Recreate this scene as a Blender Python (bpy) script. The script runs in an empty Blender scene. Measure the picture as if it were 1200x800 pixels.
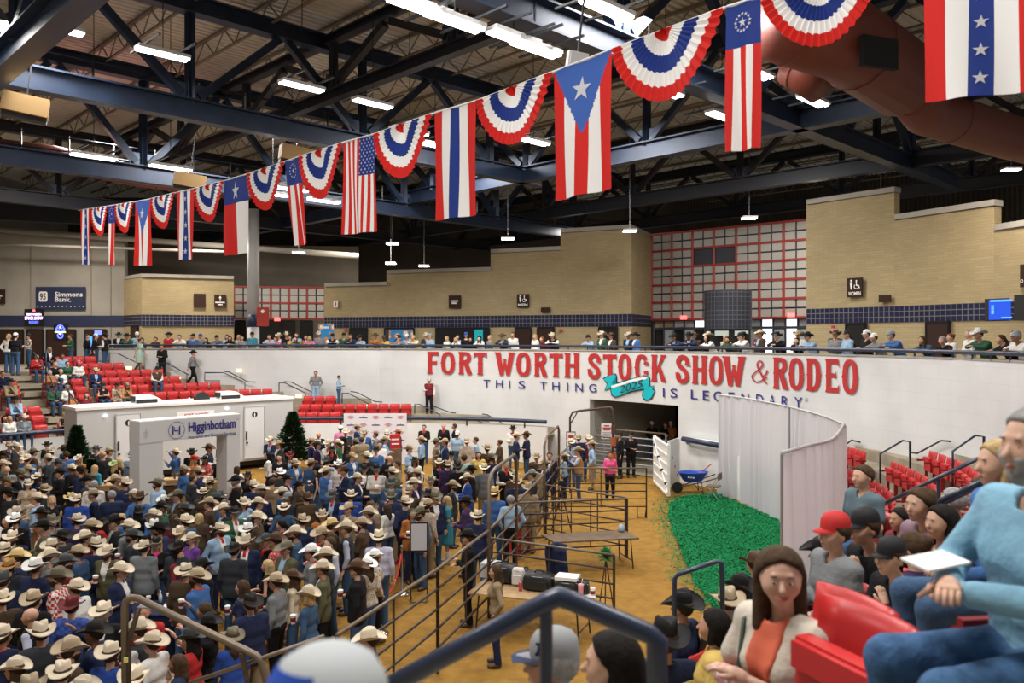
import bpy, bmesh, math, random
import numpy as np
from mathutils import Vector, Matrix
random.seed(7); np.random.seed(7)
sc = bpy.context.scene
C = sc.collection
# ------------------------------------------------------------------ camera, world, lights, exposure
F = 960.0; HZ = 396.0; EYE = 5.5
cam_d = bpy.data.cameras.new('camera'); cam = bpy.data.objects.new('camera', cam_d); C.objects.link(cam)
cam.location = (0, 0, EYE); cam.rotation_euler = (math.pi/2, 0, 0)
cam_d.sensor_width = 36; cam_d.lens = 36*F/1200; cam_d.shift_y = -4/1200
cam_d.clip_end = 300; cam_d.clip_start = 0.05
cam_d.dof.use_dof = True; cam_d.dof.focus_distance = 24; cam_d.dof.aperture_fstop = 2.6
sc.camera = cam
w = bpy.data.worlds.new('world'); sc.world = w; w.use_nodes = True
w.node_tree.nodes['Background'].inputs[0].default_value = (1.0, .95, .88, 1)
w.node_tree.nodes['Background'].inputs[1].default_value = .22
sc.view_settings.view_transform = 'Standard'; sc.view_settings.look = 'None'
sc.view_settings.exposure = 0.12; sc.view_settings.gamma = 1; sc.view_settings.use_curve_mapping = False
LAMP_W = 960
def area_lamp(x, y, z, power, sx=2.6, sy=2.6, col=(1, .972, .93)):
    l = bpy.data.lights.new('arena_light', 'AREA'); l.shape = 'RECTANGLE'; l.size = sx; l.size_y = sy
    l.energy = power; l.color = col
    o = bpy.data.objects.new('arena_light', l); C.objects.link(o); o.location = (x, y, z); return o
for (x, y, k) in [(-12, 20, .95), (-2, 14, .85), (3.5, 18, .8), (-9, 29, 1.25), (1, 27, 1.1), (-15.5, 31, 1.7), (-3, 33, 1.0), (7, 31, .75), (-13, 10, .9), (-2, 4, .85), (6, 6, .8)]:
    area_lamp(x, y, 12.9, LAMP_W*k)
for (x, y, k) in [(-25, 43, .8), (-17, 45, .6), (-8, 48, .62), (4, 46, .62), (13, 35, .5), (15, 25, .42)]:      # area lights over the concourse, the leftmost added to brighten the west wall
    area_lamp(x, y, 11.6, LAMP_W*k, 1.5, 1.5, (1, .9, .78))

# ------------------------------------------------------------------ helpers
def P(px, py, Y):
    return Vector(((px-600)/F*Y, Y, EYE-(py-HZ)/F*Y))
def PG(px, py, z=0.0):            # point seen at a pixel on the height z
    Y = (EYE-z)*F/(py-HZ); return P(px, py, Y)
def PS(px, s, z):                 # point at picture column px, s pixels per metre, height z
    Y = F/s; return Vector(((px-600)/s, Y, z))
def interp(tab, x):
    xs = [a for a, b in tab]; ys = [b for a, b in tab]
    return float(np.interp(x, xs, ys))
MATS = {}
def mat(name, col=(.5, .5, .5), rough=.6, metal=0, emit=0, bump=0, bscale=40, var=0, vscale=8, col2=None, sheen=0):
    if name in MATS: return MATS[name]
    m = bpy.data.materials.new(name); m.use_nodes = True; nt = m.node_tree; b = nt.nodes['Principled BSDF']
    b.inputs['Base Color'].default_value = (*col, 1); b.inputs['Roughness'].default_value = rough; b.inputs['Metallic'].default_value = metal
    if rough > .54 and not metal: b.inputs['Specular IOR Level'].default_value = .25
    if emit:
        b.inputs['Emission Color'].default_value = (*col, 1); b.inputs['Emission Strength'].default_value = emit
    if bump or var:
        tc = nt.nodes.new('ShaderNodeTexCoord')
    if var:
        n = nt.nodes.new('ShaderNodeTexNoise'); n.inputs['Scale'].default_value = vscale; n.inputs['Detail'].default_value = 5
        nt.links.new(tc.outputs['Object'], n.inputs['Vector'])
        r = nt.nodes.new('ShaderNodeMix'); r.data_type = 'RGBA'
        c2 = col2 or tuple(c*(1-var) for c in col)
        r.inputs[6].default_value = (*col, 1); r.inputs[7].default_value = (*c2, 1)
        mr = nt.nodes.new('ShaderNodeMapRange'); mr.inputs[1].default_value = .38; mr.inputs[2].default_value = .62
        nt.links.new(n.outputs[0], mr.inputs[0]); nt.links.new(mr.outputs[0], r.inputs[0]); nt.links.new(r.outputs[2], b.inputs['Base Color'])
    if bump:
        n2 = nt.nodes.new('ShaderNodeTexNoise'); n2.inputs['Scale'].default_value = bscale; n2.inputs['Detail'].default_value = 6
        nt.links.new(tc.outputs['Object'], n2.inputs['Vector'])
        bp = nt.nodes.new('ShaderNodeBump'); bp.inputs['Strength'].default_value = bump; bp.inputs['Distance'].default_value = .05
        nt.links.new(n2.outputs[0], bp.inputs['Height']); nt.links.new(bp.outputs[0], b.inputs['Normal'])
    MATS[name] = m; return m
def check_mat(name, c1, c2, scale, c3=None):      # woven plaid: product of two stripe waves
    if name in MATS: return MATS[name]
    m = mat(name, c1, .8); nt = m.node_tree; b = nt.nodes['Principled BSDF']
    tc = nt.nodes.new('ShaderNodeTexCoord'); ck = nt.nodes.new('ShaderNodeTexChecker'); ck.inputs['Scale'].default_value = scale
    ck.inputs['Color1'].default_value = (*c1, 1); ck.inputs['Color2'].default_value = (*c2, 1)
    nt.links.new(tc.outputs['Object'], ck.inputs['Vector']); nt.links.new(ck.outputs[0], b.inputs['Base Color']); return m
def flower_mat(name, c1, c2, c3, scale):
    if name in MATS: return MATS[name]
    m = mat(name, c1, .8); nt = m.node_tree; b = nt.nodes['Principled BSDF']
    tc = nt.nodes.new('ShaderNodeTexCoord'); v = nt.nodes.new('ShaderNodeTexVoronoi'); v.inputs['Scale'].default_value = scale
    r = nt.nodes.new('ShaderNodeValToRGB'); r.color_ramp.interpolation = 'CONSTANT'
    r.color_ramp.elements[0].color = (*c2, 1); r.color_ramp.elements[1].position = .28; r.color_ramp.elements[1].color = (*c3, 1)
    e = r.color_ramp.elements.new(.42); e.color = (*c1, 1)
    nt.links.new(tc.outputs['Object'], v.inputs['Vector']); nt.links.new(v.outputs['Distance'], r.inputs[0]); nt.links.new(r.outputs[0], b.inputs['Base Color']); return m
def brick_mat(name, c1, c2, mortar, bw, bh, ms=.01, rough=.8, bump=.3, axis='auto'):
    """masonry in real metres: along the wall (object X, via generated uv) and up"""
    if name in MATS: return MATS[name]
    m = mat(name, c1, rough); nt = m.node_tree; b = nt.nodes['Principled BSDF']
    uv = nt.nodes.new('ShaderNodeUVMap'); uv.uv_map = 'UVMap'
    t = nt.nodes.new('ShaderNodeTexBrick'); t.inputs['Scale'].default_value = 1
    t.inputs['Brick Width'].default_value = bw; t.inputs['Row Height'].default_value = bh; t.inputs['Mortar Size'].default_value = ms
    t.inputs['Color1'].default_value = (*c1, 1); t.inputs['Color2'].default_value = (*c2, 1); t.inputs['Mortar'].default_value = (*mortar, 1)
    if abs(bw-bh) < 1e-6: t.offset = 0
    nt.links.new(uv.outputs[0], t.inputs['Vector'])
    n = nt.nodes.new('ShaderNodeTexNoise'); n.inputs['Scale'].default_value = .5; n.inputs['Detail'].default_value = 4
    nt.links.new(uv.outputs[0], n.inputs['Vector'])
    mx = nt.nodes.new('ShaderNodeMix'); mx.data_type = 'RGBA'; mx.blend_type = 'MULTIPLY'; mx.inputs[0].default_value = .35
    nt.links.new(t.outputs[0], mx.inputs[6]); nt.links.new(n.outputs[0], mx.inputs[7])
    nt.links.new(mx.outputs[2], b.inputs['Base Color'])
    bp = nt.nodes.new('ShaderNodeBump'); bp.inputs['Strength'].default_value = bump; bp.inputs['Distance'].default_value = .01; bp.invert = True
    nt.links.new(t.outputs['Fac'], bp.inputs['Height']); nt.links.new(bp.outputs[0], b.inputs['Normal'])
    return m
def link(name, me, m=None, parent=None, kind=None, smooth=False):
    o = bpy.data.objects.new(name, me); C.objects.link(o)
    if m is not None:
        for x in (m if isinstance(m, (list, tuple)) else [m]): me.materials.append(x)
    if parent is not None: o.parent = parent
    if kind: o['kind'] = kind
    if smooth:
        me.polygons.foreach_set('use_smooth', [True]*len(me.polygons))
    return o
def tag(o, label, cat, group=None):
    o['label'] = label; o['category'] = cat
    if group: o['group'] = group
    return o
def thing(name, label, cat, loc=(0, 0, 0), rz=0, group=None):
    o = bpy.data.objects.new(name, None); C.objects.link(o); o.location = loc; o.rotation_euler = (0, 0, rz)
    o.empty_display_size = .1
    return tag(o, label, cat, group)
class MB:
    """collects simple solids, then links them as one mesh"""
    def __init__(s): s.v = []; s.f = []; s.mi = []; s.cur = 0
    def add(s, vs, fs):
        n = len(s.v); s.v += [tuple(v) for v in vs]; s.f += [tuple(i+n for i in f) for f in fs]; s.mi += [s.cur]*len(fs); return s
    def box(s, c, d, rz=0):
        cx, cy, cz = c; a, b, h = d[0]/2, d[1]/2, d[2]/2; co, si = math.cos(rz), math.sin(rz)
        vs = [(cx+x*co-y*si, cy+x*si+y*co, cz+z) for z in (-h, h) for (x, y) in ((-a, -b), (a, -b), (a, b), (-a, b))]
        return s.add(vs, [(3, 2, 1, 0), (4, 5, 6, 7), (0, 1, 5, 4), (1, 2, 6, 5), (2, 3, 7, 6), (3, 0, 4, 7)])
    def bar(s, p, q, wdt, hgt=None, up=(0, 0, 1)):
        p = Vector(p); q = Vector(q); d = (q-p)
        if d.length < 1e-6: return s
        d.normalize(); u = Vector(up)
        if abs(d.dot(u)) > .98: u = Vector((0, 1, 0))
        x = d.cross(u).normalized(); z = x.cross(d); hgt = hgt or wdt
        vs = [e+x*(a*wdt/2)+z*(b*hgt/2) for e in (p, q) for (a, b) in ((-1, -1), (1, -1), (1, 1), (-1, 1))]
        return s.add(vs, [(3, 2, 1, 0), (4, 5, 6, 7), (0, 1, 5, 4), (1, 2, 6, 5), (2, 3, 7, 6), (3, 0, 4, 7)])
    def ibeam(s, p, q, wdt, hgt, t=.03):
        p = Vector(p); q = Vector(q); up = Vector((0, 0, 1))
        s.bar(p+up*(hgt/2-t/2), q+up*(hgt/2-t/2), wdt, t); s.bar(p-up*(hgt/2-t/2), q-up*(hgt/2-t/2), wdt, t); return s.bar(p, q, t, hgt-t*2)
    def tube(s, pts, r, n=8, caps=True, r2=None):
        pts = [Vector(p) for p in pts]; m = len(pts); rings = []; prev = None
        for i, p in enumerate(pts):
            d = (pts[min(i+1, m-1)]-pts[max(i-1, 0)]).normalized()
            if prev is None:
                a = d.cross(Vector((0, 0, 1)))
                if a.length < .1: a = d.cross(Vector((1, 0, 0)))
            else: a = prev - d*prev.dot(d)
            a.normalize(); prev = a; b = d.cross(a)
            rr = r if not isinstance(r, (list, tuple)) else r[i]
            k = 1
            if 0 < i < m-1:
                c = (pts[i]-pts[i-1]).normalized().dot((pts[i+1]-pts[i]).normalized()); k = 1/max(.5, math.sqrt((1+c)/2))
            rings.append([p+(a*math.cos(t)+b*math.sin(t))*rr*(k if abs(k-1) > .001 else 1) for t in [2*math.pi*j/n for j in range(n)]])
        vs = [v for R in rings for v in R]; fs = []
        for i in range(m-1):
            for j in range(n):
                fs.append((i*n+j, i*n+(j+1) % n, (i+1)*n+(j+1) % n, (i+1)*n+j))
        if caps: fs += [tuple(range(n))[::-1], tuple((m-1)*n+j for j in range(n))]
        return s.add(vs, fs)
    def lathe(s, prof, c=(0, 0, 0), n=16, sx=1, sy=1):
        vs = []; fs = []; m = len(prof)
        for (r, z) in prof:
            for j in range(n):
                t = 2*math.pi*j/n; vs.append((c[0]+r*math.cos(t)*sx, c[1]+r*math.sin(t)*sy, c[2]+z))
        for i in range(m-1):
            for j in range(n): fs.append((i*n+j, i*n+(j+1) % n, (i+1)*n+(j+1) % n, (i+1)*n+j))
        fs += [tuple(range(n))[::-1], tuple((m-1)*n+j for j in range(n))]
        return s.add(vs, fs)
    def ell(s, c, r, n=8, m=6, M=None):
        vs = []; fs = []
        for i in range(m+1):
            ph = math.pi*i/m
            for j in range(n):
                t = 2*math.pi*j/n; v = Vector((r[0]*math.sin(ph)*math.cos(t), r[1]*math.sin(ph)*math.sin(t), r[2]*math.cos(ph)))
                if M: v = M @ v
                vs.append(v+Vector(c))
        for i in range(m):
            for j in range(n): fs.append((i*n+j, (i+1)*n+j, (i+1)*n+(j+1) % n, i*n+(j+1) % n))
        return s.add(vs, fs)
    def prism(s, poly, z0, z1):
        n = len(poly); vs = [(x, y, z0) for x, y in poly]+[(x, y, z1) for x, y in poly]
        a = sum(poly[i][0]*poly[(i+1) % n][1]-poly[(i+1) % n][0]*poly[i][1] for i in range(n))
        fs = [tuple(range(n))[::-1], tuple(range(n, 2*n))]+[(i, (i+1) % n, n+(i+1) % n, n+i) for i in range(n)]
        if a < 0: fs = [f[::-1] for f in fs]
        return s.add(vs, fs)
    def mesh(s, name='m'):
        me = bpy.data.meshes.new(name); me.from_pydata(s.v, [], s.f)
        if any(s.mi): me.polygons.foreach_set('material_index', s.mi)
        me.update(); return me
    def build(s, name, m=None, parent=None, kind=None, smooth=False):
        return link(name, s.mesh(name), m, parent, kind, smooth)
def grid_mesh(nx, ny, fn, colfn=None, uvfn=None):
    """fn(u,v)->point, u,v in 0..1; colfn(u,v) of the cell centre -> material index"""
    vs = [fn(i/nx, j/ny) for j in range(ny+1) for i in range(nx+1)]
    fs = [(j*(nx+1)+i, j*(nx+1)+i+1, (j+1)*(nx+1)+i+1, (j+1)*(nx+1)+i) for j in range(ny) for i in range(nx)]
    me = bpy.data.meshes.new('g'); me.from_pydata([tuple(v) for v in vs], [], fs)
    if colfn: me.polygons.foreach_set('material_index', [colfn((i+.5)/nx, (j+.5)/ny) for j in range(ny) for i in range(nx)])
    if uvfn:
        uv = me.uv_layers.new(name='UVMap'); d = []
        for f in fs:
            for k in f: d += list(uvfn((k % (nx+1))/nx, (k//(nx+1))/ny))
        uv.data.foreach_set('uv', d)
    me.update(); return me
def wall_strip(pts, z0s, z1s, name, m, thick=.3, parent=None, kind='structure', ucell=None):
    """a standing wall along plan points (list of (x,y)), with thickness away from the camera; uv in metres"""
    n = len(pts); L = [0]
    for i in range(1, n): L.append(L[-1]+math.dist(pts[i-1], pts[i]))
    nor = []
    for i in range(n):
        a = pts[max(0, i-1)]; b = pts[min(n-1, i+1)]; d = (b[0]-a[0], b[1]-a[1]); l = math.hypot(*d) or 1
        nx_, ny_ = -d[1]/l, d[0]/l
        if nx_*pts[i][0]+ny_*pts[i][1] < 0: nx_, ny_ = -nx_, -ny_
        nor.append((nx_, ny_))
    if not isinstance(z0s, (list, tuple)): z0s = [z0s]*n
    if not isinstance(z1s, (list, tuple)): z1s = [z1s]*n
    vs = []; 
    for i in range(n):
        x, y = pts[i]; bx, by = x+nor[i][0]*thick, y+nor[i][1]*thick
        vs += [(x, y, z0s[i]), (x, y, z1s[i]), (bx, by, z1s[i]), (bx, by, z0s[i])]
    fs = []; uvs = []
    for i in range(n-1):
        a, b = i*4, (i+1)*4
        fs.append((a, b, b+1, a+1)); uvs += [(L[i], z0s[i]), (L[i+1], z0s[i+1]), (L[i+1], z1s[i+1]), (L[i], z1s[i])]
        fs.append((a+1, b+1, b+2, a+2)); uvs += [(L[i], 0), (L[i+1], 0), (L[i+1], thick), (L[i], thick)]
        fs.append((a+2, b+2, b+3, a+3)); uvs += [(L[i], z1s[i]), (L[i+1], z1s[i+1]), (L[i+1], z0s[i+1]), (L[i], z0s[i])]
    fs.append((0, 1, 2, 3)); uvs += [(0, z0s[0]), (0, z1s[0]), (thick, z1s[0]), (thick, z0s[0])]
    e = (n-1)*4; fs.append((e+3, e+2, e+1, e)); uvs += [(thick, z0s[-1]), (thick, z1s[-1]), (0, z1s[-1]), (0, z0s[-1])]
    me = bpy.data.meshes.new(name); me.from_pydata(vs, [], fs)
    uv = me.uv_layers.new(name='UVMap'); uv.data.foreach_set('uv', [c for t in uvs for c in t]); me.update()
    return link(name, me, m, parent, kind)
_txt = {}
def text_polys(s, size=1.0, bold=0.0):
    """mesh verts/faces of a string in Blender's own font, flat in x,y"""
    k = (s, bold)
    if k not in _txt:
        cu = bpy.data.curves.new('t', 'FONT'); cu.body = s; cu.size = 1; cu.offset = bold; cu.resolution_u = 3
        o = bpy.data.objects.new('t', cu); C.objects.link(o)
        me = bpy.data.meshes.new_from_object(o)
        _txt[k] = ([tuple(v.co) for v in me.vertices], [tuple(p.vertices) for p in me.polygons])
        bpy.data.objects.remove(o); bpy.data.curves.remove(cu); bpy.data.meshes.remove(me)
    vs, fs = _txt[k]
    return [(x*size, y*size) for x, y, z in vs], fs
def text_on(s, fn, x0, x1, y0, y1, name, m, parent, bold=0.0, caps=None):
    """string fitted to the box x0..x1, y0..y1 (cap height if caps given), each point put through fn(x,y)->3D"""
    vs, fs = text_polys(s, 1, bold)
    if not vs: return None
    ax = min(v[0] for v in vs); bx = max(v[0] for v in vs); ay = min(v[1] for v in vs); by = max(v[1] for v in vs)
    if caps: ay, by = 0, .7 if caps is True else caps
    out = [tuple(fn(x0+(v[0]-ax)/max(1e-6, bx-ax)*(x1-x0), y0+(v[1]-ay)/max(1e-6, by-ay)*(y1-y0))) for v in vs]
    me = bpy.data.meshes.new(name); me.from_pydata(out, [], fs); me.update()
    return link(name, me, m, parent)
def copy_tree(o, parent=None):
    c = o.copy(); C.objects.link(c)
    if parent is not None: c.parent = parent
    for ch in o.children: copy_tree(ch, c)
    return c
# ------------------------------------------------------------------ materials of the place
M = dict(
 dirt=mat('dirt', (.315, .168, .030), .95, bump=1.0, bscale=9, var=.22, vscale=3.5, col2=(.25, .13, .024)),
 white_wall=mat('white_wall_paint', (.72, .715, .70), .6, bump=.08, bscale=3, var=.05, vscale=.8),
 white_trim=mat('white_trim_paint', (.50, .495, .49), .5),
 concrete=mat('concrete', (.36, .31, .23), .85, bump=.2, bscale=6, var=.25, vscale=1.2),
 concrete_pale=mat('concrete_pale', (.38, .355, .31), .8, var=.18, vscale=.5),
 conc_floor=mat('concourse_floor', (.26, .22, .17), .5),
 navy=mat('navy_paint', (.022, .032, .065), .35), navy_band=mat('navy_band', (.02, .028, .075), .5),
 steel=mat('blue_steel', (.018, .032, .068), .42, .25, var=.3, vscale=1.5), steel_dk=mat('dark_steel', (.022, .024, .032), .5, .3),
 steel_lt=mat('worn_blue_steel', (.06, .09, .15), .38, .4), grey_steel=mat('grey_steel', (.33, .34, .36), .4, .5),
 joist=mat('joist_paint', (.20, .165, .125), .6), deck=mat('deck_paint', (.56, .53, .465), .65),
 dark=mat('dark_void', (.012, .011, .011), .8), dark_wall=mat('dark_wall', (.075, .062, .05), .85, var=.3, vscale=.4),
 red_steel=mat('red_mullion', (.30, .03, .025), .5), panel=mat('white_panel', (.42, .405, .375), .4), mullion=mat('dark_mullion', (.03, .035, .05), .5),
 duct=mat('red_duct', (.14, .028, .016), .55, .1, bump=.1, bscale=4), beige=mat('tan_speaker', (.42, .27, .12), .7),
 seat=mat('red_seat_plastic', (.50, .022, .022), .38), seat_dk=mat('red_seat_dark', (.28, .012, .014), .45),
 pipe=mat('rusty_pipe', (.085, .055, .04), .5, .4, var=.35, vscale=12), pipe_lt=mat('worn_pipe', (.16, .12, .085), .45, .4),
 black=mat('black_plastic', (.012, .012, .013), .45), wood=mat('light_wood', (.46, .30, .15), .6, var=.2, vscale=6), wood_dk=mat('weathered_wood', (.17, .115, .075), .6, var=.3, vscale=5),
 brown=mat('brown_sign', (.035, .016, .011), .8), white=mat('plain_white', (.80, .79, .77), .5), red=mat('sign_red', (.50, .03, .03), .55),
 blue=mat('letter_blue', (.035, .035, .20), .55), teal=mat('ribbon_teal', (.0, .46, .52), .5), glass=mat('door_glass', (.42, .47, .50), .08, .1),
 tube=mat('lit_tube', (1, .97, .93), .5, emit=9), tube_frame=mat('lamp_housing', (.6, .6, .6), .4), daylit=mat('daylit_glass', (.9, .95, 1), .3, emit=1.1),
)
M['brick'] = brick_mat('tan_brick', (.49, .385, .205), (.43, .335, .175), (.38, .31, .20), .40, .10, .012, .75)
M['tile'] = brick_mat('blue_tile', (.006, .007, .04), (.010, .012, .06), (.17, .165, .15), .21, .21, .016, .55)
M['tile_dk'] = brick_mat('dark_tile', (.022, .027, .045), (.016, .02, .036), (.10, .10, .11), .21, .21, .015, .5)
M['block'] = brick_mat('painted_block', (.78, .775, .765), (.77, .765, .755), (.73, .725, .715), .8, .4, .01, .55, .15)

# ------------------------------------------------------------------ plan curves
TALL = [(100, 23.1), (130, 23.2), (300, 23.3), (450, 23.6), (505, 24), (560, 24.7), (612, 25.5), (655, 26.4), (700, 27.5), (750, 28.9), (800, 30.4), (850, 32.1), (900, 33.9),
        (950, 35.8), (996, 37.8), (1050, 40.8), (1125, 45.6), (1200, 52), (1300, 61.5), (1500, 80), (2000, 124), (3200, 230)]
def tall_s(px): return interp(TALL, px)
def tall_Y(px): return F/tall_s(px)
def tall_xy(px): Y = tall_Y(px); return ((px-600)/F*Y, Y)
ZT = 4.94; ZC = 3.95
F_L = [(-20.4, 27.0), (-19.9, 29.0), (-19.2, 30.8), (-17.7, 32.5), (-15.9, 34.4), (-13.2, 36.3), (-10.5, 37.15), (-8.4, 37.4), (-6, 37.5), (-3.9, 37.45), (-1.5, 36.95), (0, 36.5), (1.5, 35.75)]
F_R = [(7.35, 29.2), (7.8, 27), (8.15, 24.5), (8.25, 22), (7.95, 19), (7.1, 16.8), (6.0, 15.0), (4.6, 13.2), (2.8, 11.3), (1.4, 10.1), (0, 9.2), (-1.5, 8.7), (-3, 8.3), (-5.5, 8.0), (-8, 8.0), (-11, 8.4)]
def densify(pts, step=.5):
    # Catmull-Rom resampled
    out = []; n = len(pts); p = [np.array(q, float) for q in pts]
    for i in range(n-1):
        p0 = p[max(0, i-1)]; p1 = p[i]; p2 = p[i+1]; p3 = p[min(n-1, i+2)]
        m = max(1, int(np.linalg.norm(p2-p1)/step))
        for j in range(m):
            t = j/m; out.append(tuple(.5*((2*p1)+(-p0+p2)*t+(2*p0-5*p1+4*p2-p3)*t*t+(-p0+3*p1-3*p2+p3)*t**3)))
    out.append(tuple(p[-1])); return out
FLd = densify(F_L, .5); FRd = densify(F_R, .5)
def normals(pts, inner):
    res = []
    for i in range(len(pts)):
        a = pts[max(0, i-1)]; b = pts[min(len(pts)-1, i+1)]; d = (b[0]-a[0], b[1]-a[1]); l = math.hypot(*d)
        nx, ny = -d[1]/l, d[0]/l
        if nx*(pts[i][0]-inner[0])+ny*(pts[i][1]-inner[1]) < 0: nx, ny = -nx, -ny
        res.append((nx, ny))
    for _ in range(4):
        res = [tuple(np.mean([res[max(0, i-1)], res[i], res[min(len(res)-1, i+1)]], axis=0)) for i in range(len(res))]
    return [(a/math.hypot(a, b), b/math.hypot(a, b)) for a, b in res]
NL = normals(FLd, (-4, 24)); NR = normals(FRd, (-2, 22))
def in_front(x, y):
    if y <= .6: return True
    px = 600+F*x/y
    if px < 108: return True
    return y < tall_Y(px)
def tmax(p, n):
    t = 0
    while t < 9 and in_front(p[0]+n[0]*t, p[1]+n[1]*t): t += .1
    return t
TL = [tmax(p, n) for p, n in zip(FLd, NL)]; TR = [tmax(p, n) for p, n in zip(FRd, NR)]
ROW = .8; RISE = .32; Z0 = .9; NROW = 9
def tread_z(d): return min(ZC, Z0+RISE*(int(max(0, d)//ROW)+1))
def dist_to(pts, x, y): return min(math.hypot(px-x, py-y) for px, py in pts)
def sdist(x, y, side):
    pts, nor = (FLd, NL) if side == 'L' else (FRd, NR)
    i = min(range(len(pts)), key=lambda j: (pts[j][0]-x)**2+(pts[j][1]-y)**2); p, n = pts[i], nor[i]
    return (x-p[0])*n[0]+(y-p[1])*n[1]
def stand_z(x, y, side):
    d = sdist(x, y, side); return tread_z(d) if d > 0 else -9
def off(pts, nor, tm, d):
    return [(p[0]+n[0]*min(d, t+.12), p[1]+n[1]*min(d, t+.12)) for p, n, t in zip(pts, nor, tm)]

# ------------------------------------------------------------------ arena floor
def floor_pt(u, v):
    x = -24+u*36; y = 5+v*36
    return (x, y, .025*math.sin(x*2.1+y*.7)*math.sin(y*1.7-x*.4)+.015*math.sin(x*5.3+1)*math.sin(y*4.1))
fl = link('floor', grid_mesh(120, 120, floor_pt), M['dirt'], kind='structure', smooth=True)
# ------------------------------------------------------------------ tall arena wall with the gate opening
def strip_px(a, b, n): return [tall_xy(a+(b-a)*i/n) for i in range(n+1)]
GA, GB, GZ = 691, 795, 2.88
wt = wall_strip(strip_px(112, GA, 40), 0, ZT, 'wall_back', M['block'], .35)
wg = wall_strip(strip_px(GA, GB, 8), GZ, ZT, 'wall_gate_lintel', M['block'], .35)
wr = wall_strip(strip_px(GB, 2000, 60), 0, ZT, 'wall_right', M['block'], .35)
cp = wall_strip([(x*.9985, y*.9985) for x, y in strip_px(111, 2000, 110)], ZT, ZT+.05, 'trim_1', M['concrete_pale'], .42)
# gate tunnel
g = MB(); a = Vector((*tall_xy(GA), 0)); b = Vector((*tall_xy(GB), 0)); ax = (b-a).normalized(); ay = Vector((-ax.y, ax.x, 0))
def G(u, v, z): p = a+ax*u+ay*v; return (p.x, p.y, z)
gw = (b-a).length
def wallbox(mb, u0, v0, u1, v1, z0, z1, t=.12):
    p = G(u0, v0, 0); q = G(u1, v1, 0); mb.bar((p[0], p[1], (z0+z1)/2), (q[0], q[1], (z0+z1)/2), t, z1-z0)
wallbox(g, -.05, .3, .35, 5.5, 0, 3.2); wallbox(g, gw+.05, .3, gw+.05, 3, 0, 3.2)
g.build('wall_gate_side', M['concrete_pale'], kind='structure')
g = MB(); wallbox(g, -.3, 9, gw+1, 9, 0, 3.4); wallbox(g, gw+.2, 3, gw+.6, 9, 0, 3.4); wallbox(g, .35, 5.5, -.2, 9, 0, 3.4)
g.build('wall_gate_end', M['dark'], kind='structure')  # shade deep in the tunnel painted as near-black walls
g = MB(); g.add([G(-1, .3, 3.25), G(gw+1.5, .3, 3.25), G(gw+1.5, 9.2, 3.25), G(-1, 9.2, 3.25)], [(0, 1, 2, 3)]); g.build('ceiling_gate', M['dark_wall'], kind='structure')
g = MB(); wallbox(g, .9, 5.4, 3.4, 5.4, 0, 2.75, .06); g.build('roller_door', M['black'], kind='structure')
g = MB(); g.add([G(-1, -.3, .03), G(gw+1.5, -.3, .03), G(gw+1.5, 9.2, .03), G(-1, 9.2, .03)], [(0, 1, 2, 3)]); g.build('floor_gate', M['concrete'], kind='structure')
# lower protruding wall right of the gate, with its ledge and rail
lw = [tuple(c*.985 for c in tall_xy(px)) for px in np.linspace(797, 850, 8)]
wall_strip(lw, 0, 1.72, 'wall_lower', M['white_wall'], .3)
def handrail(pts, r, name, label, group=None, m='navy', posts=(), cat='handrail'):
    t = thing(name, label, cat, group=group); mb = MB().tube(pts, r, 8); mb.build('rail', M[m], t, smooth=True)
    for (p, q) in posts: MB().tube([p, q], r*.8, 6).build('post', M[m], t)
    return t
def wl(px, py, k=.985): return P(px, py, tall_Y(px)*k)
handrail([wl(800, 514, .975), wl(843, 522, .975)], .10, 'wall_rail', 'short thick navy rail on the white wall between gate and curtain', posts=[(wl(806, 516, .975), wl(806, 518.5, .983))])
# ------------------------------------------------------------------ stands
def terraces(pts, nor, tm, side):
    for k in range(NROW+1):
        o0 = off(pts, nor, tm, k*ROW+.05); o1 = off(pts, nor, tm, (k+1)*ROW+.06); z = tread_z(k*ROW+.01)
        vs = []; fs = []
        for (x0, y0), (x1, y1) in zip(o0, o1): vs += [(x0, y0, z-RISE-.05 if k else .0), (x0, y0, z), (x1, y1, z)]
        for i in range(len(pts)-1):
            A, B = i*3, (i+1)*3; fs += [(A, A+1, B+1, B), (A+1, A+2, B+2, B+1)]
        me = bpy.data.meshes.new('terrace_step'); me.from_pydata(vs, [], fs); me.update(); link('terrace_step', me, M['concrete'], kind='structure')
terraces(FLd, NL, TL, 'L'); terraces(FRd, NR, TR, 'R')
# low walls in front of the stands with thick pipe rails
wall_strip(FLd, 0, 1.6, 'wall_front_left', M['white_wall'], .14); wall_strip([(x, y) for x, y in FRd if y > 14.2][::1], 0, 1.5, 'wall_front_right', M['white_wall'], .12)
k0 = .03
rl = thing('pipe_rail', 'thick navy pipe rail along the top of the low white arena wall', 'railing')
MB().tube([(x, y, 1.84) for x, y in FLd], .085, 10).build('rail', M['navy'], rl, smooth=True)
for i in range(2, len(FLd), 5):
    MB().tube([(FLd[i][0], FLd[i][1], 1.55), (FLd[i][0], FLd[i][1], 1.84)], .04, 6).build('post', M['navy'], rl)
# near stand: platform the camera stands on
g = MB(); ptsn = off(FRd, NR, [9]*len(FRd), NROW*ROW+.8)
ptn = [(x, y) for (x, y) in ptsn if y < 14] 
g.prism([p for p in ptn]+[(-14, -5), (14, -5)], 3.6, ZC); g.build('floor_near_platform', M['concrete'], kind='structure')
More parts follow.
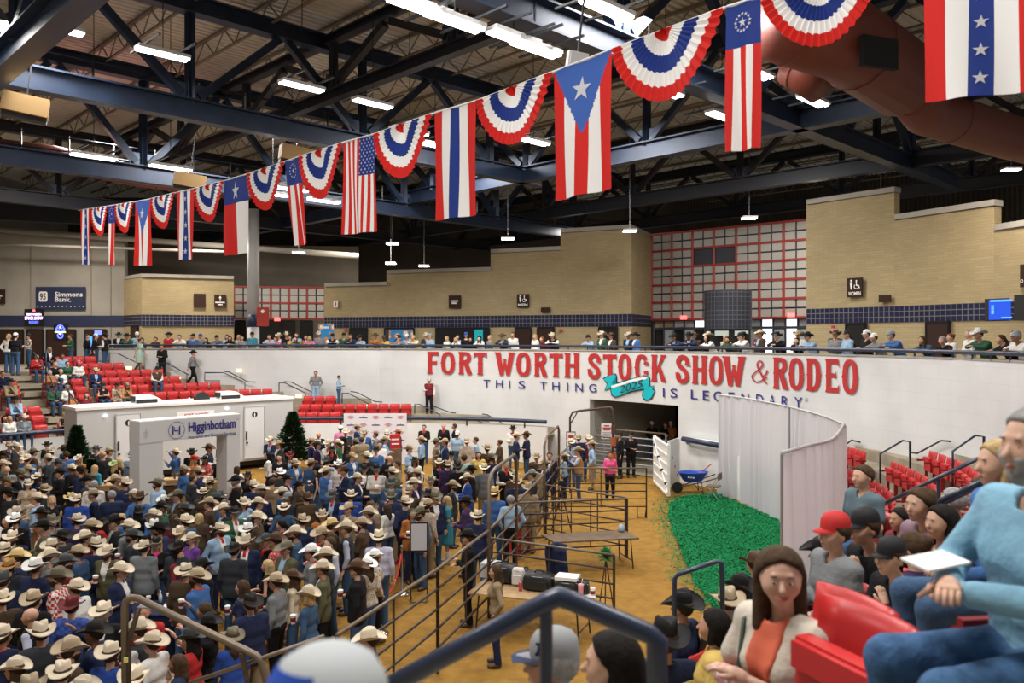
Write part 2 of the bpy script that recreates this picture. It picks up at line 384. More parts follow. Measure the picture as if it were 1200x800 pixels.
# concourse slab behind the wall
g = MB()
edge = off(FLd[:6], NL[:6], TL[:6], NROW*ROW+.7)
edge = [p for p in edge if p[0] < -19.9 or p[1] < 36]
front = [(-32, 20)]+[(x, y) for (x, y) in edge]+[tall_xy(px) for px in list(range(112, 1201, 22))+[1300, 1500, 2000]]
back = [(x*1.02, y+.0) for x, y in front]
vs = [(x, y, ZC) for x, y in front]+[(x*1.05+ (x/abs(x) if x else 0)*(14 if x > 9 else 3), max(y+17, 34), ZC) for x, y in front]
nf = len(front); g.add(vs, [(i, i+1, nf+i+1, nf+i) for i in range(nf-1)]); g.build('floor_concourse', M['conc_floor'], kind='structure')
# concourse rail along the wall top
rr = thing('concourse_rail', 'long navy pipe rail along the top of the white arena wall', 'railing')
cr = [tall_xy(px) for px in np.linspace(112, 1990, 120)]
MB().tube([(x*.998, y*.998, ZT+.20) for x, y in cr], .055, 8).build('rail', M['navy'], rr, smooth=True)
for px in np.linspace(125, 1500, 62):
    x, y = tall_xy(px); MB().tube([(x, y, ZT), (x, y, ZT+.2)], .025, 6).build('post', M['navy'], rr)

# ------------------------------------------------------------------ concourse buildings
def facade(tab, top, name, low=None, band='tile', zb=6.1, zt=6.72, n=8, z0=ZC, upper='brick', lower='brick', thick=.4, cap=True):
    a, b = tab[0][0], tab[-1][0]
    pts = [(lambda s, px: ((px-600)/s, F/s))(interp(tab, px), px) for px in np.linspace(a, b, n+1)]
    if lower: wall_strip(pts, z0, zb, name, M[lower], thick)
    if band:
        bp = [(x*.9985, y*.9985) for x, y in pts]; wall_strip(bp, zb, zt, name+'_tiles', M[band], thick)
    wall_strip(pts, zt if band else z0, top, name+'_upper', M[upper], thick)
    if cap: wall_strip([(x*.997, y*.997) for x, y in pts], [top]*len(pts), [top+.2]*len(pts), name+'_coping', M['concrete_pale'], thick+.1)
    return pts
def fs(tab, px): s = interp(tab, px); return s
MIDT = [(380, 20), (453, 20.6), (575, 21.6), (657, 22.4), (740, 23.3)]
def seg(tab, a, b): return [(a, fs(tab, a))]+[t for t in tab if a < t[0] < b]+[(b, fs(tab, b))]
facade(seg(MIDT, 380, 453), 8.5, 'wall_mid_a'); facade(seg(MIDT, 453, 575), 9.15, 'wall_mid_b')
facade(seg(MIDT, 575, 657), 10.1, 'wall_mid_c'); facade(seg(MIDT, 657, 740), 11.0, 'wall_mid_d')
facade([(740, 23.3), (763, 21.4)], 11.0, 'wall_mid_side')
RT = [(945, 28), (1048, 30.7), (1165, 34.5), (1290, 39.5)]
facade(seg(RT, 945, 1048), 11.07, 'wall_east_a'); facade(seg(RT, 1048, 1165), 10.0, 'wall_east_b'); facade(seg(RT, 1165, 1290), 9.15, 'wall_east_c')
facade([(166, 20.4), (274, 19.6)], 9.0, 'wall_west_block', zb=6.2, zt=6.85); facade([(145, 19.5), (166, 20.4)], 9.0, 'wall_west_block_side', zb=6.2, zt=6.85)
facade([(-160, 19.5), (146, 19.5)], 11.8, 'wall_west', zb=6.2, zt=6.85, band='navy_band', upper='concrete_pale', lower='concrete_pale', cap=False)
M['conc_dim'] = mat('concrete_dim', (.30, .27, .225), .85, var=.25, vscale=.4)  # duller concrete: the rear wall's shadow is put into its colour
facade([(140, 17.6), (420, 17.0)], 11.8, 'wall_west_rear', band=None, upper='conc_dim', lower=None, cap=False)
# panel seams and the girder over the west wall
for px in (36, 107, 130): 
    MB().box((*(lambda q: (q.x, q.y-.02))(P(px, 300, F/19.5)), 7.7), (.05, .05, 7)).build('trim_seam', M['conc_dim'], kind='structure')
# gridded window walls with red mullions: panels are separate pieces
def grid_wall(pa, pb, sa, sb, cols, zrows, name, skip=()):
    A = Vector(((pa-600)/sa, F/sa, 0)); B = Vector(((pb-600)/sb, F/sb, 0)); d = (B-A); L = d.length; u = d.normalized(); n = Vector((-u.y, u.x, 0))
    if n.y < 0: n = -n
    root = MB().bar(A+n*.2+Vector((0, 0, (zrows[0]+zrows[-1])/2)), B+n*.2+Vector((0, 0, (zrows[0]+zrows[-1])/2)), .12, zrows[-1]-zrows[0]).build(name, M['mullion'], kind='structure')
    cw = L/cols; me = {}
    for i in range(cols):
        for j in range(len(zrows)-1):
            if (i, j) in skip: continue
            zh = (zrows[j+1]-zrows[j])
            for p in (0, 1):
                for q in (0, 1):
                    w_ = cw/2-.09; h_ = zh/2-.08; key = (round(w_, 3), round(h_, 3))
                    if key not in me:
                        ang = math.atan2(u.y, u.x); me[key] = MB().box((0, 0, 0), (w_, .06, h_), ang).mesh('panel'); me[key].materials.append(M['panel'])
                    o = bpy.data.objects.new('panel', me[key]); C.objects.link(o); o.parent = root
                    c = A+u*(cw*i+cw*(.25+.5*p))+Vector((0, 0, zrows[j]+zh*(.25+.5*q)))+n*.11; o.location = c
    for i in range(cols+1):
        c = A+u*cw*i+n*.08; MB().bar(c+Vector((0, 0, zrows[0])), c+Vector((0, 0, zrows[-1])), .11, .11).build('mullion', M['red_steel'], root)
    for z in zrows:
        MB().bar(A+n*.08+Vector((0, 0, z)), B+n*.08+Vector((0, 0, z)), .11, .11).build('mullion', M['red_steel'], root)
    return A, B, u, n, L
zr = [6.5+i*.93 for i in range(6)]
GWA, GWB, GU, GN, GL = grid_wall(763, 947, 21.4, 24.6, 7, zr, 'window_1', skip={(2, 3), (3, 3)})
grid_wall(274, 381, 18.6, 18.2, 5, [6.74, 7.74, 8.74], 'window_2')
# glazed entrance under the gridded wall
root = MB().bar(GWA+GN*.5+Vector((0, 0, 6.45)), GWB+GN*.5+Vector((0, 0, 6.45)), .3, .1).build('door_entrance', M['mullion'], kind='structure')
for i in range(15):
    c = GWA+GU*(GL*i/14)+GN*.3; MB().bar(c+Vector((0, 0, ZC)), c+Vector((0, 0, 6.5)), .08, .08).build('mullion', M['mullion'], root)
MB().bar(GWA+GN*.3+Vector((0, 0, 6.02)), GWB+GN*.3+Vector((0, 0, 6.02)), .08, .1).build('mullion', M['mullion'], root)
for i in range(14):
    p = GWA+GU*(GL*(i+.06)/14)+GN*.34; q = GWA+GU*(GL*(i+.94)/14)+GN*.34
    mm = 'daylit' if i in (4, 10, 12) else ('brick' if i in (0, 1) else 'glass')
    for z0, z1 in ((ZC, 5.96), (6.08, 6.42)):
        MB().bar((p.x, p.y, (z0+z1)/2), (q.x, q.y, (z0+z1)/2), .03, z1-z0).build('pane', M[mm if z0 > 6 or i in (10, 12) else ('glass' if i % 2 else 'dark')], root)
# round tiled ticket drum
dr = thing('tiled_drum', 'round drum clad in dark blue tiles above the concourse entrance', 'kiosk', P(853, 396, 38.2).to_tuple()[:2]+(0,))
me = grid_mesh(28, 1, lambda u, v: (1.08*math.cos(u*2*math.pi), 1.08*math.sin(u*2*math.pi), 5.92+v*1.78), uvfn=lambda u, v: (u*6.8, v*1.78)); link('drum', me, M['tile_dk'], dr, smooth=True)
MB().lathe([(.01, 7.7), (1.08, 7.7)], n=28).build('lid', M['steel_dk'], dr); MB().lathe([(1.0, ZC), (1.0, 5.92)], n=24).build('booth', M['dark'], dr)
for i, (u0) in enumerate((-.55, .35)):
    MB().box((u0, -1.02, 5.72), (.62, .05, .22), 0).build('sign_plate', mat('pale_screen', (.35, .42, .40), .4, emit=.25), dr)
# white round column
col = thing('round_column', 'tall round white column with navy band on the concourse', 'column', (-13.9, 44.0, 0))
MB().lathe([(.32, ZC), (.32, 5.0), (.32, 6.1)], n=24).build('shaft', M['white_trim'], col, smooth=True); MB().lathe([(.33, 6.1), (.33, 6.75)], n=24).build('band', M['navy_band'], col, smooth=True)
MB().lathe([(.32, 6.75), (.32, 12.4)], n=24).build('shaft', M['white_trim'], col, smooth=True)
# dark outer walls and dark recesses
def back_wall(x0, y0, x1, y1, z0, z1, name, m): MB().bar((x0, y0, (z0+z1)/2), (x1, y1, (z0+z1)/2), .3, z1-z0).build(name, M[m], kind='structure')
back_wall(-60, 60, 12, 62, 3, 17, 'wall_outer_rear', 'dark_wall'); back_wall(12, 62, 42, 36, 3, 17, 'wall_outer_right', 'dark_wall')
back_wall(-33, 20, -33, 61, 0, 17, 'wall_outer_left', 'concrete_pale')
g = MB()
for i in range(150):                                             # ribs of the outer corrugated wall
    t = i/150; x, y = (12+30*t, 61.75-26*t); g.box((x, y, 10), (.12, .12, 13.8))
g.build('wall_ribs', M['dark_wall'], kind='structure')['kind'] = 'structure'
# steel and beams over the west wall
for (pa, ya, pb, yb, sdep, r) in ((-40, 266, 420, 300, 19.9, .17), (-40, 285, 300, 296, 20.6, .08)):
    MB().tube([P(pa, ya, F/sdep), P(pb, yb, F/sdep)], r, 8).build('trim_wall_pipe', M['concrete_pale'], kind='structure', smooth=True)
MB().bar(P(-60, 243, 46), P(300, 262, 48), .4, 1.1).build('trim_girder', M['steel_dk'], kind='structure')
# doors, signs on the facades
def out_s(s, out): return s/(1-(.10+.025*out)*s/F)
def on_facade(tab, px, z, out=.03):
    s = out_s(fs(tab, px), out); return Vector(((px-600)/s, F/s, z))
ndoor = [0]
def fdoor(tab, pa, pb, zt=6.05, m='brown', out=1.0):
    ndoor[0] += 1; A = on_facade(tab, pa, 0, out); B = on_facade(tab, pb, 0, out)
    d = MB().bar(A+Vector((0, 0, (ZC+zt)/2)), B+Vector((0, 0, (ZC+zt)/2)), .06, zt-ZC).build('door_%d' % ndoor[0], M[m], kind='structure')
    for e in (A, B): MB().bar(e+Vector((0, 0, ZC)), e+Vector((0, 0, zt)), .1, .08).build('frame', M['dark'], d)
    MB().bar(A+Vector((0, 0, zt)), B+Vector((0, 0, zt)), .1, .08).build('frame', M['dark'], d)
for a, b, m in ((410, 430, 'dark'), (451, 485, 'navy_band'), (511, 573, 'dark'), (604, 622, 'brown'), (630, 649, 'brown'), (702, 723, 'dark')): fdoor(MIDT, a, b, m=m)
for a, b, m in ((992, 1014, 'dark'), (1086, 1112, 'brown')): fdoor(RT, a, b, 6.08, m)
BLK = [(166, 20.4), (274, 19.6)]; fdoor([(140, 19.4), (170, 20.6)], 154, 161, 6.18, 'brown')
WST = [(-160, 19.5), (146, 19.5)]
for a, b in ((-5, 27), (32, 50), (55, 88), (100, 124)): fdoor(WST, a, b, 6.0, 'brown')
for a, b in ((352, 366), (300, 345), (276, 287)): fdoor([(274, 18.6), (381, 18.2)], a, b, 6.6, 'dark')
def fsign(tab, pa, pb, ya, yb, m, name, label, cat='sign', out=2.0, lines=(), tm='white', th=.05, slant=0):
    A = on_facade(tab, pa, 0, out); B = on_facade(tab, pb, 0, out); s = out_s(fs(tab, (pa+pb)/2), out)
    z1 = EYE-(ya-HZ)/s; z0 = EYE-(yb-HZ)/s; u = (B-A); L = u.length; u.normalize(); n = Vector((u.y, -u.x, 0))
    t = MB().bar(A+Vector((0, 0, (z0+z1)/2)), B+Vector((0, 0, (z0+z1)/2)), th, z1-z0).build(name, M[m] if isinstance(m, str) else m)
    tag(t, label, cat)
    fn = lambda x, y: A+u*x+n*(th/2+.012)+Vector((0, 0, z0+y))
    H = z1-z0
    for (txt, x0, x1, y0, y1, mm) in lines:
        if txt == '':                       # a line of print too small to read: a row of short dashes
            g_ = MB(); n_ = max(3, int((x1-x0)*12))
            for i_ in range(n_): a_ = x0+(x1-x0)*i_/n_; b_ = a_+(x1-x0)/n_*.8; g_.add([fn(a_*L, y0*H), fn(b_*L, y0*H), fn(b_*L, y1*H), fn(a_*L, y1*H)], [(0, 1, 2, 3)])
            g_.build('print_line', M[mm], t)
        else: text_on(txt, fn, x0*L, x1*L, y0*H, y1*H, 'lettering', M[mm], t, .02, True)
    return t, fn, L, H
def disc(mb, fn, cx, cy, r, n=14, r0=0, a0=0, a1=2*math.pi):
    vs = []; fs_ = []
    for i in range(n+1):
        t = a0+(a1-a0)*i/n; vs += [fn(cx+r0*math.cos(t), cy+r0*math.sin(t)), fn(cx+r*math.cos(t), cy+r*math.sin(t))]
    for i in range(n): fs_.append((2*i, 2*i+1, 2*i+3, 2*i+2))
    mb.add(vs, fs_)
def poly(mb, fn, pts): mb.add([fn(x, y) for x, y in pts], [tuple(range(len(pts)))])
def restroom_sign(tab, pa, pb, ya, yb, word, label):
    t, fn, L, H = fsign(tab, pa, pb, ya, yb, 'brown', 'restroom_sign', label, lines=[(word, .1, .9, .1, .28, 'white')])
    g = MB(); disc(g, fn, .28*L, .86*H, .05*L*1.2); poly(g, fn, [(.2*L, .78*H), (.36*L, .78*H), (.34*L, .58*H), (.31*L, .4*H), (.25*L, .4*H), (.22*L, .58*H)])
    disc(g, fn, .62*L, .84*H, .05*L); poly(g, fn, [(.59*L, .8*H), (.65*L, .8*H), (.65*L, .64*H), (.78*L, .62*H), (.86*L, .46*H), (.8*L, .44*H), (.74*L, .56*H), (.59*L, .58*H)])
    disc(g, fn, .62*L, .55*H, .16*L, 14, .12*L, math.pi*.75, math.pi*2.05); g.build('pictogram', M['white'], t)
restroom_sign(RT, 993, 1011, 325.5, 348, 'WOMEN', 'brown WOMEN restroom sign with wheelchair symbol on the right brick wall')
restroom_sign(MIDT, 606, 620, 344.5, 360, 'MEN', 'brown MEN restroom sign with wheelchair symbol on the middle brick wall')
fsign(MIDT, 526, 540, 346, 361, 'brown', 'wall_sign', 'small brown sign on the middle brick wall left of the MEN sign', lines=[('', .2, .8, .5, .62, 'white'), ('', .27, .73, .33, .45, 'white')])
fsign(BLK, 227, 241, 344, 360, 'brown', 'wall_sign', 'blank dark brown sign on the left brick block')
t_, fn_, L_, H_ = fsign(BLK, 251, 265, 345, 360, 'brown', 'wall_sign', 'brown direction sign with an up arrow on the left brick block', lines=[('', .1, .9, .33, .43, 'white'), ('', .3, .7, .17, .26, 'white')])
g = MB(); poly(g, fn_, [(.47*L_, .55*H_), (.53*L_, .55*H_), (.53*L_, .72*H_), (.62*L_, .72*H_), (.5*L_, .9*H_), (.38*L_, .72*H_), (.47*L_, .72*H_)]); g.build('arrow', M['white'], t_)
fsign(RT, 1030, 1044, 345.5, 354, 'brown', 'vent_grille', 'brown louvred vent on the right brick wall below the restroom sign', 'vent'); fsign(MIDT, 634, 645, 360, 366, 'brown', 'vent_grille', 'small brown vent on the middle brick wall', 'vent')
fsign(WST, -8, 6, 339, 356, 'brown', 'wall_sign', 'brown sign at the far left edge of the pale wall', lines=[('', .3, .8, .5, .62, 'white'), ('', .35, .65, .33, .45, 'white')])
fsign(RT, 1196, 1215, 309, 336, 'brown', 'wall_sign', 'brown sign cut off at the right edge of the brick wall', lines=[('O', .03, .22, .2, .34, 'white')])
fsign(MIDT, 391, 396, 352, 360, 'white', 'fire_cabinet', 'small white cabinet with a red extinguisher on the brick wall', 'cabinet', lines=[('I', .35, .65, .2, .8, 'red')])
# bank banner
t_, fn_, L_, H_ = fsign(WST, 42, 100, 336, 363, 'navy_band', 'bank_banner', 'navy Simmons Bank banner hung on the pale left wall', 'banner', lines=[('Simmons', .39, .95, .58, .78, 'white'), ('Bank.', .39, .72, .36, .56, 'white')])
g = MB(); r_ = [(.06, .40), (.06, .72), (.09, .80), (.30, .80), (.34, .74), (.34, .44), (.30, .36), (.10, .36)]; poly(g, fn_, [(x*L_/1.6+.03*L_, y*H_) for x, y in r_]); g.build('emblem', M['white'], t_)
fn2 = lambda x, y: fn_(x, y)+Vector((0, -.01, 0)); text_on('95', fn2, .09*L_, .21*L_, .44*H_, .72*H_, 'emblem_figures', M['navy_band'], t_, .02, True)
g = MB()
for i in range(12):
    cx, cy = (.04+.084*i)*L_, .14*H_
    pts = [(cx+(.012 if k % 2 else .028)*L_*.5*math.sin(k*math.pi/5)*1.2, cy+(.012 if k % 2 else .028)*L_*.6*math.cos(k*math.pi/5)) for k in range(10)]; poly(g, fn_, pts)
g.build('star_row', M['white'], t_)
# neon signs (lit), screens
neon_w = mat('neon_white', (.85, .6, 1), .5, emit=3); neon_b = mat('neon_blue', (.08, .12, 1), .5, emit=3); neon_r = mat('neon_red', (1, .1, .1), .5, emit=2.5); neon_y = mat('neon_yellow', (1, .8, .1), .5, emit=2); M.update(neon_w=neon_w, neon_b=neon_b, neon_r=neon_r, neon_y=neon_y, scr=mat('blue_screen', (.01, .06, .5), .3, emit=.9), scr2=mat('blue_screen_light', (.1, .35, .9), .3, emit=.9))
t_, fn_, L_, H_ = fsign(WST, 29, 51, 362, 382, 'dark', 'neon_sign', 'lit white and violet neon stock show sign left of the blue crest', lines=[('FORT WORTH', .1, .9, .62, .74, 'neon_w'), ('STOCK SHOW', .02, .98, .38, .56, 'neon_w'), ('RODEO', .25, .75, .16, .3, 'neon_b')], out=3)
g = MB(); disc(g, fn_, .5*L_, .9*H_, .08*L_, 10); g.build('tube', neon_r, t_)
t_, fn_, L_, H_ = fsign(WST, 63, 79, 380, 398, 'dark', 'neon_sign', 'lit blue and yellow neon crest sign above the left stand', out=3)
for (x, y, r0, r, mm) in ((.5, .72, .22, .3, neon_b), (.3, .66, .1, .17, neon_b), (.7, .66, .1, .17, neon_b), (.5, .28, .15, .24, neon_b), (.5, .82, 0, .07, neon_w), (.5, .4, 0, .08, neon_w)):
    g = MB(); disc(g, fn_, x*L_, y*H_, r*L_, 12, r0*L_); g.build('tube', mm, t_)
g = MB(); poly(g, fn_, [(.1*L_, .46*H_), (.9*L_, .46*H_), (.9*L_, .54*H_), (.1*L_, .54*H_)]); g.build('tube', neon_y, t_)
fsign(WST, 101, 108, 394, 406, 'scr2', 'screen', 'small light blue screen by the left concourse doors', 'screen', out=3)
fsign(WST, 111, 119, 387, 392, 'neon_b', 'neon_sign', 'tiny lit blue oval sign over the left bar', out=3)
scr = thing('display_screen', 'blue display screen hung at the right end of the tiled band', 'screen')
s_ = 36.5; a_ = P(1160, 352, F/s_); b_ = P(1188, 351, F/s_*.98)
MB().bar(a_+Vector((0, .25, -.3)), b_+Vector((0, .25, -.3)), .12, .72).build('housing', M['black'], scr); MB().bar(a_+Vector((.03, .10, -.3)), b_+Vector((-.03, .10, -.3)), .03, .64).build('picture', M['scr'], scr)
sfn = lambda x, y: a_.lerp(b_, x)+Vector((0, .03, -.615+.63*y))
g = MB(); g.add([sfn(*q_) for q_ in ((.04, .9), (.96, .9), (.96, 1), (.04, 1))], [(0, 1, 2, 3)]); g.add([sfn(*q_) for q_ in ((.5, .06), (.96, .06), (.96, .13), (.5, .13))], [(0, 1, 2, 3)])
for i in range(4): g.add([sfn(*q_) for q_ in ((.08, .28+.12*i), (.2, .28+.12*i), (.2, .37+.12*i), (.08, .37+.12*i))], [(0, 1, 2, 3)])
g.build('screen_graphics', M['scr2'], scr)
MB().bar(P(1190, 366, F/s_*.97)+Vector((0, 0, .15)), P(1216, 366, F/s_*.94)+Vector((0, 0, .15)), .12, .8).build('second_housing', M['black'], scr)
# red banner on the column, colourful posters
M['poster'] = flower_mat('poster_print', (.03, .25, .55), (.7, .75, .7), (.6, .25, .1), 2.2)
rb = thing('column_banner', 'tilted red banner hung on the white column', 'banner'); q = P(308, 371, 43.2)
MB().bar(q+Vector((-.32, 0, 0)), q+Vector((.32, 0, .0)), .02, 1.0).build('cloth', mat('red_cloth', (.38, .045, .03), .7), rb); rb.rotation_euler = (0, 0, 0)
g = MB(); disc(g, lambda x, y: q+Vector((x, -.03, y)), 0, .28, .1); g.build('emblem', M['white'], rb)
fsign([(300, 22.2), (450, 22.2)], 373, 391, 379, 402, 'poster', 'poster_stand', 'blue and orange event poster on a white stand behind the rail', 'poster', lines=[('', .1, .7, .75, .85, 'white')])
po_ = bpy.data.objects['poster_stand']
for dx_ in (-.33, .33): q = P(382, 396, 43.1); MB().box((q.x+dx_, q.y+.12, (ZC+6.25)/2), (.05, .05, 6.25-ZC)).build('post', M['white'], po_)
fsign(MIDT, 456, 484, 386, 404, 'poster', 'mural_poster', 'colourful poster in the dark doorway of the middle brick wall', 'poster', out=3)
fsign(MIDT, 556, 566, 386, 402, 'teal', 'mural_poster', 'bright teal poster beside the middle concourse doorway', 'poster', out=3)
for (tab, px, py, lab) in ((MIDT, 405, 387, 'left'), (MIDT, 657, 387, 'middle'), (RT, 976, 383, 'right')):
    fsign(tab, px-1.6, px+1.6, py-1.6, py+1.6, 'red', 'fire_alarm', 'tiny red fire alarm box on the %s tan concourse wall' % lab, 'alarm')
for px, py in ((801, 372), (927, 369)):
    q = P(px, py, 42.9 if px < 900 else 39.2); o = MB().box(q, (.34, .08, .2)).build('exit_sign', M['neon_r']); tag(o, 'lit red exit sign %s the tiled drum over the entrance' % ('left of' if px < 850 else 'right of'), 'sign')
    text_on('EXIT', lambda x, y: q+Vector((x, -.06, y)), -.13, .13, -.06, .06, 'lettering', M['white'], None, .02, True).parent = o
q = P(325, 374, 51.6); o = MB().box(q, (.36, .08, .22)).build('exit_sign', M['neon_r']); tag(o, 'lit red exit sign under the left gridded window', 'sign')

# ------------------------------------------------------------------ roof: deck, bar joists, trusses
vd = Vector((.7126, .7016, 0)); ud = Vector((-.7016, .7126, 0))       # the building's two directions
ZB, ZTOP, ZD = 12.0, 15.0, 15.9
O = Vector((-12.5, 20.1, 0))                                          # a point under truss T1
def RP(a, b, z): p = O+vd*a+ud*b; return Vector((p.x, p.y, z))
# ribbed deck: flutes run along vd
b0, b1, pit = -22, 46, .30; n = int((b1-b0)/pit); g = MB()
vs = []
for i in range(n+1):
    bb = b0+i*pit
    for (db, dz) in ((0, 0), (.14, 0), (.18, .07), (.26, .07)): vs += [RP(-26, bb+db, ZD+dz), RP(56, bb+db, ZD+dz)]
m_ = len(vs)//2; g.add(vs, [(2*i, 2*i+1, 2*i+3, 2*i+2) for i in range(m_-1)]); g.build('ceiling', M['deck'], kind='structure')
def joist(a):
    t = thing('bar_joist', 'tan open-web steel joist under the ribbed roof deck', 'joist', group='open-web joists under the roof deck')
    ok = [b/2 for b in range(int(b0*2)+4, int(b1*2)-8) if (lambda p: p.y < 58.5 and p.x > -32 and 26*(p.x-12)+30*(p.y-62) < -60)(RP(a, b/2, 0))]
    B0, B1 = ok[0], ok[-1]
    MB().bar(RP(a, B0, ZD-.06), RP(a, B1, ZD-.06), .12, .08).build('top_chord', M['joist'], t); MB().bar(RP(a, B0, ZD-.72), RP(a, B1, ZD-.72), .09, .06).build('bottom_chord', M['joist'], t)
    g = MB(); b = B0; k = 0
    while b < B1-1: g.bar(RP(a, b, ZD-.06 if k % 2 else ZD-.72), RP(a, b+.75, ZD-.72 if k % 2 else ZD-.06), .035, .035); b += .75; k += 1
    g.build('web', M['joist'], t)
for i in range(-7, 20): joist(i*2.4)
ntr = [0]
def truss(axis, c, lo, hi, zb=ZB, zt=ZTOP, label='', step=5.85, m='steel', depth=.62, phase=0, catwalk=False, diag=True, wd=.42):
    pt = (lambda t, z, o=0: RP(t, c+o, z)) if axis == 'v' else (lambda t, z, o=0: RP(c+o, t, z))
    t = thing('roof_truss', label, 'truss')
    MB().ibeam(pt(lo, zb), pt(hi, zb), wd, depth, .05).build('bottom_chord', M[m], t); MB().ibeam(pt(lo, zt), pt(hi, zt), wd, depth*.8, .05).build('top_chord', M[m], t)
    x = lo+phase; k = 0
    while x < hi:
        MB().ibeam(pt(x, zb+depth/2, 0), pt(x+.001, zt-.2, 0), .3, .30, .04).build('vertical', M[m], t)
        if diag and x+step < hi+.01:
            mid = x+step/2
            MB().bar(pt(x+.25, zb+.4), pt(mid-.15, zt-.3), .22, .22).build('diagonal', M[m], t); MB().bar(pt(mid+.15, zt-.3), pt(x+step-.25, zb+.4), .22, .22).build('diagonal', M[m], t)
            MB().bar(pt(x-.45, zb+.45), pt(x+.45, zb+.45), .03, .6).build('gusset_plate', M['steel_lt'], t)
        x += step; k += 1
    if catwalk:
        MB().bar(pt(lo, zb+.28, .9), pt(hi, zb+.28, .9), .9, .05).build('walkway', M['steel_dk'], t)
        for h in (.7, 1.2): MB().tube([pt(lo, zb+h, 1.35), pt(hi, zb+h, 1.35)], .03, 5).build('guard_rail', M['steel_dk'], t)
        x = lo
        while x < hi: MB().bar(pt(x, zb+.25, 1.35), pt(x, zb+1.25, 1.35), .05, .05).build('guard_post', M['grey_steel'] if int(x) % 2 else M['steel_dk'], t); x += 1.5
    return t
truss('v', 0, -14, 19.0, label='nearest blue roof truss with catwalk, running above the left flags', catwalk=True, phase=1.1)
truss('v', 7.3, -14, 34, 11.4, label='blue roof truss with catwalk behind the nearest one, over the red ducts', catwalk=True, phase=2.5, m='steel')
truss('v', -11.7, -8, 32, label='long grey-blue truss crossing the picture top behind the largest flags', catwalk=True, phase=0)
truss('v', 19, -14, 34, 11.9, label='dark far roof truss above the left gridded windows', m='steel_dk', phase=3)
truss('v', -23.4, 8, 34, 12.0, label='dark roof truss at the upper right behind the red ducts', m='steel_dk', catwalk=True)
truss('u', -.2, -13, 12, label='heavy diagonal roof beam truss cutting across the upper left corner', step=8, phase=3, wd=.5, depth=.7)
truss('u', 18.1, -30, 30, label='blue cross truss running behind the middle flags to the right edge', phase=.5, m='steel')
truss('u', 27, -30, 30, 12.2, label='dark cross truss behind the blue cross truss, over the concourse', m='steel_dk', phase=2)
truss('u', 35, -30, 30, 12.4, label='farthest dark cross truss in the shadows over the brick walls', m='steel_dk', phase=1)
truss('u', 9, -26, 20, 13.2, label='dark intermediate cross truss high under the deck at the upper middle', m='steel_dk', depth=.35, diag=True, phase=2, wd=.3)
# lamps
def fixture(px, py, dep, w2=1.3, d2=.30, group='lit fluorescent roof fixtures', n=2, rz=math.atan2(vd.y, vd.x), lab=None, hang=0):
    c = P(px, py, dep); t = thing('fluorescent_fixture', lab or 'lit fluorescent tube fixture hung among the roof trusses', 'ceiling light', c, rz, None if lab else group)
    MB().box((0, 0, .06), (w2*1.02, d2*1.05, .08)).build('housing', M['tube_frame'], t)
    for i in range(n): MB().box((0, (i-(n-1)/2)*d2/n, 0), (w2, d2/n*.62, .04)).build('tube', M['tube'], t)
    if hang: MB().tube([(0, 0, .1), (0, 0, hang)], .015, 5).build('hanger', M['grey_steel'], t)
    else:
        MB().tube([(0, 0, .1), (0, 0, max(.3, 15.3-c.z))], .012, 5).build('hanger', M['steel_dk'], t)
        for i in (-1, 1): MB().bar((i*w2*.35, -.9, .16), (i*w2*.35, .9, .16), .05, .04).build('bracket', M['steel_dk'], t)
FX = [(63, 33, 18.5), (191, 64, 20), (354, 102, 22), (437, 122, 23.5), (110, 184, 24), (200, 197, 25), (492, 10, 14.2), (533, 26, 14.6), (602, 46, 16), (628, 58, 16.4), (712, 12, 15), (780, 108, 20.5), (846, 137, 22.5), (953, 119, 21),
      (886, 86, 20), (760, 80, 19), (342, 222, 28), (320, 228, 29), (380, 236, 30), (480, 155, 24), (625, 166, 25), (510, 171, 27), (900, 60, 22)]
FXA = [(422, 215, 'stars and stripes'), (277, 250, 'lone star flag'), (535, 190, 'large tricolour banner'), (684, 145, 'large blue-triangle flag'), (872, 90, 'near circle-of-stars flag'), (1150, 50, 'nearest star banner'), (30, 124, 'far left tan loudspeaker'), (218, 262, 'far tricolour banner')]
_fxl = set()
def fx_label(px, py):
    for (ax_, ay_, nm) in sorted(FXA, key=lambda t: math.hypot(t[0]-px, t[1]-py)):
        dx, dy = px-ax_, py-ay_; r = ('above' if dy < 0 else 'below') if abs(dx) < 25 else (('above and ' if dy < -40 else '')+('left of' if dx < 0 else 'right of'))
        for q_ in ('', 'nearer ', 'farther '):
            l = q_+'lit fluorescent roof fixture '+r+' the '+nm
            if l not in _fxl: _fxl.add(l); return l
for i, (px, py, d) in enumerate(FX): fixture(px, py, d, 1.22, .34, lab=fx_label(px, py))
for px, py, d in ((460, 286, 42), (595, 280, 40), (738, 271, 38), (878, 256, 36), (1032, 235, 34), (1185, 199, 32), (458, 309, 50), (497, 312, 50), (350, 296, 44)):
    q = P(px, py, d)
    if q.z < 16: fixture(px, py, d, .62, .42, hang=15.6-q.z, rz=0, lab={460: 'small rod-hung lamp below the stars and stripes', 595: 'small rod-hung lamp between the two middle brick wall steps', 738: 'small rod-hung lamp at the tall middle brick corner', 878: 'small rod-hung lamp above the red gridded window', 1032: 'small rod-hung lamp before the tallest right brick wall', 1185: 'small rod-hung lamp at the far right edge', 458: 'tiny distant lamp above the left middle brick wall', 497: 'tiny distant lamp right of the other tiny distant one', 350: 'tiny distant lamp above the left gridded window'}[px])
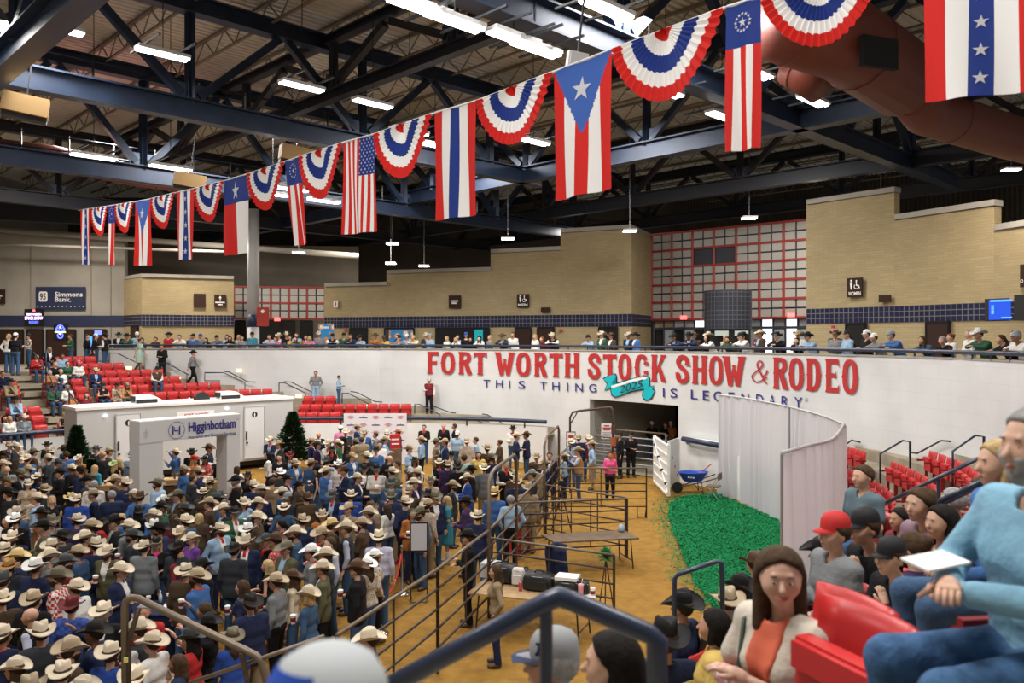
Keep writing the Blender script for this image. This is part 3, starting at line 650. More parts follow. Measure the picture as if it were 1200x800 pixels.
# ducts
def duct(pts, r, label):
    t = thing('red_duct', label, 'duct'); MB().tube(pts, r, 16).build('pipe', M['duct'], t, smooth=True)
    for i in range(len(pts)-1):
        d = (pts[i+1]-pts[i]); n_ = max(1, int(d.length/2.4))
        for j in range(n_): c = pts[i]+d*(j+.3)/n_; e = d.normalized()*.04; MB().tube([c-e, c+e], r*1.03, 16).build('seam_band', M['duct'], t, smooth=True)
    return t
dt = duct([P(905, 20, 17), P(985, 45, 17.5), P(1060, 95, 19)], .85, 'big rust-red round duct at the upper right with dark vent opening')
q = P(1030, 62, 16.7); MB().box(q, (.9, .12, .62), .35).build('vent_opening', M['dark'], dt)
duct([P(1060, 95, 19), P(1085, 130, 21), P(1180, 160, 23), P(1280, 185, 24)], .6, 'rust-red duct going down to the right edge below the star banner')
duct([P(930, 75, 20), P(965, 95, 19.5)], .55, 'short square red duct branch beside the big round duct')
duct([P(-40, 172, 27.5), P(60, 184, 29), P(160, 206, 32), P(290, 225, 36)], .42, 'long dark red duct under the left roof trusses')
for px, py, d in ((30, 124, 20), (347, 181, 26), (222, 212, 28), (676, 74, 14)):
    q = P(px, py, d); t = tag(MB().box((0, 0, 0), (1.0, .45, .45) if px != 676 else (.36, .12, .36), 0).build('loudspeaker', M['beige'] if px < 300 or px == 347 else M['white_trim']), {30: 'tan loudspeaker box under the nearest truss at the far left', 347: 'tan loudspeaker box above the small bunting left of the US flag', 222: 'pale grey loudspeaker beside the left roof lamps', 676: 'white loudspeaker panel above the single-star flag'}[px], 'loudspeaker')
    t.location = q; t.rotation_euler = (0, .12, .5 if px != 676 else .3)
    MB().box((0, .06, -.28), (.96, .3, .1)).build('grille', M['black'], t) if px != 676 else MB().box((0, -.07, 0), (.3, .02, .3)).build('grille', M['white_trim'], t)
    MB().bar((0, 0, .2), (0, 0, 12.4-q.z), .03, .03).build('hanger', M['steel_dk'], t)
# ------------------------------------------------------------------ continuous bodies: blended round cones turned into one surface
def snet(fn, xs, ys, zs):
    X, Y, Z = np.meshgrid(xs, ys, zs, indexing='ij'); D = fn(X.astype(np.float32), Y.astype(np.float32), Z.astype(np.float32))
    I = D < 0; nx, ny, nz = D.shape
    cnt = np.zeros((nx-1, ny-1, nz-1), np.int8)
    for a in (0, 1):
        for b in (0, 1):
            for c in (0, 1): cnt += I[a:nx-1+a, b:ny-1+b, c:nz-1+c]
    act = (cnt > 0) & (cnt < 8); idx = np.argwhere(act); vid = -np.ones(act.shape, np.int64); vid[act] = np.arange(len(idx))
    i, j, k = idx.T; acc = np.zeros((len(idx), 3)); num = np.zeros(len(idx))
    cor = [(a, b, c) for a in (0, 1) for b in (0, 1) for c in (0, 1)]
    for p in range(8):
        for q in range(p+1, 8):
            A, B = cor[p], cor[q]
            if sum(abs(A[t]-B[t]) for t in range(3)) != 1: continue
            da = D[i+A[0], j+A[1], k+A[2]]; db = D[i+B[0], j+B[1], k+B[2]]; m = (da < 0) != (db < 0)
            t = np.where(m, da/np.where(m, da-db, 1), 0)
            pa = np.stack([xs[i+A[0]], ys[j+A[1]], zs[k+A[2]]], 1); pb = np.stack([xs[i+B[0]], ys[j+B[1]], zs[k+B[2]]], 1)
            acc += np.where(m[:, None], pa+(pb-pa)*t[:, None], 0); num += m
    V = acc/num[:, None]; faces = []
    for ax in range(3):
        a = [slice(None)]*3; b = [slice(None)]*3; a[ax] = slice(0, -1); b[ax] = slice(1, None)
        ch = I[tuple(a)] != I[tuple(b)]; e = np.argwhere(ch)
        o1, o2 = [(1, 2), (2, 0), (0, 1)][ax]
        e = e[(e[:, o1] > 0) & (e[:, o2] > 0) & (e[:, o1] < [nx, ny, nz][o1]-1) & (e[:, o2] < [nx, ny, nz][o2]-1)]
        s = I[e[:, 0], e[:, 1], e[:, 2]]
        def vi(d1, d2):
            f = e.copy(); f[:, o1] -= d1; f[:, o2] -= d2; return vid[f[:, 0], f[:, 1], f[:, 2]]
        q = np.stack([vi(1, 1), vi(0, 1), vi(0, 0), vi(1, 0)], 1); q = np.where(s[:, None], q, q[:, ::-1]); faces.append(q)
    return V, np.concatenate(faces)
def rc(p, a, b, ra, rb):
    X, Y, Z = p; ax, ay, az = a; bx, by, bz = b; dx, dy, dz = bx-ax, by-ay, bz-az; L = dx*dx+dy*dy+dz*dz+1e-9
    t = np.clip(((X-ax)*dx+(Y-ay)*dy+(Z-az)*dz)/L, 0, 1)
    return np.sqrt((X-ax-dx*t)**2+(Y-ay-dy*t)**2+(Z-az-dz*t)**2)-(ra+(rb-ra)*t)
def smin(a, b, k):
    h = np.clip(.5+.5*(b-a)/k, 0, 1); return b*(1-h)+a*h-k*h*(1-h)
def blend(p, prims, infl=0, k=.03):
    d = None
    for (a, b, ra, rb) in prims:
        q = rc(p, a, b, ra+infl, rb+infl); d = q if d is None else smin(d, q, k)
    return d
def rotz(v, c, a):
    x, y = v[0]-c[0], v[1]-c[1]; co, si = math.cos(a), math.sin(a); return (c[0]+x*co-y*si, c[1]+x*si+y*co, v[2])
def skeleton(pose, sex, arms=None):
    w = sex == 'F'; sh = .165 if w else .19
    J = dict(pel=(0, 0, .95), mid=(0, -.005, 1.10), chest=(0, -.01, 1.27), nb=(0, .005, 1.43), head=(0, -.025, 1.615), hipw=.095 if w else .085)
    J['sl'] = (sh, .0, 1.40); J['sr'] = (-sh, .0, 1.40)
    L = lambda e, wr: (e, wr); mir = lambda p: (-p[0], p[1], p[2])
    legs = {1: ((.09, 0, .90), (.105, -.02, .49), (.11, .02, .09)), -1: ((-.09, 0, .90), (-.105, -.02, .49), (-.11, .02, .09))}
    down = ((.245, .03, 1.12), (.25, -.05, .88)); A = {1: down, -1: (mir(down[0]), mir(down[1]))}
    if pose == 'c': A[-1] = ((-.25, .02, 1.13), (-.13, -.22, 1.17))
    if pose == 'h': A = {1: ((.24, .01, 1.13), (.09, -.25, 1.13)), -1: ((-.24, .01, 1.13), (-.09, -.25, 1.15))}
    if pose == 'a': A = {1: ((.235, -.05, 1.13), (-.03, -.20, 1.20)), -1: ((-.235, -.05, 1.13), (.03, -.235, 1.15))}
    if pose == 'r': A = {1: ((.25, -.13, 1.22), (.10, -.32, 1.36)), -1: ((-.25, -.20, 1.40), (-.16, -.33, 1.62))}
    if pose == 'p': A = {1: ((.31, .08, 1.14), (.20, -.03, .96)), -1: ((-.31, .08, 1.14), (-.20, -.03, .96))}
    if pose == 'w':
        A = {1: ((.25, -.06, 1.13), (.23, -.20, .93)), -1: ((-.25, .10, 1.13), (-.25, .14, .89))}
        legs = {1: ((.085, 0, .90), (.09, .06, .50), (.09, .30, .16)), -1: ((-.085, 0, .90), (-.09, -.16, .50), (-.09, -.24, .09))}
    if pose == 'l':      # leaning on the rail
        J.update(pel=(0, .12, .94), mid=(0, .06, 1.09), chest=(0, -.04, 1.24), nb=(0, -.13, 1.38), head=(0, -.21, 1.54))
        J['sl'] = (sh, -.10, 1.34); J['sr'] = (-sh, -.10, 1.34)
        A = {1: ((.27, -.27, 1.25), (.06, -.42, 1.27)), -1: ((-.27, -.27, 1.25), (-.06, -.40, 1.27))}
        legs = {1: ((.09, .12, .90), (.10, .06, .49), (.10, .12, .09)), -1: ((-.09, .12, .90), (-.10, .08, .49), (-.10, .16, .09))}
    if pose in 'uvx':    # seated; v leans forward, chin on hand; x arms crossed
        f = .0 if pose != 'v' else -.2
        J.update(pel=(0, .02, .56), mid=(0, .01+f*.4, .71), chest=(0, f*.8, .87), nb=(0, .01+f*1.05, 1.03), head=(0, -.02+f*1.35, 1.215))
        J['sl'] = (sh, f, 1.0); J['sr'] = (-sh, f, 1.0)
        legs = {1: ((.09, 0, .54), (.14, -.42, .53), (.13, -.40, .09)), -1: ((-.09, 0, .54), (-.14, -.42, .53), (-.13, -.40, .09))}
        A = {1: ((.24, -.02, .74), (.08, -.24, .68)), -1: ((-.24, -.02, .74), (-.08, -.25, .70))}
        if pose == 'v': A = {1: ((.17, -.40, .67), (.03, -.36, .90)), -1: ((-.20, -.38, .66), (-.02, -.46, .66))}
        if pose == 'x': A = {1: ((.24, -.08, .76), (-.03, -.21, .84)), -1: ((-.24, -.08, .76), (.03, -.25, .79))}
    if arms: A.update(arms)
    J['arms'] = A; J['legs'] = legs; J['w'] = w; return J
def torso_prims(J, shrink=0):
    w = J['w']; p, m, c, n = [np.array(J[k]) for k in ('pel', 'mid', 'chest', 'nb')]; sl, sr = np.array(J['sl']), np.array(J['sr'])
    hw = J['hipw']; P_ = []
    def lat(q, x, r): P_.append((tuple(q+[-x, 0, 0]), tuple(q+[x, 0, 0]), r, r))
    lat(p, .075 if not w else .085, .115 if not w else .118); lat(m, .065 if not w else .05, .112 if not w else .098); lat(c, .085 if not w else .07, .115 if not w else .103)
    lat((sl+sr)/2+[0, 0, -.03], .11 if not w else .09, .075)
    P_.append((tuple(n+[0, 0, -.02]), tuple(sl), .055, .06)); P_.append((tuple(n+[0, 0, -.02]), tuple(sr), .055, .06))
    if w: 
        for s in (-1, 1): P_.append((tuple(c+[s*.075, -.085, .0]), tuple(c+[s*.07, -.07, .03]), .055, .05))
    return P_
def arm_prims(J, upto=1.0):
    r = (.052, .043, .031) if not J['w'] else (.045, .037, .027); out = []
    for s, sh in ((1, J['sl']), (-1, J['sr'])):
        e, wr = J['arms'][s]; out.append((sh, e, r[0], r[1]))
        if upto > 1: 
            t = upto-1; wr2 = tuple(np.array(e)+(np.array(wr)-np.array(e))*t); out.append((e, wr2, r[1], r[1]+(r[2]-r[1])*t))
    return out
def sleeve_half(J):
    r = .056 if not J['w'] else .05; out = []
    for s, sh in ((1, J['sl']), (-1, J['sr'])):
        e = np.array(J['arms'][s][0]); out.append((sh, tuple(np.array(sh)+(e-np.array(sh))*.62), r, r*1.0))
    return out
def leg_prims(J):
    out = []
    for s in (1, -1):
        h, k, a = J['legs'][s]; out += [(h, k, .085, .058), (k, a, .056, .040)]
    return out
def foot_prims(J):
    out = []
    for s in (1, -1):
        h, k, a = J['legs'][s]; out += [((a[0], a[1]+.02, a[2]-.04), (a[0]*1.15, a[1]-.15, max(.035, a[2]-.055)), .043, .034)]
    return out
def head_prims(J):
    h = np.array(J['head']); n = np.array(J['nb']); f = lambda *v: tuple(h+np.array(v))
    return [(f(0, .022, .028), f(0, .0, .03), .088, .086), (f(0, -.018, -.0), f(0, -.035, -.058), .07, .047), (f(0, -.055, -.075), f(0, -.06, -.085), .026, .022),
            (f(-.035, -.055, -.02), f(.035, -.055, -.02), .036, .036)], \
           [(tuple(n), f(0, .012, -.07), .056, .052)], \
           [(f(0, -.088, .008), f(0, -.108, -.024), .008, .014), (f(-.03, -.082, .03), f(.03, -.082, .03), .012, .012), (f(-.086, .012, .0), f(-.088, .018, -.02), .014, .010), (f(.086, .012, .0), f(.088, .018, -.02), .014, .010),
            (f(-.016, -.082, -.058), f(.016, -.082, -.058), .011, .011)]
def hands(mb, J, full=True):
    pr = []
    for s in (1, -1):
        e, wr = [np.array(v) for v in J['arms'][s]]; d = wr-e; d /= np.linalg.norm(d)
        up = np.array([0, 0, 1.]); side = np.cross(d, up)
        if np.linalg.norm(side) < .2: side = np.array([0, 1., 0])
        side /= np.linalg.norm(side); nrm = np.cross(side, d)
        pr.append((tuple(wr), tuple(wr+d*.035), .029, .03))
        for i in (-1, 0, 1): pr.append((tuple(wr+d*.03+side*i*.018), tuple(wr+d*.082+side*i*.021), .0165, .015))
        for i, l in enumerate((.058, .070, .072, .062)):
            b = wr+d*.078+side*(i-1.5)*.0175; q = b+d*l*.55-nrm*.006; t = q+d*l*.38-nrm*l*.35
            mb.tube([b, q, t], [.0098, .009, .0075], 5)
        b = wr+d*.025+side*.026*(-s); mb.tube([b, b+d*.03+side*.026*(-s)-nrm*.005, b+d*.058+side*.03*(-s)-nrm*.012], [.013, .0105, .0085], 5)
    return pr
_mc = {}
def axis(lo, hi, h): return np.arange(lo, hi+h, h)
def bounds(prims, m):
    a = np.array([[min(p[0][i], p[1][i])-max(p[2], p[3])-m for i in range(3)] for p in prims]).min(0)
    b = np.array([[max(p[0][i], p[1][i])+max(p[2], p[3])+m for i in range(3)] for p in prims]).max(0); return a, b
def mesh_from(V, Fq, extra=None, nslots=1):
    me = bpy.data.meshes.new('body'); vs = [tuple(v) for v in V]; fs = [tuple(int(i) for i in f) for f in Fq]; mi = [0]*len(fs)
    if extra is not None:
        n = len(vs); vs += extra.v; fs += [tuple(i+n for i in f) for f in extra.f]; mi += extra.mi
    me.from_pydata(vs, [], fs); me.polygons.foreach_set('material_index', mi); me.polygons.foreach_set('use_smooth', [True]*len(fs)); me.update()
    for _ in range(nslots): me.materials.append(None)
    return me
def part_mesh(kind, pose, sex, h=.024, arms=None, key=None, yaw=0):
    k = (kind, pose, sex, round(h, 3), key, yaw)
    if k in _mc: return _mc[k]
    J = skeleton(pose, sex, arms); hd = np.array(J['head']); seated = pose in 'uvx'; cut = None; ext = None; ns = 1; pel = np.array(J['pel']); nb = np.array(J['nb']); ch = np.array(J['chest'])
    if kind == 'body':
        ext = MB(); hp = hands(ext, J)
        hh, nk, ft = head_prims(J); main = torso_prims(J)+arm_prims(J, 2)+leg_prims(J)+foot_prims(J)+nk
        nb0 = len(ext.v); ext.cur = 1
        for s in (-1, 1): ext.ell(hd+[s*.031, -.086, .004], (.011, .007, .0065), 6, 4)
        for s in (-1, 1): ext.ell(hd+[s*.032, -.094, .028], (.016, .005, .0032), 6, 4)
        ext.cur = 2; ext.ell(hd+[0, -.092, -.058], (.022, .006, .007), 6, 4)
        if yaw: ext.v[nb0:] = [rotz(v, hd, yaw) for v in ext.v[nb0:]]
        def fn(*p):
            d = blend(p, main, -.006, .02)
            if yaw: q_ = rotz((p[0], p[1], p[2]), hd, -yaw); return smin(smin(np.minimum(d, blend(p, hp, 0, .008)), blend(q_, hh, 0, .03), .02), blend(q_, ft, 0, .006), .008)
            d = smin(d, blend(p, hh, 0, .03), .02); d = np.minimum(d, blend(p, hp, 0, .008)); return smin(d, blend(p, ft, 0, .006), .008)
        lo, hi = bounds(main+hh+hp+ft, .03); ns = 3
        hf = h*.5; zh = hd[2]-.13
        zs = np.concatenate([axis(lo[2], zh, h*1.1)[:-1], axis(zh, hi[2], hf)]); xs = np.concatenate([axis(lo[0], -.12, h)[:-1], axis(-.12, .12, hf), axis(.12+h, hi[0], h)]); ys = axis(lo[1], hi[1], h*.6)
        V, Q = snet(fn, xs, ys, zs); me = mesh_from(V, Q, ext, ns); _mc[k] = me; return me
    neck_o = lambda p: rc(p, tuple(nb+[0, -.02, .0]), tuple(hd), .062, .07)
    if kind in ('shirt', 'tshirt', 'vest', 'blazer', 'coat', 'sleeveless'):
        infl = {'shirt': .013, 'tshirt': .014, 'vest': .024, 'blazer': .020, 'coat': .026, 'sleeveless': .012}[kind]
        tp = torso_prims(J)
        if kind in ('blazer', 'coat'): tp.append((tuple(pel+[-.085, 0, -.09 if not seated else .0]), tuple(pel+[.085, 0, -.09 if not seated else .0]), .112, .112)); hem = pel[2]-.17
        else: hem = pel[2]-.05 if kind != 'shirt' else pel[2]-.03
        if seated: hem = .45
        pr = tp+(arm_prims(J, 1.93) if kind in ('shirt', 'blazer', 'coat') else sleeve_half(J) if kind == 'tshirt' else [])
        wr = [J['arms'][s][1] for s in (1, -1)]
        def fn(*p):
            d = blend(p, tp, infl, .045)
            if len(pr) > len(tp): d = smin(d, blend(p, pr[len(tp):], infl*.75, .012), .016)
            d = np.maximum(d, (hem-p[2]))
            if kind in ('vest', 'sleeveless'):
                for s in ('sl', 'sr'): d = np.maximum(d, -rc(p, tuple(np.array(J[s])+[.075*(1 if s == 'sl' else -1), 0, .01]), tuple(np.array(J[s])+[.09*(1 if s == 'sl' else -1), 0, -.1]), .06, .045))
            return np.maximum(d, -neck_o(p))
        lo, hi = bounds(pr, .06)
    elif kind == 'trousers':
        pr = leg_prims(J)+[(tuple(pel+[-.075, 0, -.01]), tuple(pel+[.075, 0, -.01]), .117, .117)]
        def fn(*p):
            d = blend(p, pr, .014, .03); 
            for s in (1, -1):
                h_, k_, a_ = J['legs'][s]; d = smin(d, rc(p, k_, (a_[0], a_[1], a_[2]-.01), .058, .066), .02)
            return np.maximum(np.maximum(d, p[2]-(pel[2]+.09)), .045-p[2])
        lo, hi = bounds(pr, .07)
    elif kind == 'skirt':
        q = pel
        if seated: pr = [(tuple(pel+[-.08, 0, 0]), tuple(pel+[.08, 0, 0]), .12, .12), ((.08, 0, .55), (.12, -.36, .54), .1, .085), ((-.08, 0, .55), (-.12, -.36, .54), .1, .085)]
        else: pr = [(tuple(q+[-.07, 0, .05]), tuple(q+[.07, 0, .05]), .10, .10), (tuple(q+[-.09, 0, -.05]), tuple(q+[-.11, 0, -.42]), .125, .14), (tuple(q+[.09, 0, -.05]), tuple(q+[.11, 0, -.42]), .125, .14)]
        hem = q[2]-.44 if not seated else .36
        def fn(*p): return np.maximum(blend(p, pr, .012, .05), hem-p[2])
        lo, hi = bounds(pr, .06)
    elif kind == 'boots':
        pr = foot_prims(J)+[(J['legs'][s][2], tuple(np.array(J['legs'][s][2])+(np.array(J['legs'][s][1])-np.array(J['legs'][s][2]))*.5), .046, .056) for s in (1, -1)]
        def fn(*p): return np.maximum(blend(p, pr, .009, .02), .004-p[2])
        lo, hi = bounds(pr, .03)
    elif kind == 'shirt_front':
        tp = torso_prims(J)
        def fn(*p):
            d = blend(p, tp, .025, .045); z0 = ch[2]-.18; hw = np.clip((p[2]-z0)*.32, 0, .07)
            d = np.maximum(d, np.abs(p[0])-hw); d = np.maximum(d, p[1]-(ch[1]-.02 if not seated else ch[1]-.02)); d = np.maximum(d, -neck_o(p)); return np.maximum(d, z0-p[2])
        lo = np.array([-.11, ch[1]-.26, ch[2]-.2]); hi = np.array([.11, ch[1]+.02, nb[2]+.05]); h = min(h, .016)
    elif kind == 'bandana':
        n = nb+np.array([0, -.005, .025]); ring = [(tuple(n+[.066*math.sin(t), .0-.062*math.cos(t), .012*math.cos(t)*-1]), tuple(n+[.066*math.sin(t+.5), -.062*math.cos(t+.5), -.012*math.cos(t+.5)]), .018, .018) for t in np.arange(0, 6.28, .5)]
        c = n+np.array([0, -.085, -.01]); pr = ring+[(tuple(c), tuple(c+[-.025, -.028, -.12]), .024, .012), (tuple(c), tuple(c+[.03, -.026, -.10]), .024, .012)]
        def fn(*p): return blend(p, pr, 0, .015)
        lo, hi = bounds(pr, .02); h = min(h, .016)
    elif kind.startswith('hair'):
        f = lambda *v: tuple(hd+np.array(v)); skull = [(f(0, .022, .028), f(0, .0, .03), .088, .086)]; st = kind[5:]
        ex = []
        if st == 'long': ex = [(f(0, .06, 0), f(0, .085, -.17), .075, .07), (f(0, .085, -.17), f(0, .085, -.30), .07, .035), (f(.072, .02, -.0), f(.082, .0, -.20), .035, .028), (f(-.072, .02, -.0), f(-.082, .0, -.20), .035, .028)]
        if st == 'tail': ex = [(f(0, .09, .03), f(0, .15, -.04), .04, .035), (f(0, .15, -.04), f(0, .13, -.2), .035, .015)]
        if st == 'bun': ex = [(f(0, .09, .06), f(0, .105, .07), .045, .045)]
        if st == 'bob': ex = [(f(0, .05, 0), f(0, .06, -.09), .08, .07), (f(.07, .01, 0), f(.078, -.01, -.09), .036, .03), (f(-.07, .01, 0), f(-.078, -.01, -.09), .036, .03)]
        def fn(*p):
            d = blend(p, skull, .013, .03); d = np.maximum(d, -((p[1]-hd[1])+.035+(p[2]-hd[2]-.045)*.95+(np.abs(p[0])*.25 if st != 'short' else 0))); d = np.maximum(d, hd[2]-.055-p[2]-(p[1]-hd[1])*.3)
            if ex: d = smin(d, blend(p, ex, 0, .03), .02); d = np.maximum(d, -rc(p, f(0, -.09, -.02), f(0, -.12, -.08), .06, .06))
            return d
        lo, hi = bounds(skull+ex, .03)
        if yaw:
            fn_h = fn; fn = lambda *p: fn_h(*rotz(p, hd, -yaw)); lo[:2] -= .12; hi[:2] += .12
        h = min(h, .018)
    elif kind == 'beard':
        f = lambda *v: tuple(hd+np.array(v)); hh, nk, ft = head_prims(J)
        def fn(*p):
            d = blend(p, hh, .008, .03); d = np.maximum(d, (p[2]-hd[2])+.035-np.abs(p[0])*.35); d = np.maximum(d, p[1]-hd[1]-.03)
            return np.maximum(d, -rc(p, f(0, -.1, -.055), f(0, -.14, -.055), .018, .02))
        lo, hi = bounds(hh, .02); h = min(h, .013)
    V, Q = snet(fn, axis(lo[0], hi[0], h), axis(lo[1], hi[1], h), axis(lo[2], hi[2], h)); me = mesh_from(V, Q); _mc[k] = me; return me
# ---- hats
def hat_mesh(var):
    if ('hat', var) in _mc: return _mc[('hat', var)]
    mb = MB(); n = 28; cu = (.06, .045, .075)[var % 3]; hc = (.115, .105, .125)[var % 3]; rox, roy = .178, .205
    def brim(t, f, top):
        rix, riy = .079, .097; c, s = math.cos(t), math.sin(t); x = c*(rix+(rox-rix)*f); y = s*(riy+(roy-riy)*f)
        return (x*(1-.13*f*c*c), y, cu*(abs(c)**2.2)*f**1.6-.018*(abs(s)**2)*f+(.004 if top else -.004))
    vs = [brim(2*math.pi*j/n, i/4, True) for i in range(5) for j in range(n)]+[brim(2*math.pi*j/n, i/4, False) for i in range(5) for j in range(n)]
    q = [(i*n+j, i*n+(j+1) % n, (i+1)*n+(j+1) % n, (i+1)*n+j) for i in range(4) for j in range(n)]; q = [f[::-1] for f in q]
    q2 = [tuple(a+5*n for a in f[::-1]) for f in q]; q3 = [(4*n+j, 4*n+(j+1) % n, 9*n+(j+1) % n, 9*n+j) for j in range(n)]; mb.add(vs, q+q2+q3)
    vs = []; R = [(1.0, 0), (1.0, .03), (.97, .07), (.9, .1), (.7, .112), (.4, .108), (.12, .104)]
    for (r, z) in R:
        for j in range(n):
            t = 2*math.pi*j/n; x = .079*r*math.cos(t); y = .097*r*math.sin(t); zz = z*hc/.112
            if z > .08: zz += .016*(1-abs(math.sin(t)))*r+.012*math.sin(t)*0-.030*math.exp(-(x/.022)**2)*(1 if y > -.06 else .4)+.010*(y/.09)
            if z > .05 and y < -.03: x *= 1-.35*(z/.11)*min(1, (-y-.03)/.05)
            vs.append((x, y, zz))
    m = len(R); mb.add(vs, [(i*n+j, i*n+(j+1) % n, (i+1)*n+(j+1) % n, (i+1)*n+j) for i in range(m-1) for j in range(n)]+[tuple((m-1)*n+j for j in range(n))])
    me = mb.mesh('hat'); me.polygons.foreach_set('use_smooth', [True]*len(me.polygons)); me.materials.append(None); _mc[('hat', var)] = me; return me
def band_mesh():
    if 'band' not in _mc:
        mb = MB(); n = 28; vs = [(.0815*math.cos(2*math.pi*j/n), .0995*math.sin(2*math.pi*j/n), z) for z in (.004, .022) for j in range(n)]; mb.add(vs, [(j, (j+1) % n, n+(j+1) % n, n+j) for j in range(n)])
        me = mb.mesh('band'); me.polygons.foreach_set('use_smooth', [True]*n); me.materials.append(None); _mc['band'] = me
    return _mc['band']
def cap_mesh():
    if 'cap' not in _mc:
        mb = MB(); n = 20; vs = []; R = [(1, 0), (1.0, .035), (.93, .07), (.75, .098), (.45, .115), (.1, .121)]
        for r, z in R: vs += [(.094*r*math.cos(2*math.pi*j/n), .108*r*math.sin(2*math.pi*j/n)+.004, z) for j in range(n)]
        m = len(R); mb.add(vs, [(i*n+j, i*n+(j+1) % n, (i+1)*n+(j+1) % n, (i+1)*n+j) for i in range(m-1) for j in range(n)]+[tuple((m-1)*n+j for j in range(n))])
        w_ = 8; top = []; bot = []
        for i in range(w_+1):
            a = math.pi*(.12+.76*i/w_); x = .088*math.cos(a); yi = -.1*math.sin(a); yo = -.1*math.sin(a)-.075*math.sin(math.pi*i/w_)**.7; dr = .012*(math.cos(a))**2
            top += [(x, yi, .008-dr), (x*.98, yo, -.004-dr*1.3)]
        nn = len(top); bot = [(x, y, z-.005) for x, y, z in top]; fs_ = []
        for i in range(w_): a = 2*i; fs_ += [(a, a+2, a+3, a+1), (nn+a, nn+a+1, nn+a+3, nn+a+2), (a+1, a+3, nn+a+3, nn+a+1)]
        mb.add(top+bot, fs_); me = mb.mesh('cap'); me.polygons.foreach_set('use_smooth', [True]*len(me.polygons)); me.materials.append(None); _mc['cap'] = me
    return _mc['cap']
COL = dict(nv=((.018, .025, .065), 'navy'), bk=((.011, .010, .012), 'black'), wh=((.72, .70, .66), 'white'), lb=((.30, .44, .60), 'light blue'), bl=((.05, .13, .33), 'blue'), dn=((.045, .09, .17), 'denim blue'),
 gy=((.19, .20, .21), 'grey'), ch=((.032, .035, .041), 'charcoal'), br=((.07, .045, .027), 'brown'), tn=((.27, .20, .12), 'tan'), ol=((.10, .095, .05), 'olive'), gn=((.035, .10, .055), 'green'), rd=((.45, .03, .03), 'red'),
 mr=((.16, .02, .028), 'maroon'), pu=((.15, .05, .27), 'purple'), pk=((.75, .10, .27), 'pink'), tl=((.04, .22, .29), 'teal'), og=((.42, .15, .04), 'orange'), ye=((.60, .42, .12), 'yellow'), cr=((.55, .46, .33), 'cream'),
 pl=((.045, .025, .075), 'plum'), lv=((.45, .45, .58), 'lavender'), cm=((.40, .22, .09), 'camel'), rb=((.025, .065, .30), 'royal blue'), lp=((.62, .20, .33), 'pale pink'), mg=((.35, .5, .42), 'mint'))
HATC = dict(w=((.78, .77, .74), 'white'), c=((.62, .53, .40), 'cream'), t=((.42, .33, .22), 'tan'), g=((.28, .29, .30), 'grey'), k=((.014, .013, .013), 'black'), b=((.10, .055, .03), 'brown'), o=((.17, .15, .10), 'olive'), m=((.17, .02, .025), 'maroon'),
 d=((.06, .065, .07), 'charcoal'), r=((.55, .03, .03), 'red'), s=((.62, .47, .22), 'straw'), y=((.45, .24, .07), 'camel'), e=((.35, .45, .20), 'light green'), P=((.75, .15, .25), 'pink'),
 W=((.75, .75, .74), 'white'), K=((.015, .015, .017), 'black'), G=((.25, .27, .29), 'grey'), B=((.03, .09, .35), 'blue'), R=((.5, .03, .03), 'red'))
HAIRC = dict(n=((.07, .04, .022), 'brown'), k=((.014, .011, .01), 'black'), y=((.50, .35, .17), 'blond'), g=((.30, .29, .28), 'grey'), e=((.22, .07, .025), 'red-brown'), x=((.3, .2, .15), 'no'))
def cmat(c):
    if c == 'pd': return check_mat('red_white_check', (.45, .03, .04), (.7, .66, .62), 22)
    if c == 'pb': return check_mat('blue_check_cloth', (.03, .06, .26), (.06, .11, .36), 18)
    if c == 'fl': return flower_mat('floral_cloth', (.55, .06, .08), (.7, .6, .5), (.2, .15, .1), 20)
    if c == 'lo': return flower_mat('patterned_cloth', (.42, .34, .26), (.2, .12, .09), (.6, .55, .45), 16)
    if c == 'sp': return check_mat('striped_cloth', (.7, .68, .62), (.2, .1, .1), 9)
    m = mat('cloth_'+c, COL[c][0], .85, bump=.25, bscale=30); m.node_tree.nodes['Principled BSDF'].inputs['Specular IOR Level'].default_value = .18; return m
CNAME = dict({k: v[1] for k, v in COL.items()}, pd='red and white checked', pb='blue checked', fl='red floral', lo='patterned', sp='striped')
SKIN = [mat('skin_%d' % i, c, .5) for i, c in enumerate([(.56, .33, .23), (.50, .27, .18), (.60, .36, .26), (.44, .22, .13), (.24, .11, .06)])]
EYE_M = mat('eye_dark', (.03, .02, .018), .3); LIP_M = mat('lips', (.36, .11, .09), .5)
BOOT = mat('boot_leather', (.07, .035, .02), .45); BOOTW = mat('boot_white', (.6, .55, .5), .5)
def child(name, me, m, parent, loc=None, rot=None, scale=None):
    o = bpy.data.objects.new(name, me); C.objects.link(o); o.parent = parent
    o.material_slots[0].link = 'OBJECT'; o.material_slots[0].material = m
    if loc is not None: o.location = loc
    if rot is not None: o.rotation_euler = rot
    if scale is not None: o.scale = scale
    return o
GARM = dict(B='blazer', S='shirt', V='vest', D='dress', T='t-shirt', C='coat', K='sleeveless top')
people = []; cups = []
def hmat(h_):
    n_ = 'hair_'+h_
    if n_ in MATS: return MATS[n_]
    m = mat(n_, HAIRC[h_][0], .8, bump=.2, bscale=60, var=.35, vscale=25); m.node_tree.nodes['Principled BSDF'].inputs['Specular IOR Level'].default_value = .15; return m
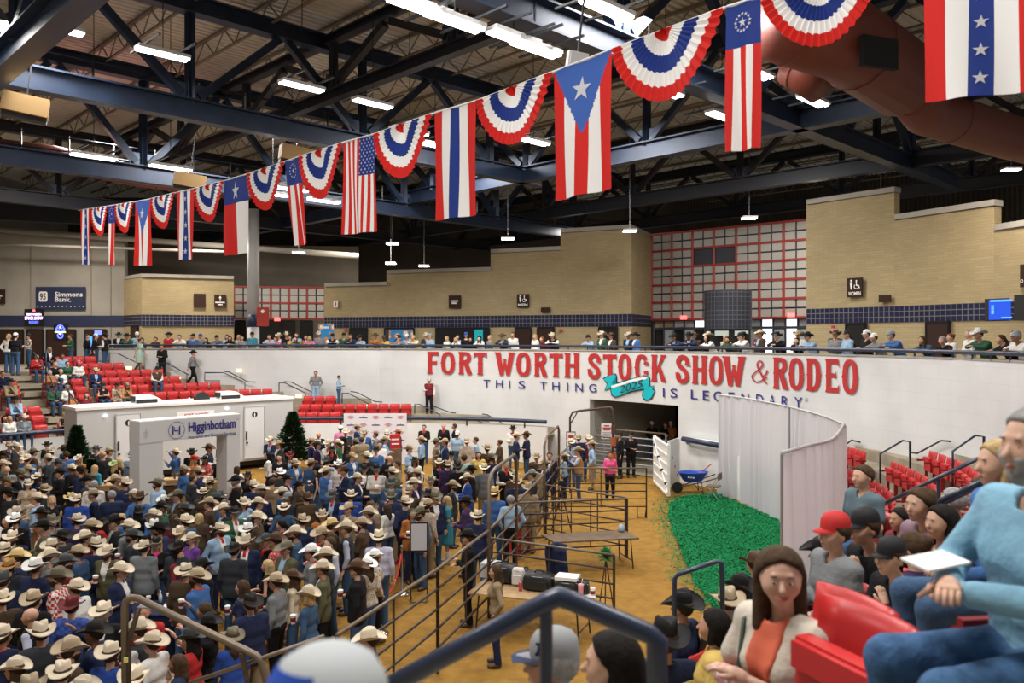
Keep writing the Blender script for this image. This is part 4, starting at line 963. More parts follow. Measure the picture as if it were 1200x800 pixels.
def low_join(recs, name, label):
    V = []; Fs = []; MI = []; mats = []; n0 = 0
    def walk(o, Mx):
        yield o, Mx
        for c in o.children: yield from walk(c, Mx @ (Matrix.Translation(c.location) @ c.rotation_euler.to_matrix().to_4x4() @ Matrix.Diagonal((*c.scale, 1))))
    olds = []
    for r in recs:
        o = r['o']; M0 = Matrix.Translation(o.location) @ o.rotation_euler.to_matrix().to_4x4() @ Matrix.Diagonal((*o.scale, 1))
        for ob, Mx in walk(o, M0):
            olds.append(ob); me = ob.data; n = len(me.vertices); co = np.empty(n*3, np.float32); me.vertices.foreach_get('co', co); co = co.reshape(-1, 3); A = np.array(Mx)
            V.append(co @ A[:3, :3].T+A[:3, 3]); nl = len(me.loops); lv = np.empty(nl, np.int32); me.loops.foreach_get('vertex_index', lv)
            ls = np.empty(len(me.polygons), np.int32); me.polygons.foreach_get('loop_start', ls); lt_ = np.empty(len(me.polygons), np.int32); me.polygons.foreach_get('loop_total', lt_); mi = np.empty(len(me.polygons), np.int32); me.polygons.foreach_get('material_index', mi)
            idx = []
            for s in ob.material_slots:
                if s.material not in mats: mats.append(s.material)
                idx.append(mats.index(s.material))
            Fs.append((lv+n0, lt_)); MI.append(np.array(idx)[np.clip(mi, 0, len(idx)-1)]); n0 += n
    V = np.concatenate(V); lv = np.concatenate([f[0] for f in Fs]); lt_ = np.concatenate([f[1] for f in Fs]); MI = np.concatenate(MI)
    me = bpy.data.meshes.new(name); me.vertices.add(len(V)); me.vertices.foreach_set('co', V.astype(np.float32).ravel()); me.loops.add(len(lv)); me.loops.foreach_set('vertex_index', lv); me.polygons.add(len(lt_))
    me.polygons.foreach_set('loop_start', np.concatenate([[0], np.cumsum(lt_)[:-1]]).astype(np.int32)); me.polygons.foreach_set('loop_total', lt_); 
    for m_ in mats: me.materials.append(m_)
    me.polygons.foreach_set('material_index', MI.astype(np.int32)); me.polygons.foreach_set('use_smooth', [True]*len(lt_)); me.update(calc_edges=True); me.validate()
    bpy.data.batch_remove(olds); o = link(name, me, kind='stuff'); tag(o, label, 'crowd'); return o
LOW = []
def person(x, y, z, rz, spec, top, pose='s', flags='', scale=1.0, bottom='jn', h=.024, detail=True, skin=None, yaw=0, low=False, group=None, arms=None, key=None, label=None, hair_style=None, rnd=None, hat_rot=None):
    rnd = rnd or random; sex, hat, hair = spec[0], spec[1], (spec[2] if len(spec) > 2 else 'n')
    g, c = top[0], top[1:3]; bm = part_mesh('body', pose, sex, h, arms, key, yaw)
    o = bpy.data.objects.new('person', bm); C.objects.link(o); o.location = (x, y, z); o.rotation_euler = (0, 0, rz); o.scale = (scale,)*3
    sk = SKIN[skin if skin is not None else rnd.choices([0, 1, 2, 3, 4], [4, 4, 3, 2, .7])[0]]
    for i, m_ in enumerate((sk, EYE_M, LIP_M)): o.material_slots[i].link = 'OBJECT'; o.material_slots[i].material = m_
    if 'O' in flags: bottom = 'bk'
    J = skeleton(pose, sex, arms); hd = Vector(J['head']); seated = pose in 'uvx'; pm = lambda k_: part_mesh(k_, pose, sex, h, arms, key)
    leg_c = {'jn': 'dn', 'bk': 'bk', 'nv': 'nv', 'kh': 'tn', 'gy': 'gy', 'wh': 'wh'}[bottom] if bottom in ('jn', 'bk', 'nv', 'kh', 'gy', 'wh') else bottom
    if g == 'D': child('dress_top', pm('sleeveless' if 'q' not in flags else 'tshirt'), cmat(c), o); child('skirt', pm('skirt'), cmat(c), o)
    else:
        if g == 'V': child('shirt', pm('shirt'), cmat('wh' if 'W' not in flags else 'lv'), o); child('vest', pm('vest'), cmat(c), o)
        elif g == 'B' or g == 'C': child('blazer' if g == 'B' else 'coat', pm('blazer' if g == 'B' else 'coat'), cmat(c), o)
        else: child({'S': 'shirt', 'T': 'shirt', 'K': 'shirt'}[g], pm({'S': 'shirt', 'T': 'tshirt', 'K': 'sleeveless'}[g]), cmat(c), o)
        child('trousers', pm('trousers'), cmat(leg_c), o)
        if g == 'B': child('shirt_front', pm('shirt_front'), cmat('wh' if rnd.random() < .65 else 'lb'), o)
    child('boots', pm('boots'), BOOT if 'b' not in flags else BOOTW, o)
    if 'r' in flags: child('bandana', pm('bandana'), mat('bandana_red', (.55, .025, .025), .75), o)
    if 'k' in flags: child('bandana', pm('bandana'), mat('bandana_pink', (.75, .03, .25), .75), o)
    st = hair_style
    if hair != 'x':
        if st is None: st = ('long' if rnd.random() < .78 else rnd.choice(['bob', 'tail', 'bun'] if hat == '-' else ['bob', 'tail'])) if sex == 'F' else 'short'
        child('hair', part_mesh('hair_'+st, pose, sex, h, arms, key, yaw), hmat(hair), o)
    if sex == 'M' and ('z' in flags or (detail and group == 'crowd' and rnd.random() < .25)): child('beard', pm('beard'), hmat(hair if hair != 'x' else 'n'), o)
    if hat != '-':
        if hat in 'WKGBR':
            child('baseball_cap', cap_mesh(), mat('cap_'+hat, HATC[hat][0], .7), o, hd+Vector((0, .012, .045)), hat_rot or (.06, 0, 0))
        else:
            tilt = (rnd.uniform(-.08, .10), rnd.uniform(-.06, .06), 0)
            sc_ = 1.08 if sex == 'M' else 1.03; k = rnd.uniform(.85, 1.1); hc = HATC[hat][0]; kk = int(k*8)/8
            ho = child('cowboy_hat', hat_mesh(rnd.randrange(3)), mat('felt_%s_%d' % (hat, int(k*8)), tuple(min(.85, v*kk) for v in hc), .75), o, hd+Vector((0, .008, .048)), hat_rot or tilt, (sc_,)*3)
            if detail: child('hat_band', band_mesh(), mat('hat_band_dark', (.05, .03, .02), .5) if rnd.random() < .5 else mat('hat_band_light', (.4, .33, .25), .5), ho)
    rec = dict(o=o, sex=sex, hat=hat, hair=hair, g=g, c=c, pose=pose, flags=flags, st=st, x=x, y=y, z=z, label=label, seated=seated, group=group, bottom=bottom)
    if low: LOW.append(rec); return o
    if 'c' in flags and not low: cups.append((o, J, scale))
    people.append(rec); return o
PNAME = dict(s='standing', c='', h='hands together', a='arms crossed', r='arm raised', p='hands on hips', w='walking', l='leaning on the rail', u='seated', v='seated leaning forward', x='seated arms crossed')
# ------------------------------------------------------------------ the people, placed from where they stand
CROWD = """10,519,Mtn,Bbr,1,s,r;19,521,Mcn,Bch,2,h,r;3,531,Mkn,Bbk,2;25,531,Mcn,Sbr,1;39,528,Mon,Bbr,3,h;32,535,Mcn,Bbl,4,s,r;55,519,Mkn,Vbk,1,p;61,526,Mcn,Swh,5;71,524,Mbn,Bdn,3;57,535,Mcn,Bch,6,h
68,540,Mdn,Bch,2,c,r;78,532,M-n,Bbl,5,s,r;89,521,Mcn,Bnv,1,s,r;93,535,Fcy,Sor,0;84,546,Mcn,Sbk,6;94,549,Mkn,Bnv,6,c;113,524,Mdn,Vch,0;111,548,F-y,Stl,4,s;71,551,Mkn,Sbk,7,h,O;3,542,Mcn,Bbr,2;8,550,Mxx,Bgy,5;5,556,Mdn,Bch,4;19,553,Mon,Bbk,2
33,548,Mtn,Bnv,6,s,r;43,557,Fcn,Bnv,4;8,561,Mon,Bbk,2;31,564,Fcn,Slo,1;21,574,Mkn,Bbk,6;44,581,Mcn,Slb,6,c;32,582,F-y,Slo,6;121,532,Mxx,Bbk,6;127,527,Mtn,Sbr,3;130,544,Fey,Dbk,4;141,540,F-y,Bbk,6,c;153,531,Mgn,Slb,4;161,527,Mkn,Bbk,2
155,547,Fky,Bgy,1,h,r;185,564,Mon,Slb,6,s;111,567,M-g,Swh,4;114,576,Mtn,Bnv,7,c;127,579,M-g,Bnv,5;209,528,Mcn,Sbl,6,r;222,528,Mkn,Bbk,4;226,538,Fry,Cog,2;240,536,Fkn,Sfl,0,h,;244,523,Mbn,Vnv,2,c;261,519,MGn,Sol,0,h;267,533,F-e,Kmr,6,c,r
257,541,Fkk,Bbk,4;293,551,Fkn,Dbk,0;277,560,Mkg,Bbk,6,c,r;246,561,Mcn,Sol,4;238,574,Fcn,Sbr,4;317,513,Mcn,Bnv,0,h,r;327,518,Mtn,Bch,7;315,533,F-k,Swh,6,c;328,535,M-k,Sbk,0,h;328,551,Mwn,Bch,5;340,531,Fmk,Bbk,0,s,r;307,571,Mcn,Bmr,6
319,564,M-n,Ctn,4;327,574,Mcn,Bdn,3;257,578,Mdn,Bnv,4;373,509,Mxx,Bbk,1;366,515,Mtn,Bnv,2,s,r;374,519,Mdn,Bpl,2;382,517,Mcn,Swh,0,s,r;389,524,Fkk,Dbk,0,h,r;396,517,Mcn,Bgn,6,s,r;404,514,Fkn,Dbk,6,h;405,504,Mcn,Bch,0;399,502,MWn,Slp,4
418,499,Mtn,Bnv,2;417,515,Fon,Ccm,5,h;424,515,M-n,Ctn,4;428,505,Mtn,Bbl,0;440,509,M-n,Sgy,6;441,525,Mkn,Sbl,0,h;397,541,Mwn,Swh,0,s,r;383,538,Mdn,Slb,4;382,550,Mcn,Vbl,3,s,W;373,548,Fkn,Kbk,6;404,549,Mbn,Bnv,7,h,r;418,557,Mcn,Bnv,2
442,547,Mkn,Swh,0,s,r;411,577,Mcn,Brb,4;390,577,Mdn,Bnv,0,h,r;336,558,Mkn,Bnv,2,s,r;338,582,MGn,Sch,7,h;359,580,Mbn,Bbr,5,c;10,608,F-k,Cwh,0,h;26,597,Mcn,Bdn,4;41,599,Fkn,Kog,6,c;76,580,Fsk,Dbk,4;90,582,Mcn,Brb,4;51,613,Mkn,Bol,7,h,r
67,607,Mon,Sgy,1;84,606,Mcn,Bpl,5;74,625,Mkn,Bch,6;112,612,Mtn,Bch,6;99,626,Mcn,Smr,3;109,636,Mcn,Bnv,5;60,636,Mcn,Bbr,4;62,647,Mcn,Sgy,3;93,643,Mtn,Bdn,6,c,r;23,648,Msn,Bnv,6;123,611,F-k,Srd,6,c;142,606,F-y,Sbl,2;139,609,Mkn,Bch,7
152,612,Mcn,Bgy,2;158,623,Mdn,Bch,6,c;161,641,Mcn,Bgy,4;123,642,Mcn,Bol,0;164,579,Mbn,Bbl,4;157,577,Fcn,Sdn,6;161,597,Fkk,Dbk,5,h;179,600,Fcy,Bbl,2,c;196,583,Fwn,Sol,0,s,;187,591,Mkn,Sgn,2;205,577,Mon,Bbr,7;221,592,Mdn,Sbk,6,c
204,607,F-n,Smr,4;216,608,Mcn,Bdn,5;209,620,Fcy,Sbk,4;225,627,Fcy,Spu,7,c;172,613,Mwn,Sbk,0;184,633,Fky,Tbk,0,h,k;188,616,Mkn,Bnv,6;233,606,F-y,Cbr,4;244,586,Mtn,Bbr,6,s,r;255,581,Mdn,Bbl,6;262,593,Mcn,Bch,7;274,597,Mkn,Bgn,1,h,r
257,616,Mcn,Blb,1,p,r;302,586,Mcn,Bbk,2;300,603,Mcn,Cbr,2;310,579,M-n,Bnv,4;333,592,Fcn,Sdn,4;333,614,F-k,Sbk,6,c,r;290,617,Mwn,Sbr,4;295,628,Mcn,Bnv,0,c,r;307,631,Fdy,Dbk,7,h,r;325,628,Mbn,Sfl,6;350,621,Mcn,Bdn,6;378,600,Ftn,Cog,0,s,r
372,621,Mtn,Cbr,7,h,r;392,612,Msn,Bbr,3;409,592,Mtn,Btn,7;403,614,Mcn,Vch,6,s,W;388,635,M-n,Vgn,7,s,W;433,598,Mcn,Bnv,6,c,r;441,590,Mbn,Btn,5;444,626,Mcn,Slv,4;355,642,Mwn,Bgy,6,s,r;382,646,Mcn,Bch,6;376,662,Mcn,Bol,6,c;439,648,Fwn,Slo,3
431,657,Fwn,Slo,5;419,662,Mbn,Cbk,6,c;346,671,Fbn,Scr,6;362,692,Fcy,Sdn,6,c;321,676,Mtn,Sgy,6,c;289,686,F-n,Bnv,6,c;294,701,Mkn,Bnv,5;232,671,Mtn,Bbl,6,s,rz;219,664,Mcn,Bbr,4;240,656,Mkn,Bbk,3;241,713,F-n,Sdn,6,r;325,659,F-y,Dbk,6,h
10,659,Myn,Bch,4;3,675,Mdn,Bnv,4;46,658,Mwn,Bnv,4;71,655,Mdn,Bmr,3;69,671,Mon,Spd,6;90,684,Mcn,Swh,6;3,697,Mcn,Sbr,5;39,698,Mtn,Bbk,4;42,719,Mxx,Vbk,6,s,W;79,706,Mmn,Spb,4;125,710,Mcg,Bbk,0,s,z;113,737,Mkn,Bnv,6,r
2,739,Mcn,Bnv,4,s,r;19,777,Fcn,Sbk,6;73,781,Mcn,Slb,4,c;130,759,Mcn,Srb,4;162,734,Mcn,Vch,6,c;179,743,Mcn,Swh,6,c;222,742,Fdk,Trd,6,r;248,727,Fkk,Tbk,6,r;266,739,Fon,Srb,5;434,743,Mcn,Bch,6,s;167,715,M-g,Srd,0,h
467,504,Mtn,Bnv,6;453,506,Mcn,Bdn,4;451,513,Mtn,Slb,2;445,520,M-n,Swh,0;456,537,Mxx,Bbk,3;479,524,Mtn,Slb,2;497,500,M-n,Sbk,0,h,r;520,499,Mxx,Sbk,0,s,r;533,499,M-n,Sbk,6;536,508,MWn,Slb,0,s,z;494,513,Mtn,Slb,6,c;486,537,Fkn,Swh,0
466,543,M-n,Btn,6;511,516,Mon,Btn,2,s,r;522,516,Mtn,Bnv,6,c;529,531,Mkn,Bbk,0;515,539,Fcn,Vbk,0,h,r;525,542,Mtn,Bpl,4;537,544,Mkn,Bbk,4;544,536,M-n,Smg,4;547,515,Mtn,Clo,4;558,515,M-n,Slb,6;548,557,Mcn,Brb,6,h;461,550,Mcn,Sol,5
478,556,F-n,Swh,6;489,552,Mcn,Bpl,6;484,563,Mcn,Bpl,2;459,562,Mdn,Bdn,0;505,561,Fon,Slo,0;458,578,Mon,Bnv,4;455,596,F-n,Swh,5;481,599,F-n,Cog,1,c;493,598,Mon,Bdn,7,c,z;500,588,Mtn,Slo,3;512,578,Mon,Bnv,1;520,586,F-y,Dtl,6,h,qb
503,577,Mkn,Bbk,4;547,585,Mkn,Bpl,6,h;560,601,Mcn,Bnv,4;549,625,Mkn,Sbk,6,a,O;601,500,Mkn,Swh,0,h,r;605,509,Mcn,Bnv,2;617,508,Mbn,Bnv,6;586,518,F-n,Cbr,6,h;561,532,F-n,Dye,0,s,q;571,523,Mtn,Bbr,4;576,534,Mon,Bnv,5,s,r;564,546,Mcn,Bgy,4
593,545,M-g,Vbk,0,h,r;585,575,Msn,Sbl,4;593,584,M-g,Slb,4;608,554,Mcn,Bbr,4;605,562,Mtn,Bnv,4;620,553,Mgn,Bch,6;628,546,Mbn,Ctn,5;619,569,Mtn,Ctn,4;629,533,Mtn,Cbr,0;639,541,Mtn,Bnv,6;644,533,M-n,Bnv,0;664,532,Fcn,Slb,6
676,526,Mtn,Vcm,6,r,W;669,516,Mcn,Slb,4;678,511,Mtn,Bnv,4;689,511,Mcn,Bmr,0;694,518,Mtn,Slb,6,p;715,532,F-n,Spk,0,h;728,509,MKn,Sbk,6,s,O;738,509,MKn,Sbk,0,h,O;582,668,F-n,Stn,6,p;556,548,Mkn,Bbk,6;427,547,Mkn,Bch,0;350,566,Fkn,Cbr,2
15,625,Mcn,Bnv,0;133,560,Mtn,Bbr,3;52,570,Mtn,Bch,5;63,585,F-y,Sbk,1;102,560,Mkn,Bch,2;147,563,Mcn,Bnv,5;345,540,Mtn,Bbl,1;352,606,Mtn,Bnv,5;274,640,Mkn,Bch,4;190,660,F-k,Smr,2;430,532,Mcn,Bbk,5;412,533,Mtn,Bbl,1;470,585,Mcn,Bnv,5
530,566,Mtn,Bch,2;425,610,Mtn,Bbr,6;338,640,Mon,Bol,7;140,664,Mcn,Bnv,2;205,640,Mkn,Bch,4;18,605,Mwn,Sbk,4;48,735,Mcn,Bch,5;90,752,Mtn,Bbr,3;150,790,Mcn,Sbk,4;35,800,Mtn,Bnv,5;105,800,Mcn,Sgy,6;210,775,F-n,Bnv,6;5,640,Mcn,Bbl,4;365,540,Mtn,Bdn,3;480,572,Mtn,Bbr,0
297,566,Mcn,Bnv,5;285,585,Fcn,Slb,1;225,560,M-n,Bch,3;215,548,Fcn,Sbl,2;232,550,Mtn,Bnv,6;270,548,F-n,Swh,5"""
FACE = [0, .8, 1.57, 2.35, 3.14, -2.35, -1.57, -.8]       # facing: 0 to the camera, 2 to the picture's right, 4 away, 6 to its left
specs = []
for tok in CROWD.replace('\n', ';').split(';'):
    f = tok.split(','); px, py = float(f[0]), float(f[1]); sp = f[2]; top = f[3].replace('or', 'og'); face = int(f[4]) if len(f) > 4 else 4; pose = f[5] if len(f) > 5 and f[5] else 's'; fl = f[6] if len(f) > 6 else ''
    hat = sp[1]
    if hat == 'x': hat, hair = '-', 'x'
    else: hair = sp[2]
    scl = (.955 if sp[0] == 'F' else 1.02)*random.uniform(.97, 1.03); zh = (1.71 if hat not in '-WKGB' else 1.645)*scl
    s = (py-HZ)/(EYE-zh); Y = F/s; X = (px-600)/s
    if pose == 'c' or (pose == 's' and face in (0, 1, 2, 6, 7) and random.random() < .25): pose = 'c'; fl += 'c'
    if pose == 's' and random.random() < .35: pose = random.choice('hpa')
    specs.append([X, Y, FACE[face]+random.uniform(-.25, .25), sp[0]+hat+hair, top, pose, fl, scl])
pos = np.array([[a[0], a[1]] for a in specs])
BLOCKERS = [(-9.0, 24.3, .5)]
for it in range(60):
    d = pos[:, None]-pos[None]; r = np.hypot(d[..., 0], d[..., 1]); np.fill_diagonal(r, 9); m = r < .50
    if not m.any(): break
    push = np.where(m, (.51-r)/2, 0)[..., None]*d/np.maximum(r, .02)[..., None]; pos += np.nan_to_num(push).sum(1)*.7
ARCH_A, ARCH_B = None, None
NLOW = 88
def place_crowd(blocked):
    order = sorted(range(len(specs)), key=lambda i: -pos[i][1]); lowset = set(order[:NLOW])
    for ii, (a, p) in enumerate(zip(specs, pos)):
        lo_ = ii in lowset
        x, y = blocked(float(p[0]), float(p[1]))
        far = y > 26
        person(x, y, 0, a[2], a[3], a[4], a[5], a[6], a[7], bottom=random.choice(['jn']*5+['bk', 'kh', 'nv']), h=.05 if lo_ else .026, detail=not far, group='crowd', low=lo_)
RAIL = """113,M-e,Sbk,b;129,Mkn,Bbk,b;145,Mkn,Sgn;150,MWn,Slb;163,F-n,Sgy;173,F-y,Slp;178,F-n,Sbr;188,MKn,Sbk;193,Mkn,Srd;207,M-n,Swh;215,M-n,Sbk;222,MKn,Sbl;226,MBn,Sgy;240,F-k,Bbk;252,MKn,Sdn;258,F-n,Slb;266,F-k,Sbk;272,F-y,Slo;280,F-n,Sgy
288,MKn,Stl;313,M-n,Slv;319,Mcn,Swh;322,F-n,Slp;328,Mcn,Sbk;333,F-n,Sye;340,M-n,Slb;345,F-n,Sol;351,F-n,Sog;360,F-y,Slp;367,Mcn,Sgy;386,Mkn,Vbk;397,MKn,Sgn;410,M-n,Snv;421,Mkn,Slb;438,Mbn,Sog;449,Mbn,Sye;457,F-k,Sbk;464,MKn,Sgy;468,MWn,Slb
483,M-y,Vye;491,Mcn,Sch;500,MGn,Slb;518,F-y,Swh;525,F-n,Slb;530,F-y,Swh;535,MBn,Sbk;549,F-k,Sbk;551,F-n,Swh;558,F-k,Swh;562,F-y,Sgy;584,Mbn,Bch;589,M-n,Swh;614,F-y,Swh;632,F-e,Smr;642,Mcn,Vbk;684,MKn,Slb;689,Mtn,Ctn;698,Mcn,Bgn;708,Mbn,Bbr;721,Mcn,Bnv
728,Mkn,Bbl;785,Mkn,Bnv;796,Mbn,Bbr;801,Mkn,Bnv;811,Mcn,Sbk;824,F-k,Swh;831,F-y,Slo;845,F-k,Sgn;851,Mkn,Vbk,W;863,MKn,Swh;869,Mkn,Bmr;881,Mcn,Bbr;903,Mkn,Sbk;914,Mtn,Swh;925,F-k,Sbk;941,Mkn,Slb;954,MGn,Sch;967,Mbn,Sgy;970,F-k,Sbk;981,MKn,Slb
992,MWn,Sbk;1001,MWn,Sbk;1016,MWn,Sgy;1036,MGn,Sbl;1070,F-n,Sdn;1079,F-e,Swh;1092,F-g,Sbk;1100,M-g,Swh;1133,Mwk,Sgn;1145,M-n,Bnv;1160,F-n,Sbk;1168,F-e,Smr;1177,MGg,Swh;1190,F-n,Scm;1199,M-n,Srb"""
def place_rail():
    prev = None
    for i, tok in enumerate(RAIL.replace('\n', ';').split(';')):
        f = tok.split(','); px = float(f[0]); back = len(f) > 3 and f[3] == 'b'
        Y = tall_Y(px); x0, y0 = tall_xy(px-3); x1, y1 = tall_xy(px+3); dx, dy = x1-x0, y1-y0; l = math.hypot(dx, dy); nx, ny = -dy/l, dx/l
        if nx*x0+ny*y0 < 0: nx, ny = -nx, -ny
        x, y = tall_xy(px); tight = prev is not None and math.dist((x, y), prev) < .47; prev = None if tight else (x, y); dd = .95 if tight else .47+(.42 if i % 7 == 3 else 0)+(.3 if px < 130 else 0)
        ang = math.atan2(-ny, -nx)+math.pi/2+random.uniform(-.35, .35)
        pose = random.choice('lllllha' if dd < .6 else 'hasc'); 
        if dd > .6 and pose == 'l': pose = 'h'
        person(x+nx*dd, y+ny*dd, ZC, ang, f[1], f[2], pose, f[3] if len(f) > 3 and f[3] == 'W' else '', random.uniform(.99, 1.06)*(1 if f[1][0] == 'M' else .95), h=.05 if px < 770 else .028, detail=px > 900, group='rail', low=px < 770)
    # standing on the concourse at the far left
    for (px, py, sp, top, fc, ps) in ((10, 437, 'F-y', 'Swh', 4, 'p'), (18, 440, 'MWn', 'Sbk', 4, 'h'), (34, 432, 'MKn', 'Ssp', 7, 'h'), (66, 425, 'M-n', 'Bch', 0, 'h'), (83, 430, 'M-n', 'Sgn', 7, 'h'), (102, 432, 'M-n', 'Sbk', 2, 'c'), (112, 432, 'MWn', 'Sbk', 2, 's'), (123, 433, 'Mkn', 'Vbk', 6, 'h'), (50, 424, 'F-k', 'Sbk', 0, 's')):
        q = PG(px, py, ZC); person(q.x, q.y, ZC, FACE[fc], sp, top, ps, '', 1.0, h=.028, detail=False, group='left_stand')
def seat_solve(px, py, side, hh, z_of=None):
    best = None
    for i in range(420):
        Y = (26+i*.045) if side == 'L' else (1.6+i*.05); q = P(px, py, Y)
        if side == 'L' and px > 105 and not in_front(q.x, q.y+.3): continue
        zf = stand_z(q.x, q.y, side); d = abs(q.z-hh-zf)
        if sdist(q.x, q.y, side) < .4: continue
        if best is None or d < best[0]-.005: best = (d, q.x, q.y, zf)
    return best
LEFT = """43,414,M-n,Srd,x;58,411,F-g,Bbk,u;73,412,M-n,Slb,u;79,423,F-n,Sgn,u;92,423,FPn,Swh,u;65,428,F-y,Sbk,u;58,437,F-g,Sog,x;71,433,M-y,Swh,u;63,449,Mkn,Sgn,u;79,450,F-g,Swh,u;112,433,Mcn,Bnv,u;121,449,FKn,Kbk,x;135,447,Fkk,Dlo,v;147,447,Ftn,Scm,v;184,432,Mkn,Vbr,u
10,446,Mkn,Ctn,v;3,436,M-n,Snv,u;16,466,Mkn,Slb,v;5,487,F-k,Kgy,x;11,502,F-y,Swh,u;21,484,FKn,Swh,u;28,495,Mcn,Bgy,u;76,484,F-y,Kbk,x;101,461,F-n,Smr,u;84,462,F-y,Sog,u"""
def place_left():
    for tok in LEFT.replace('\n', ';').split(';'):
        f = tok.split(','); b = seat_solve(float(f[0]), float(f[1]), 'L', 1.25)
        i = min(range(len(FLd)), key=lambda j: math.hypot(FLd[j][0]-b[1], FLd[j][1]-b[2])); n = NL[i]; ang = math.atan2(-n[1], -n[0])+math.pi/2
        person(b[1], b[2], b[3], ang, f[2], f[3], f[4], '', .97, h=.028, detail=False, group='left_stand')
    for (px, py, sp, top, fc, ps, bt) in ((164, 439, 'F-n', 'Dmg', 2, 'w', 'jn'), (190, 439, 'M-n', 'Sbk', 0, 'h', 'bk'), (226, 449, 'Mkn', 'Sgy', 2, 'w', 'bk'), (370, 473, 'M-k', 'Sgy', 0, 'p', 'lb'), (397, 474, 'M-n', 'Slb', 2, 'h', 'jn'), (503, 489, 'Mcn', 'Vmr', 0, 'c', 'bk')):
        Y = tall_Y(px)*.984; q = P(px, py, Y); zf = stand_z(q.x, q.y, 'L')
        person(q.x, q.y, zf, FACE[fc], sp, top, ps, 'r' if px in (226, 370, 503) else '', .98 if px != 397 else .86, bottom=bt, h=.026, detail=False, group='left_stand')
# ------------------------------------------------------------------ lettering on the arena wall
def wall_fn(px0, px1, nz=0.0, k=.9982):
    A = Vector((*tall_xy(px0), 0))*k; B = Vector((*tall_xy(px1), 0))*k
    return lambda x, y: Vector((A.x+(B.x-A.x)*x, A.y+(B.y-A.y)*x, y))
letters = thing('wall_lettering', 'big red western FORT WORTH STOCK SHOW & RODEO lettering painted on the white wall', 'lettering')
def stem(x0, x1, y0=0, y1=1, fl=.07, spur=True, top=True, bot=True):
    c = (x0+x1)/2; w = (x1-x0)/2; L = [(y0, w+fl*(1 if bot else 0)), (y0+.035, w+fl*.75*(1 if bot else 0)), (y0+.09, w)]
    if spur: L += [(.47, w), (.5, w+.055), (.53, w)]
    L += [(y1-.09, w), (y1-.035, w+fl*.75*(1 if top else 0)), (y1, w+fl*(1 if top else 0))]
    L = [(y, ww) for y, ww in L if y0 <= y <= y1]; return [[(c-ww, y) for y, ww in L]+[(c+ww, y) for y, ww in reversed(L)]]
def ringp(cx, cy, rx, ry, ix, iy, a0=0, a1=360, n=28, sq=2.6):
    out = []
    def e(t, a, b): c, s = math.cos(t), math.sin(t); return (cx+a*math.copysign(abs(c)**(2/sq), c), cy+b*math.copysign(abs(s)**(2/sq), s))
    for i in range(n):
        t0 = math.radians(a0+(a1-a0)*i/n); t1 = math.radians(a0+(a1-a0)*(i+1)/n); out.append([e(t0, ix, iy), e(t0, rx, ry), e(t1, rx, ry), e(t1, ix, iy)])
    return out
SPL = [[(-.06, .5), (.02, .56), (.02, .44)]]; SPR = [[(1.06, .5), (.98, .44), (.98, .56)]]
def qd(*p): return [list(p)]
